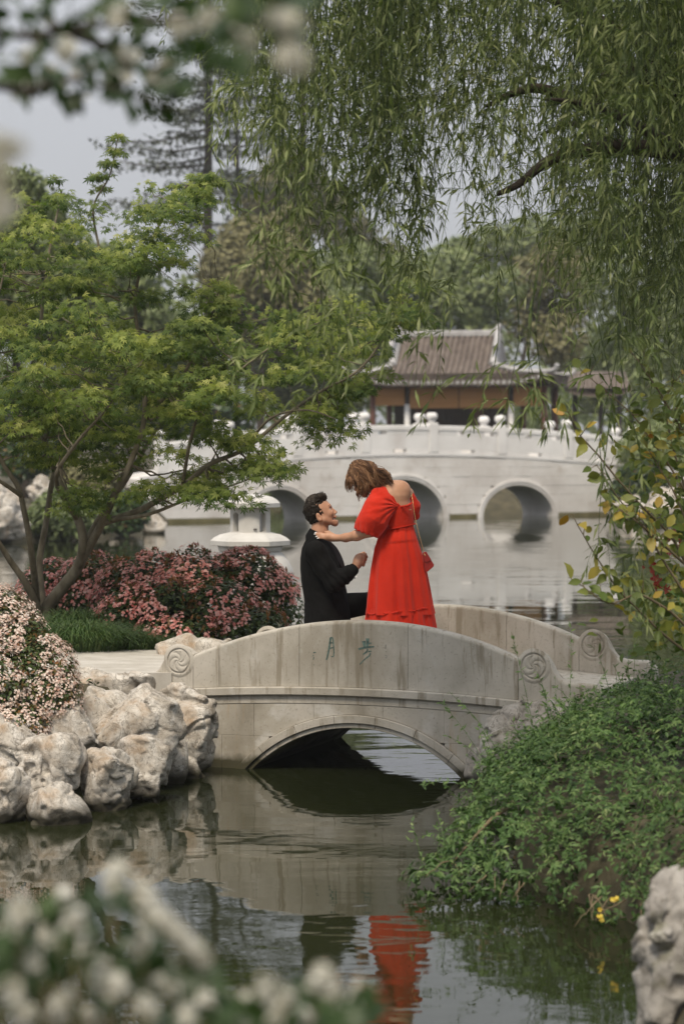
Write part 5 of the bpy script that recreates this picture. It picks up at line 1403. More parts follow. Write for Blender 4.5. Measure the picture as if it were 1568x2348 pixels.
# grass tufts and name plaque at the foot of the maple
def tuft(name, label, c, rx, rz, n, rng, L=(.14, .3), grp=None):
    mb = MB()
    a = rng.uniform(0, 2 * np.pi, n); r = np.sqrt(rng.random(n)) * rx
    b0 = np.c_[c[0] + np.cos(a) * r, c[1] + np.sin(a) * r * .7, c[2] + rz * (1 - (r / rx) ** 2) * .6]
    l = rng.uniform(L[0], L[1], n); lean = (np.c_[np.cos(a), np.sin(a), np.zeros(n)] * (r / rx)[:, None] * 1.0 + rng.normal(size=(n, 3)) * .35) * l[:, None]; lean[:, 2] = 0
    w_ = np.c_[-np.sin(a), np.cos(a), np.zeros(n)] * .0032
    t1 = b0 + A(0, 0, 1) * l[:, None] * .62 + lean * .3; t2 = b0 + A(0, 0, 1) * l[:, None] * .78 + lean * .75; t3 = b0 + A(0, 0, 1) * l[:, None] * .6 + lean * 1.15
    V = np.stack([b0 - w_, b0 + w_, t1 + w_, t1 - w_, t2 + w_ * .7, t2 - w_ * .7, t3], 1).reshape(-1, 3)
    o = (np.arange(n) * 7)[:, None, None]
    Q = (np.array([[0, 1, 2, 3], [3, 2, 4, 5]])[None] + o).reshape(-1, 4); Tt = (np.array([[5, 4, 6]])[None] + o).reshape(-1, 3)
    v = np.clip(rng.normal(.5, .22, n), 0, 1); mb.add(V, [Q], np.repeat(v, 2)); mb.T.append(Tt); mb.vt.append(v)
    ob = mb.build(name, L_GRASS); return tag(ob, label, 'grass', grp)
tuft('grass_clump', 'green grass clump behind the grey plaque under the maple', P(175, 1432, 19.7) * A(1, 1, 0) + A(0, 0, .60), .34, .2, 1500, rs, grp='grass clumps by the path')
tuft('grass_clump', 'long drooping grass clump in front of the grey plaque', P(180, 1490, 19.0) * A(1, 1, 0) + A(0, 0, .60), .36, .12, 1700, rs, grp='grass clumps by the path')
tuft('grass_clump', 'grass clump between the plaque and the grey boulder', P(285, 1495, 19.2) * A(1, 1, 0) + A(0, 0, .58), .3, .1, 1300, rs, (.1, .22), 'grass clumps by the path')
M_PLQ = mat_noise('slate_plaque', [(.3, (.10, .10, .09)), (.7, (.17, .17, .155))], 8, .7, .3, 60, .002)
c = P(165, 1455, 19.35)
PLQ = thing('plaque', 'small tilted grey slate plaque in the grass under the maple', 'sign', (c[0], c[1], .6))
hw_, hh_ = .155, .055
R = [[c + A(-hw_ + .02 * s, -.03 + .06 * s, -hh_ + .075 * s), c + A(hw_ - .0, -.03 + .06 * s, -hh_ + .10 * s), c + A(hw_, .0 + .06 * s, -hh_ + .09 * s - .02), c + A(-hw_ + .02 * s, .0 + .06 * s, -hh_ + .065 * s - .02)] for s in (0, 1)]
V, F = loft(R); mesh_obj('plate', V, F, M_PLQ, PLQ)
for dx in (-.1, .1): V, F = tube([c + A(dx, .02, -.01), A(c[0] + dx, c[1] + .03, .55)], .012, 6); mesh_obj('peg', V, F, M_DARKWOOD, PLQ, smooth=True)
# ------------------------------------------------------------------ trees and shrubs around the lake
rbk = np.random.default_rng(66)
def far_tree(name, label, base, blobs, mat, n, size, rng=rbk, group=None, weep=0.0, trunk_r=.2, leaf=LEAF_FAR, v0=.5, gap=-.12, bark=None):
    """tapered trunk, limbs to each clump of crown, leaf-sized faces with gaps"""
    Tn = thing(name, label, 'tree', base, group)
    top = np.mean([c for c, r in blobs], 0)
    b0 = np.array(base, float) - A(0, 0, .2); mid = (b0 + top) / 2 + rng.normal(size=3) * A(.3, .3, 0)
    tp = smooth_path([b0, mid, top], 14); V, F = tube(tp, np.linspace(trunk_r, trunk_r * .35, 14), 8); mesh_obj('trunk', V, F, bark or M_BARK_D, Tn, smooth=True)
    mb = MB(); lim = MB()
    vol = np.array([r[0] * r[2] for c, r in blobs]); vol = vol / vol.sum()
    for (c, r), f in zip(blobs, vol):
        k = rng.integers(6, 13); V, F = tube(twig_path(tp[k], np.array(c), 6, .05, .05, rng), np.linspace(trunk_r * .4, .03, 6), 5); lim.add(V, F)
        m = int(n * f); u = unit(m, rng) * (rng.random(m) ** .38)[:, None]; pos = np.array(c) + u * np.array(r)
        if weep: pos[:, 2] -= weep * rng.random(m) ** 1.5 * (np.hypot(u[:, 0], u[:, 1])) * r[2]
        fr = 1.0 / max(.6, np.mean(r) * .55)
        q = pos.copy(); q[:, 2] *= (.25 if weep else 1)
        pos = pos[fbm(q * fr * 1.6, 2) > gap]; m = len(pos)
        if weep: tip = rng.normal(size=(m, 3)) * .25 + A(0, 0, -1); nn = unit(m, rng)
        else: tip = unit(m, rng); nn = (pos - np.array(c)) / np.array(r) + unit(m, rng) * .7 + A(0, 0, .4)
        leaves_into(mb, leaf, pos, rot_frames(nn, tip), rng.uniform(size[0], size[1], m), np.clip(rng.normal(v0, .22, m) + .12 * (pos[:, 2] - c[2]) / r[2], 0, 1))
    lim.build('limb', bark or M_BARK_D, Tn, smooth=True); tag(Tn.children[-1], kind='stuff')
    tag(mb.build('crown', mat, Tn), kind='stuff')
    return Tn
def crown(pts, d, dd=1.0):
    """[(x,y,rx,ry)] surveyed -> blobs"""
    out_ = []
    for x, y, rx, ry_ in pts:
        dj = d + rbk.uniform(-dd, dd); s = dj / FD; out_.append((P(x, y, dj), A(rx * s, rx * s * .8, ry_ * s)))
    return out_
def gz(x, y): return float(ground_h(np.array([x]), np.array([y]))[0])
def gbase(dx, d): x = P(dx, 0, d)[0]; return (x, d, gz(x, d))
GB = 'trees beyond the lake'
far_tree('round_tree', 'olive-brown round tree in front of the tall cedars', gbase(585, 108), crown([(580, 560, 90, 70), (520, 620, 70, 75), (640, 620, 85, 90), (560, 680, 95, 70), (660, 530, 60, 60), (600, 760, 110, 80), (690, 700, 70, 90)], 108, 2), L_BG2, 17000, (.22, .42), group=GB, gap=-.25)
far_tree('weeping_tree', 'tall hazy green weeping tree at the left edge behind the maple', gbase(60, 72), crown([(-10, 440, 90, 80), (60, 420, 60, 50), (-60, 500, 110, 120), (110, 500, 70, 70), (60, 560, 110, 110), (-20, 650, 120, 120), (170, 600, 70, 90), (130, 700, 100, 110)], 72, 2), L_BG, 18000, (.18, .36), weep=.9, group=GB, gap=-.2)
far_tree('weeping_tree', 'green weeping tree between the left edge tree and the olive tree', gbase(260, 88), crown([(240, 620, 80, 80), (310, 640, 70, 70), (200, 720, 90, 90), (330, 740, 90, 90), (260, 820, 110, 90), (400, 800, 90, 90)], 88, 2), L_BG, 16000, (.2, .4), weep=1.0, group=GB, v0=.35, gap=-.2)
far_tree('broad_tree', 'pale green broad tree right above the pavilion ridge', gbase(1010, 116), crown([(930, 640, 80, 60), (1020, 620, 90, 60), (1130, 660, 80, 60), (850, 690, 80, 60), (930, 730, 80, 60), (1020, 700, 90, 60), (1100, 720, 80, 60), (860, 760, 80, 70), (960, 800, 120, 60), (1080, 800, 110, 60), (1000, 660, 60, 40)], 116, 2), L_BG, 14000, (.24, .46), group=GB, v0=.6)
far_tree('broad_tree', 'green tree between the maple crown and the pavilion', gbase(770, 112), crown([(740, 640, 90, 70), (810, 600, 70, 60), (760, 720, 90, 80), (740, 800, 90, 90), (810, 760, 70, 80), (700, 880, 90, 80), (800, 880, 90, 80), (640, 850, 80, 90)], 112, 2), L_BG, 12000, (.24, .46), group=GB, v0=.5)
far_tree('broad_tree', 'brownish tree behind the willow, right of the pavilion ridge', gbase(1275, 122), crown([(1210, 640, 60, 60), (1190, 720, 60, 70), (1270, 600, 60, 60), (1300, 690, 70, 70), (1240, 720, 60, 70), (1280, 780, 80, 70), (1330, 640, 50, 60)], 122, 2), L_BG2, 7000, (.24, .44), group=GB, v0=.55)
far_tree('weeping_tree', 'light green weeping tree behind the covered walk at the right', gbase(1450, 108), crown([(1400, 620, 80, 80), (1490, 580, 90, 90), (1430, 740, 90, 110), (1530, 720, 90, 110), (1480, 850, 100, 90), (1390, 830, 60, 80), (1590, 640, 90, 100)], 108, 2), L_BG, 10000, (.2, .4), weep=1.0, group=GB, v0=.6)
far_tree('dark_tree', 'dark green tree low behind the white bridge at the far left', gbase(330, 98), crown([(330, 930, 100, 70), (230, 950, 90, 70), (430, 950, 90, 60), (130, 960, 90, 80), (520, 950, 80, 50), (30, 970, 90, 80)], 98, 2), L_DARK, 8000, (.24, .46), group=GB, v0=.5)
far_tree('broad_tree', 'hazy green tree in the distance at the right edge', gbase(1600, 140), crown([(1600, 520, 120, 120), (1680, 640, 120, 140), (1560, 760, 120, 120)], 140, 3), L_BG, 6000, (.3, .5), group=GB)
far_tree('broad_tree', 'tall hazy tree between the slim cedar and the willow', gbase(640, 150), crown([(600, 450, 70, 60), (670, 400, 80, 70), (740, 470, 80, 70), (640, 520, 90, 70), (800, 540, 70, 60), (870, 600, 70, 60)], 150, 2), L_BG2, 11000, (.3, .55), group=GB, v0=.5)
far_tree('broad_tree', 'tall hazy tree behind the willow, above the right end of the pavilion', gbase(1130, 150), crown([(1060, 590, 70, 50), (1140, 570, 80, 60), (1220, 560, 80, 70), (1320, 560, 80, 70), (1400, 520, 80, 80)], 150, 2), L_BG, 10000, (.3, .55), group=GB, v0=.5)
# distant wood that closes the horizon
mb = MB(); n = 26000
x = rbk.uniform(-70, 70, n); y = rbk.uniform(150, 190, n)
h = 7 + 5 * fbm(np.c_[x * .09, y * .0, x * 0], 3) * 2
pos = np.c_[x, y, 3 + h * rbk.random(n) ** .8]
leaves_into(mb, LEAF_FAR, pos, rot_frames(unit(n, rbk) + A(0, -.6, .5), unit(n, rbk)), rbk.uniform(.6, 1.1, n), np.clip(rbk.normal(.45, .2, n), 0, 1))
tag(mb.build('distant_wood', L_BG), 'hazy green line of distant trees closing the horizon', 'wood', kind='stuff')

def cedar(name, label, dx, d, y_top, y_low, reach, r0, seed, nb, wide=0.0):
    rng = np.random.default_rng(seed); b0 = gbase(dx, d)
    Tn = thing(name, label, 'tree', b0, GB); ztop = P(0, y_top, d)[2]; zl = P(0, y_low, d)[2]
    V, F = tube([A(b0[0] + .12 * math.sin(t * 3), d, b0[2] - .2 + (ztop - b0[2]) * t) for t in np.linspace(0, 1, 12)], np.linspace(r0, r0 * .5, 12), 10); mesh_obj('trunk', V, F, M_BARK_D, Tn, smooth=True)
    mb = MB(); bm_ = MB()
    for k in range(nb):
        t = (k + rng.random()) / nb; z = zl + (ztop - zl) * t; a = rng.uniform(0, 2 * np.pi); L = reach * rng.uniform(.55, 1.1) * (1.05 - .35 * min(t, .55) + wide * max(0, t - .6))
        s = A(b0[0], d, z); e = s + A(math.cos(a) * L, math.sin(a) * L, rng.uniform(-.12, .1) * L)
        pth = smooth_path([s, (s + e) / 2 + A(0, 0, -.06 * L), e], 12); V, F = tube(pth, np.linspace(r0 * .28, .03, 12), 5); bm_.add(V, F)
        m = int(130 * L / 3); i = rng.random(m) ** .75 * 10.99; ii_ = i.astype(int); f = (i - ii_)[:, None]; bp = pth[ii_] * (1 - f) + pth[np.minimum(ii_ + 1, 11)] * f
        wd = (.15 + .5 * np.sin(np.clip(i / 11, 0, 1) * 2.4)) * L * .30
        bp = bp + np.clip(rng.normal(size=(m, 3)), -1.5, 1.5) * np.c_[wd, wd, .05 + wd * .10]; bp[:, 2] -= .06 * np.abs(rng.normal(size=m)) * L * .6
        leaves_into(mb, LEAF_DIAM, bp, rot_frames(unit(m, rng) + A(0, 0, 1), unit(m, rng) + A(0, 0, -.5)), rng.uniform(.22, .46, m), np.clip(rng.normal(.5, .22, m), 0, 1))
    tag(bm_.build('branches', M_BARK_D, Tn, smooth=True), kind='stuff'); tag(mb.build('needles', L_CEDAR, Tn), kind='stuff')
cedar('cedar_tree', 'tall dark cedar with straight bare trunk rising against the sky', 473, 130, -420, 470, 5.2, .30, 71, 52, 2.2)
cedar('cedar_tree', 'slimmer cedar just right of the tall one', 540, 136, 60, 560, 4.4, .20, 72, 22)
cedar('cedar_tree', 'broad cedar crown above the olive tree, half hidden by the willow', 690, 140, -430, 60, 5.5, .28, 73, 30, 2.0)

# shrubs on the far shore
GS = 'shrubs on the far shore'
def shore_shrub(label, dx, y0, y1, rx, d, mat, n, v0=.5, size=(.14, .26), name='shore_shrub', zbase=None):
    c = P(dx, (y0 + y1) / 2, d); s = d / FD; mds = [(c, A(rx * s, rx * s * .8, (y1 - y0) / 2 * s))]
    for k in range(3): mds.append((c + A(rbk.uniform(-.6, .6) * rx * s, rbk.uniform(-.4, .4) * rx * s, rbk.uniform(-.2, .25) * (y1 - y0) * s), A(rx * s * .55, rx * s * .5, (y1 - y0) * s * .33)))
    shrub(name, label, mds, LEAF_FAR, mat, n, size, rbk, (c[0], d, gz(c[0], d)), GS, v0=v0, nstem=4, low=-.5)
shore_shrub('low green shrub on the far shore behind the maple stems', 165, 1120, 1250, 95, 58.5, L_BG, 3500, .35)
shore_shrub('dark green shrub on the far shore beside the pale rocks', 270, 1130, 1240, 62, 60.0, L_DARK, 2500, .55)
shore_shrub('olive shrub on the far shore above the pale rock', 195, 1060, 1150, 80, 63, L_BG2, 2500, .4)
shore_shrub('dark shrub at the left end of the white bridge', 60, 1020, 1110, 60, 66, L_DARK, 2500, .5)
shore_shrub('bright green clipped shrub at the right end of the white bridge', 1530, 965, 1110, 115, 79, L_BG, 4500, .85)
shore_shrub('dark green shrub under the bright clipped one', 1470, 1060, 1170, 62, 77.5, L_DARK, 2500, .6)
shore_shrub('green shrub beyond the lake seen through the arches', 1000, 1100, 1185, 120, 93.2, L_BG, 3500, .35)
shore_shrub('leafy green shrub seen through the left arch', 640, 1095, 1190, 110, 91.5, L_BG, 3500, .5)
shore_shrub('low shrub beyond the lake seen through the right arch', 1230, 1115, 1180, 110, 94.5, L_BG, 3000, .45)
# ------------------------------------------------------------------ the couple
def skin_mat(name, c1, c2):
    m = mat_noise(name, [(.3, c1), (.7, c2)], 14, .5, .08, 160, .001, spec=.4)
    b = m.node_tree.nodes['Principled BSDF']; b.inputs['Subsurface Weight'].default_value = .12; b.inputs['Subsurface Radius'].default_value = (.012, .005, .003)
    return m
M_SKIN_M = skin_mat('skin_man', (.46, .24, .15), (.55, .30, .195))
M_SKIN_W = skin_mat('skin_woman', (.45, .235, .14), (.54, .30, .19))
M_SUIT = mat_noise('black_wool', [(.3, (.004, .004, .004)), (.7, (.008, .0078, .0074))], 30, .85, .25, 320, .0012, spec=.12)
M_SUIT2 = mat_noise('black_satin', [(.3, (.008, .008, .009)), (.7, (.014, .014, .015))], 30, .45, .1, 200, .0012, spec=.4)
M_HAIR_M = mat_leaf('dark_hair', [(0, (.006, .005, .004)), (.6, (.017, .0125, .009)), (1, (.045, .033, .022))], .5, 0, noise=.1, spec=.15)
M_HAIR_W = mat_leaf('brown_hair', [(0, (.05, .024, .012)), (.45, (.13, .066, .034)), (.8, (.26, .14, .072)), (1, (.42, .25, .135))], .48, 0, noise=.1, spec=.18)
M_RED = mat_noise('red_gauze', [(.3, (.50, .022, .009)), (.7, (.62, .034, .014))], 5, .9, .5, 420, .0014, spec=.15, sheen=.1)
M_BAG = mat_noise('red_leather', [(.3, (.26, .018, .014)), (.7, (.36, .03, .022))], 8, .35, .15, 160, .001)
M_GOLD = mat_plain('gold', (.75, .52, .24), .3, 1.0)
M_WHITEN = mat_plain('white_enamel', (.82, .80, .77), .3)
M_EYE = mat_plain('eye_dark', (.02, .013, .01), .15)
M_LIP = mat_plain('lips', (.42, .13, .10), .45)
M_MOUTH = mat_plain('mouth_inside', (.10, .02, .018), .5)
def mp(cx, cy, dy=0.0, d=17.7): return A(-.4419 + .0007966 * cx, d + dy, 2.271 - .0007966 * cy)
def wp(cx, cy, dy=0.0, d=17.5): return A(-.4370 + .0007878 * cx, d + dy, 2.2706 - .0007878 * cy)
DZ = float(deck_z(0.0))

def finger(f, pts, r0, r1, k=.004):
    rs_ = np.linspace(r0, r1, len(pts)); f.chain(pts, rs_, k)

# ---------------- man, kneeling on one knee, looking up to the right
MAN = thing('person', 'dark-haired man in a black suit kneeling on one knee on the bridge', 'person', (mp(420, 0)[0], 17.7, DZ))
Hc = mp(345, 622); tl = rad(27)
hf = A(math.cos(tl), 0, math.sin(tl)); hu = A(-math.sin(tl), 0, math.cos(tl)); hl = A(0, 1, 0)
def H(f, l, u): return Hc + (hf * f + hl * l + hu * u) * .001
HR = np.stack([hf, hl, hu], -1)
def head_shape(f, H, HR, open_mouth=True, s=1.0):
    e = lambda c, r, k=.012, sub=False, R=None: f.ell(H(*c), np.array(r) * .001 * s, HR if R is None else R, k, sub)
    c = lambda a, b, ra, rb, k=.01, sub=False: f.cone(H(*a), H(*b), ra * .001 * s, rb * .001 * s, k, sub)
    e((-6, 0, 14), (97, 75, 92), .01)
    e((42, 0, -40), (50, 60, 78), .03)
    for y in (-1, 1):
        c((5, y * 50, -70), (62, y * 16, -128), 22, 17, .03)          # jaw
        e((66, y * 38, -48), (22, 20, 22), .02)                       # cheekbone
    e((66, 0, -134), (20, 22, 17), .018)                              # chin
    e((72, 0, -98), (22, 30, 30), .02)                                # muzzle
    c((84, -30, 2), (84, 30, 2), 11, 11, .018)                        # brow
    c((86, 0, -14), (107, 0, -60), 8, 11, .012)                       # nose
    for y in (-1, 1): e((97, y * 11, -65), (11, 8, 8), .008)
    for y in (-1, 1): e((94, y * 31, -20), (14, 16, 10), .014, True)  # eye sockets
    if open_mouth:
        e((94, 0, -103), (32, 29, 13), .006, True)
        for y in (-1, 1): e((72, y * 30, -94), (18, 14, 7), .006, True)
    c((86, -15, -88), (86, 15, -88), 8, 8, .008); c((93, -6, -88), (93, 6, -88), 6, 6, .008)
    c((80, -14, -120), (80, 14, -120), 7, 7, .006); c((86, -5, -120), (86, 5, -120), 5.5, 5.5, .006)
    for y in (-1, 1):                                                  # ears
        er = np.stack([hf * .96 + hu * .2, hl, hu], -1) if R_EAR is None else R_EAR
        e((-20, y * 76, -36), (18, 7, 31), .006); e((-15, y * 83, -34), (9, 6, 19), .006, True); e((-16, y * 77, -58), (8, 6, 9), .006)
R_EAR = None
f = Field((-.40, 17.28, .60), (.42, 18.12, 1.96), .0058)
head_shape(f, H, HR)
f.chain([H(-28, 0, -62), mp(352, 815), mp(328, 900)], [.058, .058, .060], .03)
# body under the clothes
f.tower([mp(0, y)[2] for y in (880, 960, 1100, 1300, 1500, 1600)], [mp(x, 0)[0] for x in (325, 340, 365, 385, 400, 400)], [17.7] * 6, [.05, .08, .10, .095, .10, .08], [.07, .13, .16, .14, .14, .12], .03)
SHn, ELn, WRn = mp(312, 985, -.185), mp(485, 1262, -.225), mp(672, 1135, -.17)
SHf, ELf, WRf = mp(330, 985, .185), mp(480, 1250, .22), mp(640, 1165, .06)
for a, b_, c in ((SHn, ELn, WRn), (SHf, ELf, WRf)): f.chain([a, b_, c], [.05, .040, .027], .02)
hipn, knn = mp(400, 1530, -.09), A(mp(470, 0)[0], 17.6, DZ + .085); ankn = A(mp(90, 0)[0], 17.6, DZ + .075)
hipf, knf = mp(430, 1520, .09), mp(880, 1468, .12); ankf = A(mp(860, 0)[0], 17.82, DZ + .09)
f.chain([hipn, knn, ankn], [.075, .052, .038], .03); f.chain([hipf, knf, ankf], [.078, .055, .038], .03)
# near hand, loosely closed
palm = [WRn, mp(700, 1078, -.168), mp(722, 1035, -.168)]
f.chain(palm, [.027, .033, .026], .012); f.ell(mp(706, 1058, -.165), (.036, .020, .046), None, .015)
for k in range(4):
    finger(f, [mp(724 - 5 * k, 1006 + 23 * k, -.175), mp(764 - 7 * k, 1008 + 24 * k, -.178), mp(783 - 9 * k, 1030 + 25 * k, -.160), mp(764 - 6 * k, 1046 + 23 * k, -.136)], .0098, .0076, .003)
finger(f, [mp(688, 1060, -.14), mp(715, 1012, -.125), mp(752, 996, -.12), mp(775, 1008, -.125)], .013, .008, .006)
# far hand behind it, cupped below
f.chain([WRf, mp(690, 1115, .03), mp(722, 1090, .0)], [.027, .032, .028], .012)
for k, dy in enumerate((.02, .002, -.016, -.034)): finger(f, [mp(715, 1095, dy), mp(745, 1085, dy - .005), mp(762, 1062 + 2 * k, dy - .01)], .0098, .0075, .005)
V, F = f.mesh(); mesh_obj('body', V, F, M_SKIN_M, MAN, smooth=True)
def blob_obj(name, prims, mat, parent, vs=.003, pad=.03, val=None):
    P0 = np.array([q for p in prims for q in p[0]]); rmax = max(max(p[1]) for p in prims)
    g = Field(P0.min(0) - rmax - pad, P0.max(0) + rmax + pad, vs)
    for pts, rs_, k in prims: g.chain(pts, rs_, k) if len(pts) > 1 else g.ell(pts[0], [rs_[0]] * 3, None, k)
    V, F = g.mesh(); return mesh_obj(name, V, F, mat, parent, smooth=True)
for y in (-1, 1):
    blob_obj('eye', [([H(74, y * 31, -18), H(74.5, y * 31, -18)], [.0118, .0118], .002)], M_WHITEN, MAN, .002)
    blob_obj('iris', [([H(81.5, y * 31, -16), H(82, y * 31, -16)], [.0055, .0055], .002)], M_EYE, MAN, .0015)
    blob_obj('eyebrow', [([H(93, y * 14, 4), H(93, y * 30, 9), H(82, y * 46, 5)], [.0028, .0034, .0024], .003)], M_HAIR_M, MAN, .002)
    blob_obj('eyelash', [([H(91, y * 22, -13), H(91, y * 32, -11), H(83, y * 42, -14)], [.0016, .002, .0016], .001)], M_HAIR_M, MAN, .0012)
blob_obj('upper_teeth', [([H(70, -22, -94), H(86, 0, -95), H(70, 22, -94)], [.0045] * 3, .003)], M_WHITEN, MAN, .002)
blob_obj('mouth', [([H(64, -17, -104), H(64, 17, -104)], [.012] * 2, .003)], M_MOUTH, MAN, .002)
blob_obj('lip', [([H(88, -15, -87), H(96.5, 0, -86), H(88, 15, -87)], [.004, .0048, .004], .003)], M_LIP, MAN, .002)
blob_obj('lip', [([H(81, -15, -118), H(89, 0, -120), H(81, 15, -118)], [.004, .005, .004], .003)], M_LIP, MAN, .002)
# hair: short sides, fuller waves on top
g = Field(Hc - .19, Hc + .19, .004)
g.ell(H(-12, 0, 26), A(.097, .079, .091), HR, .01)
g.ell(H(-30, 0, -20), A(.076, .074, .082), HR, .02)
g.ell(H(30, 0, 86), A(.066, .062, .034), HR, .03)
for (ff, ll, uu, r) in ((66, 0, 92, 30), (72, -22, 84, 24), (72, 22, 84, 24), (40, -30, 98, 27), (40, 30, 98, 27), (5, 0, 112, 26), (-25, -20, 105, 26)): g.ell(H(ff, ll, uu), A(r, r, r * .8) * .001, HR, .02)
g.ell(H(118, 0, -45), A(.075, .10, .098), HR, .012, True)             # clear the face
g.ell(H(75, 0, -85), A(.085, .10, .075), HR, .012, True)
for y in (-1, 1): g.ell(H(-18, y * 84, -42), A(.023, .022, .036), HR, .008, True)
g.half(H(-60, 0, -92), -hu * 1.0 - hf * .35)
g.bump(.012, 38, .03, 2, stretch=(1, 1.6, 1)); g.bump(.008, 90, .03, 2)
V, F = g.mesh()
vv = np.clip(.45 + .55 * fbm(V[F].mean(1) * 75, 2) + .25 * (V[F].mean(1)[:, 2] - Hc[2]) / .1, 0, 1)
HM = mesh_obj('hair', V, F, M_HAIR_M, MAN, smooth=True, val=vv)
# loose curls over the mass
rh = np.random.default_rng(7); mb = MB()
for k in range(420):
    a = rh.uniform(-.95, .95); fpos = rh.uniform(-70, 70); lat = 66 * math.sin(a) * rh.uniform(.8, 1); up = 109 - .0045 * (fpos - 20) ** 2 - .0085 * lat ** 2 + rh.uniform(-4, 6)
    p0 = H(fpos, lat, up); d_ = hf * rh.uniform(.2, 1) + hl * rh.normal() * .6 + hu * rh.uniform(-.2, .5)
    L = rh.uniform(.02, .042); q = [p0 + d_ * L * t + (hu * .010 * math.sin(t * 5 + k) + hl * .008 * math.cos(t * 5 + k)) for t in np.linspace(0, 1, 6)]
    V, F = tube(q, np.linspace(.0026, .0008, 6), 4); mb.add(V, F, float(np.clip(rh.normal(.6, .2), 0, 1)))
mb.build('hair_curls', M_HAIR_M, HM, smooth=True)['kind'] = 'stuff'
# jacket
g = Field((-.36, 17.30, .86), (.20, 18.10, 1.74), .0066)
zz = [mp(0, y)[2] for y in (850, 900, 960, 1050, 1150, 1250, 1350, 1450, 1550, 1660, 1720)]
xb = np.array([268, 215, 186, 172, 174, 184, 200, 212, 208, 203, 200]); xf = np.array([400, 455, 490, 528, 556, 582, 602, 612, 628, 640, 640])
cxs = [mp(q, 0)[0] for q in (xb + xf) / 2]; rxs = (xf - xb) / 2 * .0007966
g.tower(zz, cxs, [17.7] * 11, rxs, [.085, .145, .185, .20, .195, .185, .18, .185, .20, .21, .21], .02)
g.cone(mp(322, 935), SHn + A(0, 0, .01), .075, .066, .04); g.cone(mp(328, 935), SHf + A(0, 0, .01), .075, .066, .04)
for a, b_, c in ((SHn, ELn, WRn), (SHf, ELf, WRf)):
    c2 = b_ + (c - b_) * .90; g.chain([a, (a + b_) / 2, b_, (b_ + c2) / 2, c2], [.078, .070, .062, .056, .046], .025)
# arm-side folds
w = np.argwhere(np.abs(g.F) < .05); p = g.lo + w * g.vs
u1 = ELn - SHn; near_e = np.exp(-(np.linalg.norm((p - ELn), axis=1) / .13) ** 2)
t_ = (p - ELn) @ A(.75, 0, .66)
g.F[tuple(w.T)] += (.0075 * near_e * np.sin(t_ * 130 + 3 * vnoise(p * 14)) + .010 * fbm(p * A(9, 9, 5), 2) + .005 * fbm(p * A(26, 26, 12) + 4, 2)).astype(np.float32)
g.cone(mp(356, 790), mp(338, 870), .062, .060, .006, True)
V, F = g.mesh(); JK = mesh_obj('jacket', V, F, M_SUIT, MAN, smooth=True)
# collar, lapels, cuff buttons, shirt
def ribbon(pts, w0, nrm, th, name, mat, parent):
    pts = smooth_path(pts, 14); n = len(pts); t = np.gradient(pts, axis=0); t /= np.linalg.norm(t, axis=1)[:, None]
    nn = np.asarray(nrm, float); nn = np.broadcast_to(nn, pts.shape); s = np.cross(t, nn); s /= np.linalg.norm(s, axis=1)[:, None]; ww = np.interp(np.linspace(0, 1, n), np.linspace(0, 1, len(w0)), w0)[:, None]
    nn = np.cross(s, t)
    R = np.stack([pts - s * ww - nn * th, pts + s * ww - nn * th, pts + s * ww + nn * th, pts - s * ww + nn * th], 1)
    V, F = loft(R); return mesh_obj(name, V, F, mat, parent)
gc = Field(mp(220, 980, -.16), mp(540, 740, .16), .004)
gc.chain([mp(350, 800), mp(322, 900)], [.074, .098], .01); gc.cone(mp(372, 740), mp(345, 860), .064, .062, .004, True)
gc.half(mp(330, 805), A(.42, 0, 1)); gc.half(mp(322, 900), A(0, 0, -1)); gc.half(mp(432, 880), A(1, 0, .35)); V, F = gc.mesh(); mesh_obj('collar', V, F, M_SUIT, JK, smooth=True)
ribbon([mp(420, 905, -.085), mp(490, 985, -.065), mp(548, 1090, -.045), mp(590, 1230, -.03)], [.022, .03, .024, .008], A(.75, -.65, .1), .004, 'lapel', M_SUIT2, JK)
ribbon([mp(420, 905, .085), mp(490, 985, .065), mp(548, 1090, .045), mp(590, 1230, .03)], [.022, .03, .024, .008], A(.75, .65, .1), .004, 'lapel', M_SUIT2, JK)
gsh = Field(mp(250, 960, -.14), mp(520, 760, .14), .004)
gsh.chain([mp(352, 812), mp(335, 880)], [.064, .066], .01); gsh.cone(mp(363, 770), mp(335, 870), .059, .059, .004, True); gsh.half(mp(350, 812), A(.25, 0, 1)); V, F = gsh.mesh(); mesh_obj('shirt_collar', V, F, M_SUIT2, MAN, smooth=True)
for k in range(2): blob_obj('cuff_button', [([mp(684 - 16 * k, 1208 + 12 * k, -.208), mp(686 - 16 * k, 1208 + 12 * k, -.208)], [.0055, .0055], .002)], M_WHITEN if k == 0 else M_SUIT2, JK, .002)
# trousers and shoes
g = Field((-.42, 17.48, DZ - .01), (.45, 17.98, 1.24), .0065)
g.chain([hipn, knn, ankn], [.10, .075, .055], .03); g.chain([hipf, knf, ankf + A(0, 0, .03)], [.105, .078, .058], .03); g.ell(mp(410, 1540), (.14, .16, .12), None, .03); g.bump(.012, 12, .05, 2)
V, F = g.mesh(); mesh_obj('trousers', V, F, M_SUIT, MAN, smooth=True)
for a, d_ in ((ankf, A(1, 0, 0)), (ankn, A(-.5, 0, -.6))):
    g = Field(a - .3, a + .3, .007); g.chain([a + A(0, 0, .0), a + d_ * .06 - A(0, 0, .045), a + d_ * .19 - A(0, 0, .05)], [.045, .042, .036], .02); g.half(A(0, 0, DZ + .001), A(0, 0, -1)); V, F = g.mesh(); mesh_obj('shoe', V, F, M_SUIT2, MAN, smooth=True)

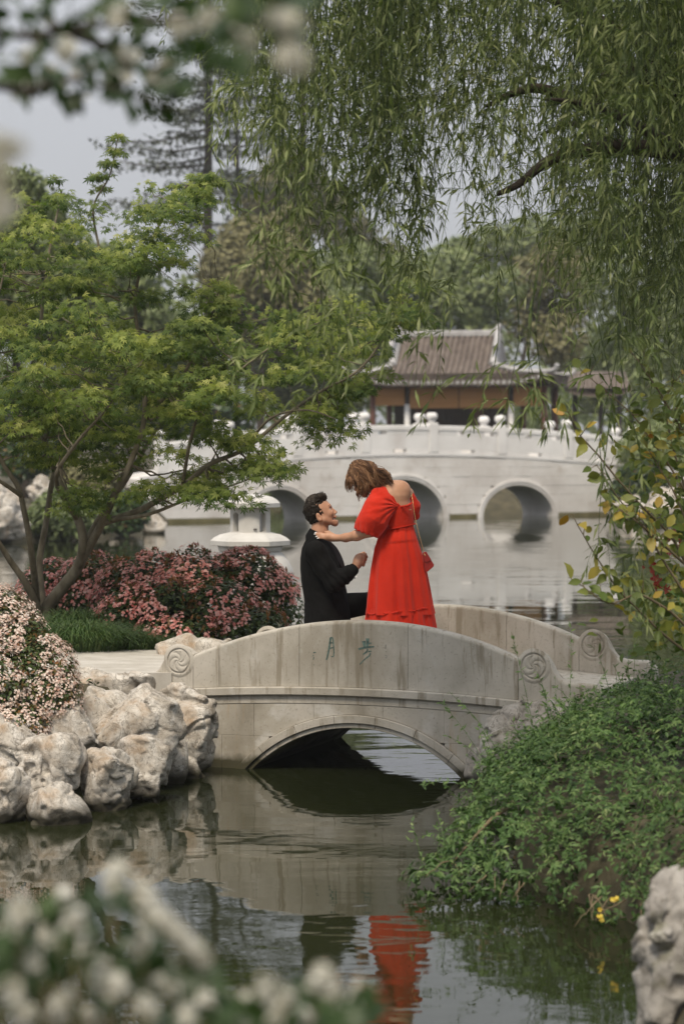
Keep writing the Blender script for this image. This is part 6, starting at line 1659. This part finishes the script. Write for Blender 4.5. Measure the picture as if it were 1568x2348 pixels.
# ---------------- woman, bending over him, seen from behind
WOM = thing('person', 'brown-haired woman in a long red dress bending towards the kneeling man', 'person', (wp(1090, 0)[0], 17.5, DZ))
Wc = wp(742, 296, .02)
wf = A(-.80, .22, -.56); wf /= np.linalg.norm(wf); wl_ = np.cross(A(0, 0, 1), wf); wl_ /= np.linalg.norm(wl_); wu = np.cross(wf, wl_)
def HW(f_, l, u): return Wc + (wf * f_ + wl_ * l + wu * u) * .00093
WR_ = np.stack([wf, wl_, wu], -1)
f = Field((.02 - .40, 17.15, DZ), (.68, 17.98, 2.17), .006)
R_EAR = WR_
def head2(f):
    head_shape(f, HW, WR_, False, .93)
head2(f)
NK = wp(985, 432, .0)
f.chain([HW(-40, 0, -55), wp(880, 375, .01), NK], [.052, .050, .064], .03)
SHL, SHR = wp(905, 492, -.115), wp(1150, 470, .16)         # near (left) and far shoulder
f.tower([wp(0, y)[2] for y in (400, 470, 560, 660, 760, 860, 1000, 1100, 1200)], [wp(x, 0)[0] for x in (1035, 1040, 1052, 1065, 1075, 1070, 1062, 1060, 1058)], [17.5] * 9, [.055, .098, .108, .098, .082, .085, .11, .12, .11], [.07, .125, .135, .115, .092, .095, .12, .13, .12], .03)
f.cone(wp(1010, 440, -.02), SHL + A(.02, .02, -.02), .070, .042, .04); f.cone(wp(1060, 430, .02), SHR, .072, .056, .04)
f.ell(wp(1090, 430, -.05), (.075, .055, .075), None, .04); f.ell(wp(1010, 470, -.075), (.075, .06, .07), None, .04)
ELL, WRL = wp(815, 800, -.13), wp(512, 868, .04)
f.chain([SHL, (SHL + ELL) / 2, ELL, wp(690, 838, -.08), wp(590, 862, -.01), WRL], [.040, .040, .038, .038, .030, .0235], .02)
ELR = wp(1180, 720, .20); f.chain([SHR, ELR, wp(1050, 880, .26)], [.046, .038, .028], .02)
for s_x, dy in ((1050, -.06), (1110, .06)):
    f.chain([wp(s_x, 1150, dy), A(wp(s_x, 0)[0], 17.5 + dy, DZ + .45), A(wp(s_x + 10, 0)[0], 17.5 + dy, DZ + .07)], [.075, .05, .036], .03)
    f.chain([A(wp(s_x + 10, 0)[0], 17.5 + dy, DZ + .045), A(wp(s_x - 190, 0)[0], 17.5 + dy + .04, DZ + .03)], [.035, .024], .02)
# hand laid on his collar
f.chain([WRL, wp(478, 866, .055), wp(425, 855, .055)], [.0235, .026, .026], .012); f.ell(wp(445, 860, .055), A(.042, .018, .030), None, .012)
KN = [(398, 838, .055), (395, 850, .050), (398, 864, .047), (408, 878, .047)]; TP = [(318, 822, .078), (312, 835, .070), (326, 856, .062), (340, 872, .055)]
nails = []
for (a, b_, dy), (c, d_, dy2) in zip(KN, TP):
    m1 = wp(a - .45 * (a - c), b_ - .45 * (b_ - d_) - 6, (dy + dy2) / 2 - .004); finger(f, [wp(a + 20, b_, dy), wp(a, b_, dy), m1, wp(c, d_, dy2)], .0095, .0065, .005); nails.append((wp(c, d_, dy2), m1))
finger(f, [wp(470, 835, .05), wp(435, 812, .055), wp(400, 812, .07)], .011, .0075, .006)
V, F = f.mesh(); mesh_obj('body', V, F, M_SKIN_W, WOM, smooth=True)
for t_, m1 in nails:
    d_ = (t_ - m1) / np.linalg.norm(t_ - m1); blob_obj('fingernail', [([t_ + d_ * .001 + A(0, -.003, .002), t_ + d_ * .010 + A(0, -.002, .0)], [.0052, .004], .002)], M_WHITEN, WOM, .0018, .012)
# dress: bodice
g = Field((.10, 17.22, 1.55), (.62, 17.80, 2.06), .0045)
g.tower([wp(0, y)[2] for y in (430, 470, 560, 660, 760, 840)], [wp(x, 0)[0] for x in (1038, 1040, 1052, 1066, 1076, 1076)], [17.5] * 6, [.09, .108, .118, .116, .110, .112], [.10, .137, .147, .137, .122, .124], .02)
g.ell(wp(1090, 430, -.05), (.083, .062, .083), None, .04); g.ell(wp(1010, 470, -.075), (.083, .068, .078), None, .04)
a, b_ = wp(1075, 574, -.14), wp(1204, 540, -.05)
nb_ = np.cross(b_ - a, A(.12, 1, .25)); nb_ = nb_ if nb_[2] > 0 else -nb_
g.half((a + b_) / 2, nb_); g.half(wp(1072, 770), A(.2, 0, -1))
g.bump(.006, 26, .03, 2, stretch=(1, 1, .5)); g.bump(.0025, 130, .03, 2)
V, F = g.mesh(); DR = mesh_obj('dress_bodice', V, F, M_RED, WOM, smooth=True)
# gathered edge of the back neckline
e = smooth_path([wp(1070, 574, -.128), wp(1110, 571, -.148), wp(1160, 560, -.140), wp(1208, 536, -.075)], 40); e += A(0, 0, .003) * np.sin(np.arange(40) * 1.5)[:, None]
V, F = tube(e, .0055 + .0015 * np.sin(np.arange(40) * 1.1), 6); mesh_obj('neckline', V, F, M_RED, DR, smooth=True)
# puff sleeves
g = Field((.04, 17.12, 1.52), (.50, 17.62, 1.98), .0045)
g.chain([wp(925, 505, -.10), wp(880, 590, -.125), wp(840, 690, -.135), wp(800, 765, -.135)], [.070, .098, .108, .090], .03)
g.ell(wp(955, 570, -.095), (.095, .075, .075), None, .04); g.ell(wp(898, 462, -.095), (.072, .066, .058), None, .03); g.cone(wp(905, 440, -.06), wp(960, 500, -.11), .045, .05, .03); g.cone(wp(1058, 560, -.115), wp(930, 600, -.12), .022, .08, .04); g.cone(wp(890, 465, -.09), wp(1000, 540, -.11), .038, .04, .03)
g.cone(wp(745, 790, -.11), wp(800, 815, -.125), .058, .062, .035)
g.half(wp(772, 812, -.12), A(-.40, .05, -1))
w = np.argwhere(np.abs(g.F) < .04); p = g.lo + w * g.vs
q = (p - wp(1065, 570, -.12)); r_ = np.linalg.norm(q, axis=1); an = np.arctan2(q[:, 2], -q[:, 0]); cz = (p - wp(772, 812, -.12)); r2 = np.linalg.norm(cz, axis=1); a2 = np.arctan2(cz[:, 1] + .0, cz[:, 0])
g.F[tuple(w.T)] += (.0055 * np.exp(-(r_ / .2) ** 2) * np.sin(an * 17 + 2.5 * vnoise(p * 11)) + .008 * np.exp(-(r2 / .10) ** 2) * np.sin(a2 * 14 + 2 * vnoise(p * 9)) + .014 * fbm(p * A(8, 8, 14), 2) + .004 * fbm(p * 40, 2)).astype(np.float32)
g.cone(wp(772, 850, -.12), wp(790, 780, -.125), .045, .045, .01, True)
V, F = g.mesh(); SL = mesh_obj('sleeve', V, F, M_RED, DR, smooth=True)
cu = []
for t in np.linspace(0, 2 * np.pi, 41): cu.append(wp(772, 806, -.118) + A(-.92, .05, .40) / 1.0 * -.072 * math.cos(t) * -1 * A(1, 1, -1) * A(-1, 1, 1) + A(0, 1, 0) * .062 * math.sin(t))
cu = np.array([wp(772, 808, -.118) + A(.92, 0, -.38) * .070 * math.cos(t) + A(0, 1, 0) * .064 * math.sin(t) for t in np.linspace(0, 2 * np.pi, 61)])
V, F = tube(cu, .0075 + .002 * np.sin(np.arange(61) * 1.9), 6, False); mesh_obj('sleeve_cuff', V, F, M_RED, SL, smooth=True)
g = Field(wp(1120, 760, .02), wp(1330, 430, .32), .005); g.chain([wp(1165, 500, .15), wp(1205, 590, .17), wp(1225, 655, .185)], [.055, .060, .040], .03); g.bump(.014, 18, .04, 2); V, F = g.mesh(); mesh_obj('sleeve', V, F, M_RED, DR, smooth=True)
# skirt: gathered cloth in two tiers
def skirt(y0, y1, name, extra, nf, amp0, amp1, seed, wavy=0.0):
    ys = np.linspace(y0, y1, 70)
    xl = np.interp(ys, [735, 800, 850, 950, 1150, 1500, 1630, 1850, 2080], [952, 918, 884, 856, 830, 800, 780, 742, 705])
    xr = np.interp(ys, [735, 850, 1100, 1300, 1480, 1715, 2080], [1194, 1232, 1308, 1340, 1366, 1410, 1470])
    th = np.linspace(0, 2 * np.pi, 360, endpoint=False); rg_ = np.random.default_rng(seed); R = []
    tt = np.linspace(0, 1, 70); sl = np.clip((ys[0] + 90 - ys) / 90, 0, 1)
    for i, y in enumerate(ys):
        cxm, rx = (xl[i] + xr[i]) / 2, (xr[i] - xl[i]) / 2 * .0007878
        amp = (amp0 + (amp1 - amp0) * tt[i])
        dr = .045 * math.sin(i * .035)
        ph = th + dr
        n1 = vnoise(np.stack([np.cos(th) * 1.6 + seed, np.sin(th) * 1.6, np.full(360, tt[i] * .8)], -1))
        fold = np.sin(ph * nf + 3.2 * n1) * .55 + np.sin(ph * nf * 2.3 + 4 * n1 + 1) * .3 + .5 * vnoise(np.stack([np.cos(th) * 3, np.sin(th) * 3, np.full(360, tt[i] * 1.5 + seed)], -1))
        fold = np.sign(fold) * np.abs(fold) ** .8
        rr = 1 + amp * fold / .2 * .2
        ry_ = rx * (.98 if y < 900 else .92)
        z = wp(0, y)[2] + np.where(i == 0, 0, 0) + wavy * np.sin(th * 23 + 2 * n1) * (1 if i in (0, 69) else .0)
        tilt = .000 if y0 > 800 else (.022 * (1 - tt[i]) ** 3)
        R.append(np.stack([wp(cxm, 0)[0] + (rx + extra) * rr * np.cos(th), 17.5 + (ry_ + extra) * rr * np.sin(th), z + tilt * np.cos(th)], -1))
    R = np.array(R); Rin = R * 1.0; V, F = loft(R, True, False); return mesh_obj(name, V, F, M_RED, WOM, smooth=True)
skirt(735, 1560, 'skirt', .0, 8, .05, .125, 3)
skirt(1512, 2075, 'skirt_ruffle', .003, 12, .05, .075, 9)
# seam between the tiers, puckered and dipping
th = np.linspace(0, 2 * np.pi, 361)
def sk_edge(y): return np.interp(y, [1150, 1500, 1630], [830, 800, 780]), np.interp(y, [1300, 1480, 1715], [1340, 1366, 1410])
yl, yr = 1556, 1494; pts = []
for t in th:
    y = (yl + yr) / 2 + (yr - yl) / 2 * math.cos(t) + 6 * math.sin(t * 9); l, r = sk_edge(y); rx = (r - l) / 2 * .0007878 + .010
    pts.append(A(wp((l + r) / 2, 0)[0] + rx * math.cos(t), 17.5 + rx * .92 * math.sin(t), wp(0, y)[2] + .003 * math.sin(t * 57)))
V, F = tube(pts, .0048 + .0022 * np.sin(th * 37 + 2 * np.sin(th * 11)), 6, False); mesh_obj('ruffle_seam', V, F, M_RED, WOM, smooth=True)
pts = []
for t in th:
    y = 765 - 30 * math.cos(t); pts.append(A(wp(1072 + 6 * math.cos(t), 0)[0] + .117 * math.cos(t), 17.5 + .128 * math.sin(t), wp(0, y)[2]))
V, F = tube(pts, .0035 + .0010 * np.sin(th * 71), 6, False); mesh_obj('waist_seam', V, F, M_RED, WOM, smooth=True)
blob_obj('gold_pin', [([wp(1170, 602, -.135), wp(1180, 600, -.13)], [.004, .004], .002)], M_GOLD, DR, .0018, .012)
# hair: wavy shoulder-length locks falling forward and over the nape
g = Field(Wc - .19, Wc + .19, .0045)
g.ell(HW(-10, 0, 22), A(.094, .078, .091), WR_, .01); g.ell(HW(-45, 0, -25), A(.070, .076, .075), WR_, .03)
g.ell(HW(110, 0, -55), A(.07, .075, .095), WR_, .015, True); g.bump(.010, 26, .04, 2, stretch=(1, 1, 1)); V, F = g.mesh()
HWm = mesh_obj('hair', V, F, M_HAIR_W, WOM, smooth=True, val=np.clip(.42 + .5 * fbm(V[F].mean(1) * A(60, 60, 25), 2), 0, 1))
rh = np.random.default_rng(17); mb = MB()
def lock(pts, r0, v, wav, ph):
    p = smooth_path(pts, 18); t = np.linspace(0, 1, 18)
    p = p + (A(0, 0, 1) * (wav * np.sin(t * 11 + ph) * t ** .8)[:, None] + A(.7, .7, 0) * (wav * np.cos(t * 11 + ph) * t ** .8)[:, None])
    V, F = tube(p, r0 * (np.clip(t * 6, .35, 1) * (1 - .8 * t ** 2.5)), 3); mb.add(V, F, v)
def scalp(ff, ll, uu): 
    q = A(ff, ll, uu); q = q / np.linalg.norm(q / A(112, 97, 109)); return HW(q[0] - 8, q[1], q[2] + 20)
for k in range(900):
    near = rh.random() < .72                                        # camera side gets most of the locks
    sgn = 1 if near else -1
    # which lateral sign faces the camera
    cam_side = -1 if wl_[1] > 0 else 1
    lat = cam_side * sgn
    z0 = scalp(rh.uniform(-60, 90), lat * rh.uniform(0, 60) * rh.random(), 100)
    kind = rh.random()
    v = float(np.clip(rh.normal(.48, .24), 0.02, 1)); r0 = rh.uniform(.0022, .0055)
    if kind < .18:      # over the ear towards the neck
        m1 = scalp(rh.uniform(-55, 25), lat * 90, rh.uniform(-10, 55)); cx = rh.uniform(800, 930); cy = rh.uniform(375, 440)
        e_ = wp(cx, cy, (-.09 if near else .06) + rh.normal() * .015); lock([z0, m1, wp((cx + 800) / 2, 350, -.095 if near else .08), e_], r0, v, .018, cx * .04 + rh.normal() * .5)
    elif kind < .58:    # swept over the crown to the nape and out over the upper back
        m1 = scalp(rh.uniform(-50, 20), lat * rh.uniform(35, 85), rh.uniform(35, 80)); m2 = scalp(-90, lat * rh.uniform(10, 80), rh.uniform(-40, 25))
        cx, cy = rh.uniform(880, 1050), 0; cy = 300 + (cx - 880) * .16 + rh.uniform(-10, 95) * (1.2 - (cx - 880) / 220)
        e_ = wp(cx, cy, (-.085 if near else .05) + rh.normal() * .03)
        lock([z0, m1, m2, (m2 + e_) / 2 + A(0, 0, .012), e_], r0, v, .024, cx * .035 + rh.normal() * .5)
    elif kind < .82:    # hanging down beside the cheek
        m1 = scalp(rh.uniform(0, 60), lat * rh.uniform(70, 90), rh.uniform(10, 60)); cx = rh.uniform(690, 860); cy = rh.uniform(400, 490) + (60 if cx < 730 else 0) * rh.random()
        e_ = wp(cx, cy, (-.075 if near else .06) + rh.normal() * .02)
        m2 = wp((cx + 750) / 2 + rh.uniform(-20, 20), 370, (-.085 if near else .07)); lock([z0, m1, m2, e_], r0, v, .021, cx * .04 + rh.normal() * .5)
    else:               # framing the face
        m1 = scalp(rh.uniform(70, 95), lat * rh.uniform(35, 70), rh.uniform(30, 60)); cx = rh.uniform(590, 680); cy = rh.uniform(350, 440)
        e_ = wp(cx, cy, (-.05 if near else .05) + rh.normal() * .02); lock([z0, m1, wp(cx - 5, 330, -.055 if near else .05), e_], r0 * .9, v, .011, cx * .04 + rh.normal() * .5)
for cx, cy in ((715, 530), (708, 505), (722, 515), (612, 435)): lock([scalp(60, -80, 40), wp(cx - 10, 420, -.07), wp(cx - 18, 470, -.07), wp(cx, cy, -.07)] if cx > 650 else [scalp(90, -40, 30), wp(600, 330, -.05), wp(620, 390, -.05), wp(cx, cy, -.05)], .008, .5, .008, cx)
tag(mb.build('hair_locks', M_HAIR_W, HWm, smooth=True), kind='stuff')

# ---------------- handbag on its chain
BAG = thing('handbag', 'small dark red handbag hanging on a gold chain at her side', 'bag', wp(1345, 1180, -.06))
b0 = [(1292, 1000), (1322, 988), (1395, 1105), (1388, 1125), (1322, 1180), (1312, 1165)]
R = []
for dy, sc_ in ((-.105, .93), (-.10, 1), (-.035, 1), (-.03, .93)):
    cc = np.array([wp(1340, 1090, dy)]); R.append([cc[0] + (wp(x, y, dy) - cc[0]) * sc_ for x, y in b0])
V, F = loft(R); mesh_obj('bag_body', V, F, M_BAG, BAG)
fl = [(1290, 998), (1323, 986), (1368, 1058), (1330, 1085), (1305, 1070)]; R = []
for dy, sc_ in ((-.112, .95), (-.108, 1.02), (-.1055, 1.02)): cc = wp(1325, 1040, dy); R.append([cc + (wp(x, y, dy) - cc) * sc_ for x, y in fl])
V, F = loft(R); mesh_obj('bag_flap', V, F, M_BAG, BAG)
ch_ = smooth_path([wp(1182, 440, -.02), wp(1197, 500, -.075), wp(1204, 560, -.10), wp(1222, 680, -.105), wp(1250, 800, -.11), wp(1302, 992, -.085)], 80)
for k in range(0, 79): 
    a, b_ = ch_[k], ch_[k + 1]; d_ = b_ - a; V, F = tube([a - d_ * .15, a + d_ * .5, b_ + d_ * .15], [.0022, .0031, .0022] if k % 2 else [.0029, .0022, .0029], 5)
    mesh_obj('chain_link', V, F, M_GOLD, BAG, smooth=True)
blob_obj('clasp', [([wp(1306, 1010, -.112), wp(1312, 1020, -.112)], [.005, .005], .002)], M_GOLD, BAG, .002, .012)
# ------------------------------------------------------------------ blossom close to the camera
rf = np.random.default_rng(88)
L_FORE = mat_leaf('fore_leaves', [(0, (.016, .036, .009)), (.6, (.042, .075, .02)), (1, (.09, .13, .04))], .4, .3, (.9, 1.1, .5), .15)
FS = thing('blossoming_shrub', 'white-flowered shrub close to the camera in the lower left', 'shrub', (-.38, 3.4, .5))
def cluster(S, c, ax, L, r, n, mat=F_WHITE, fs=(.006, .010), name='flower_cluster'):
    ax = ax / np.linalg.norm(ax); t = rf.random(n); u = unit(n, rf); off = u * r * (1 - .4 * t)[:, None]
    pos = c + ax * (t - .5)[:, None] * L + off; mb = MB()
    leaves_into(mb, FLOWER5, pos, rot_frames(u + ax * .5, rf.normal(size=(n, 3))), rf.uniform(fs[0], fs[1], n), np.clip(rf.normal(.55, .25, n), 0, 1))
    return mb.build(name, mat, S)
FP = [(45, 2085), (20, 2130), (150, 2062), (175, 2110), (270, 1998), (262, 2035), (330, 2040), (335, 2075), (322, 2160), (240, 2232), (222, 2205), (90, 2185), (150, 2290), (130, 2320), (268, 2255), (300, 2235), (340, 2312), (398, 2262), (352, 2255),
      (30, 2280), (60, 2330), (210, 2330), (430, 2330), (530, 2338), (560, 2300), (610, 2262), (650, 2290), (640, 2335), (760, 2268), (740, 2240), (832, 2270), (812, 2300), (780, 2330), (690, 2330), (470, 2290), (110, 2130), (200, 2150), (385, 2215), (0, 2200)]
stem_b = A(-.38, 3.4, .5)
for k, (x, y) in enumerate(FP):
    d = rf.uniform(3.1, 3.7); c = P(x, y, d)
    cluster(FS, c, A(rf.normal() * .4, rf.normal() * .3, 1), rf.uniform(.018, .03), rf.uniform(.013, .019), 30)
    b0 = A(c[0] * .6 - .15 + rf.normal() * .03, 3.35 + rf.normal() * .05, 1.0)
    V, F = tube(smooth_path([stem_b + A(b0[0] - stem_b[0], 0, 0) * .5, b0, c - A(0, 0, .006)], 12), np.linspace(.004, .0012, 12), 5); mesh_obj('stem', V, F, M_TWIG, FS, smooth=True)
for k in range(9):            # one long spike
    t = k / 8; c = P(368 + 100 * t, 2105 + 95 * t, 3.2); cluster(FS, c, P(468, 2200, 3.2) - P(368, 2105, 3.2), .016, .014 - .004 * abs(t - .5), 20)
V, F = tube(smooth_path([P(300, 2040, 3.22), P(420, 2150, 3.21), P(470, 2205, 3.2)], 10), .0018, 5); mesh_obj('stem', V, F, M_TWIG, FS, smooth=True)
nleaf = 0
def fore_leaf(S, base, tip, size, v):
    V, F = L_ME[1]; R = rot_frames((A(0, -.7, .5) + rf.normal(size=3) * .6)[None], tip[None]); W, _ = scatter((V, F), base[None], R, np.array([size])); mesh_obj('leaf', W, F, L_FORE, S, smooth=True, val=np.full(8, v))
for k in range(280):
    x = rf.uniform(-40, 860); top = np.interp(x, [-40, 100, 260, 340, 480, 560, 700, 860], [2070, 2080, 2020, 2060, 2210, 2280, 2250, 2270])
    y = top + 25 + abs(rf.normal()) * 130
    if y > 2420 and rf.random() < .5: continue
    fore_leaf(FS, P(x, y, rf.uniform(3.1, 3.9)), rf.normal(size=3) * .7 + A(0, 0, .5), rf.uniform(.030, .055), float(np.clip(rf.normal(.28, .2), 0, 1)))
# branch of a flowering tree overhead at left; its trunk stands outside the view
FT = thing('blossoming_tree', 'white-flowered tree branch hanging into the upper left close to the camera', 'tree', (-1.9, 4.3, .5))
V, F = tube(smooth_path([(-1.9, 4.3, .3), (-1.85, 4.3, 1.6), (-1.6, 4.25, 2.7), (-1.2, 4.2, 3.2)], 20), np.linspace(.07, .03, 20), 8); mesh_obj('trunk', V, F, M_BARK_D, FT, smooth=True)
bps = [[(-1.2, 4.2, 3.2), P(-60, 60, 4.2), P(200, 60, 4.2), P(420, 40, 3.8), P(640, 60, 3.2), P(690, 110, 3.1)], [(-1.3, 4.2, 3.1), P(-40, 190, 4.3), P(150, 180, 4.3), P(300, 215, 4.3), P(400, 250, 4.3)], [(-1.4, 4.2, 3.0), P(-250, 350, 3.4), P(-30, 400, 2.7), P(40, 500, 2.65)],
       [P(120, 60, 4.2), P(250, 110, 4.3), P(330, 160, 4.3), P(420, 130, 4.3)]]
for b_ in bps: V, F = tube(smooth_path(b_, 24), np.linspace(.010, .0025, 24), 6); mesh_obj('branch', V, F, M_BARK_D, FT, smooth=True)
UP = [(105, 50, 3.4), (150, 105, 4), (290, 40, 4), (330, 85, 4.2), (195, 150, 4.4), (410, 60, 4), (520, 70, 3.4), (560, 95, 3.3), (640, 40, 3.1), (690, 75, 3.0), (684, 135, 3.0), (662, 60, 3.0), (560, 118, 3.3), (60, 205, 4.4), (300, 135, 4.3), (235, 120, 4.3), (350, 190, 4.4), (180, 235, 4.5),
      (20, 375, 2.5), (8, 345, 2.5), (10, 470, 2.6), (30, 505, 2.7), (-5, 430, 2.5), (480, 40, 3.6), (220, 25, 4), (385, 165, 4.3), (90, 130, 4.2), (450, 20, 3.8), (130, 190, 4.4), (270, 180, 4.4)]
for x, y, d in [u for i, u in enumerate(UP) if i % 3]: cluster(FT, P(x + rf.normal() * 6, y + rf.normal() * 6, d), rf.normal(size=3), .02, rf.uniform(.014, .022), 22, fs=(.008, .014))
for (x, y, s, dx_) in [(30, 232, .06, 0), (150, 235, .06, .1), (165, 230, .055, .3), (300, 260, .06, -.2), (330, 235, .06, .1), (345, 255, .05, .5), (370, 250, .06, .4), (390, 225, .055, .8), (260, 225, .05, -.5), (285, 215, .05, -.4), (205, 175, .05, 0), (140, 210, .05, -.4), (350, 225, .06, 1.0)]:
    fore_leaf(FT, P(x, y - 25, 4.35), A(dx_, 0, -1), s * .95, .5)
for k in range(300):
    x, y = rf.uniform(-30, 690), rf.uniform(-60, 250)
    if y > np.interp(x, [-30, 100, 300, 420, 520, 690], [200, 190, 225, 215, 110, 110]): continue
    d = 4.3 if x < 430 else np.interp(x, [430, 560, 690], [4.0, 3.3, 3.0])
    fore_leaf(FT, P(x, y, d + rf.uniform(-.3, .3)), rf.normal(size=3) * .6 + A(0, 0, -.4), rf.uniform(.028, .06), float(np.clip(rf.normal(.4, .25), 0, 1)))
# ------------------------------------------------------------------ thin spring haze over the garden
m = bpy.data.materials.new('haze_air'); m.use_nodes = True
nt = m.node_tree; nt.nodes.clear(); o_ = nt.nodes.new('ShaderNodeOutputMaterial'); pv = nt.nodes.new('ShaderNodeVolumePrincipled')
pv.inputs['Color'].default_value = (.93, .95, .97, 1); pv.inputs['Density'].default_value = .0005; pv.inputs['Anisotropy'].default_value = .2
nt.links.new(pv.outputs[0], o_.inputs['Volume'])
V, F = cbox(-950, 950, -60, 1340, -3.0, 46, .01)
hz = mesh_obj('haze', V, F, m); tag(hz, 'thin pale haze filling the air over the lake garden', 'haze', kind='stuff')
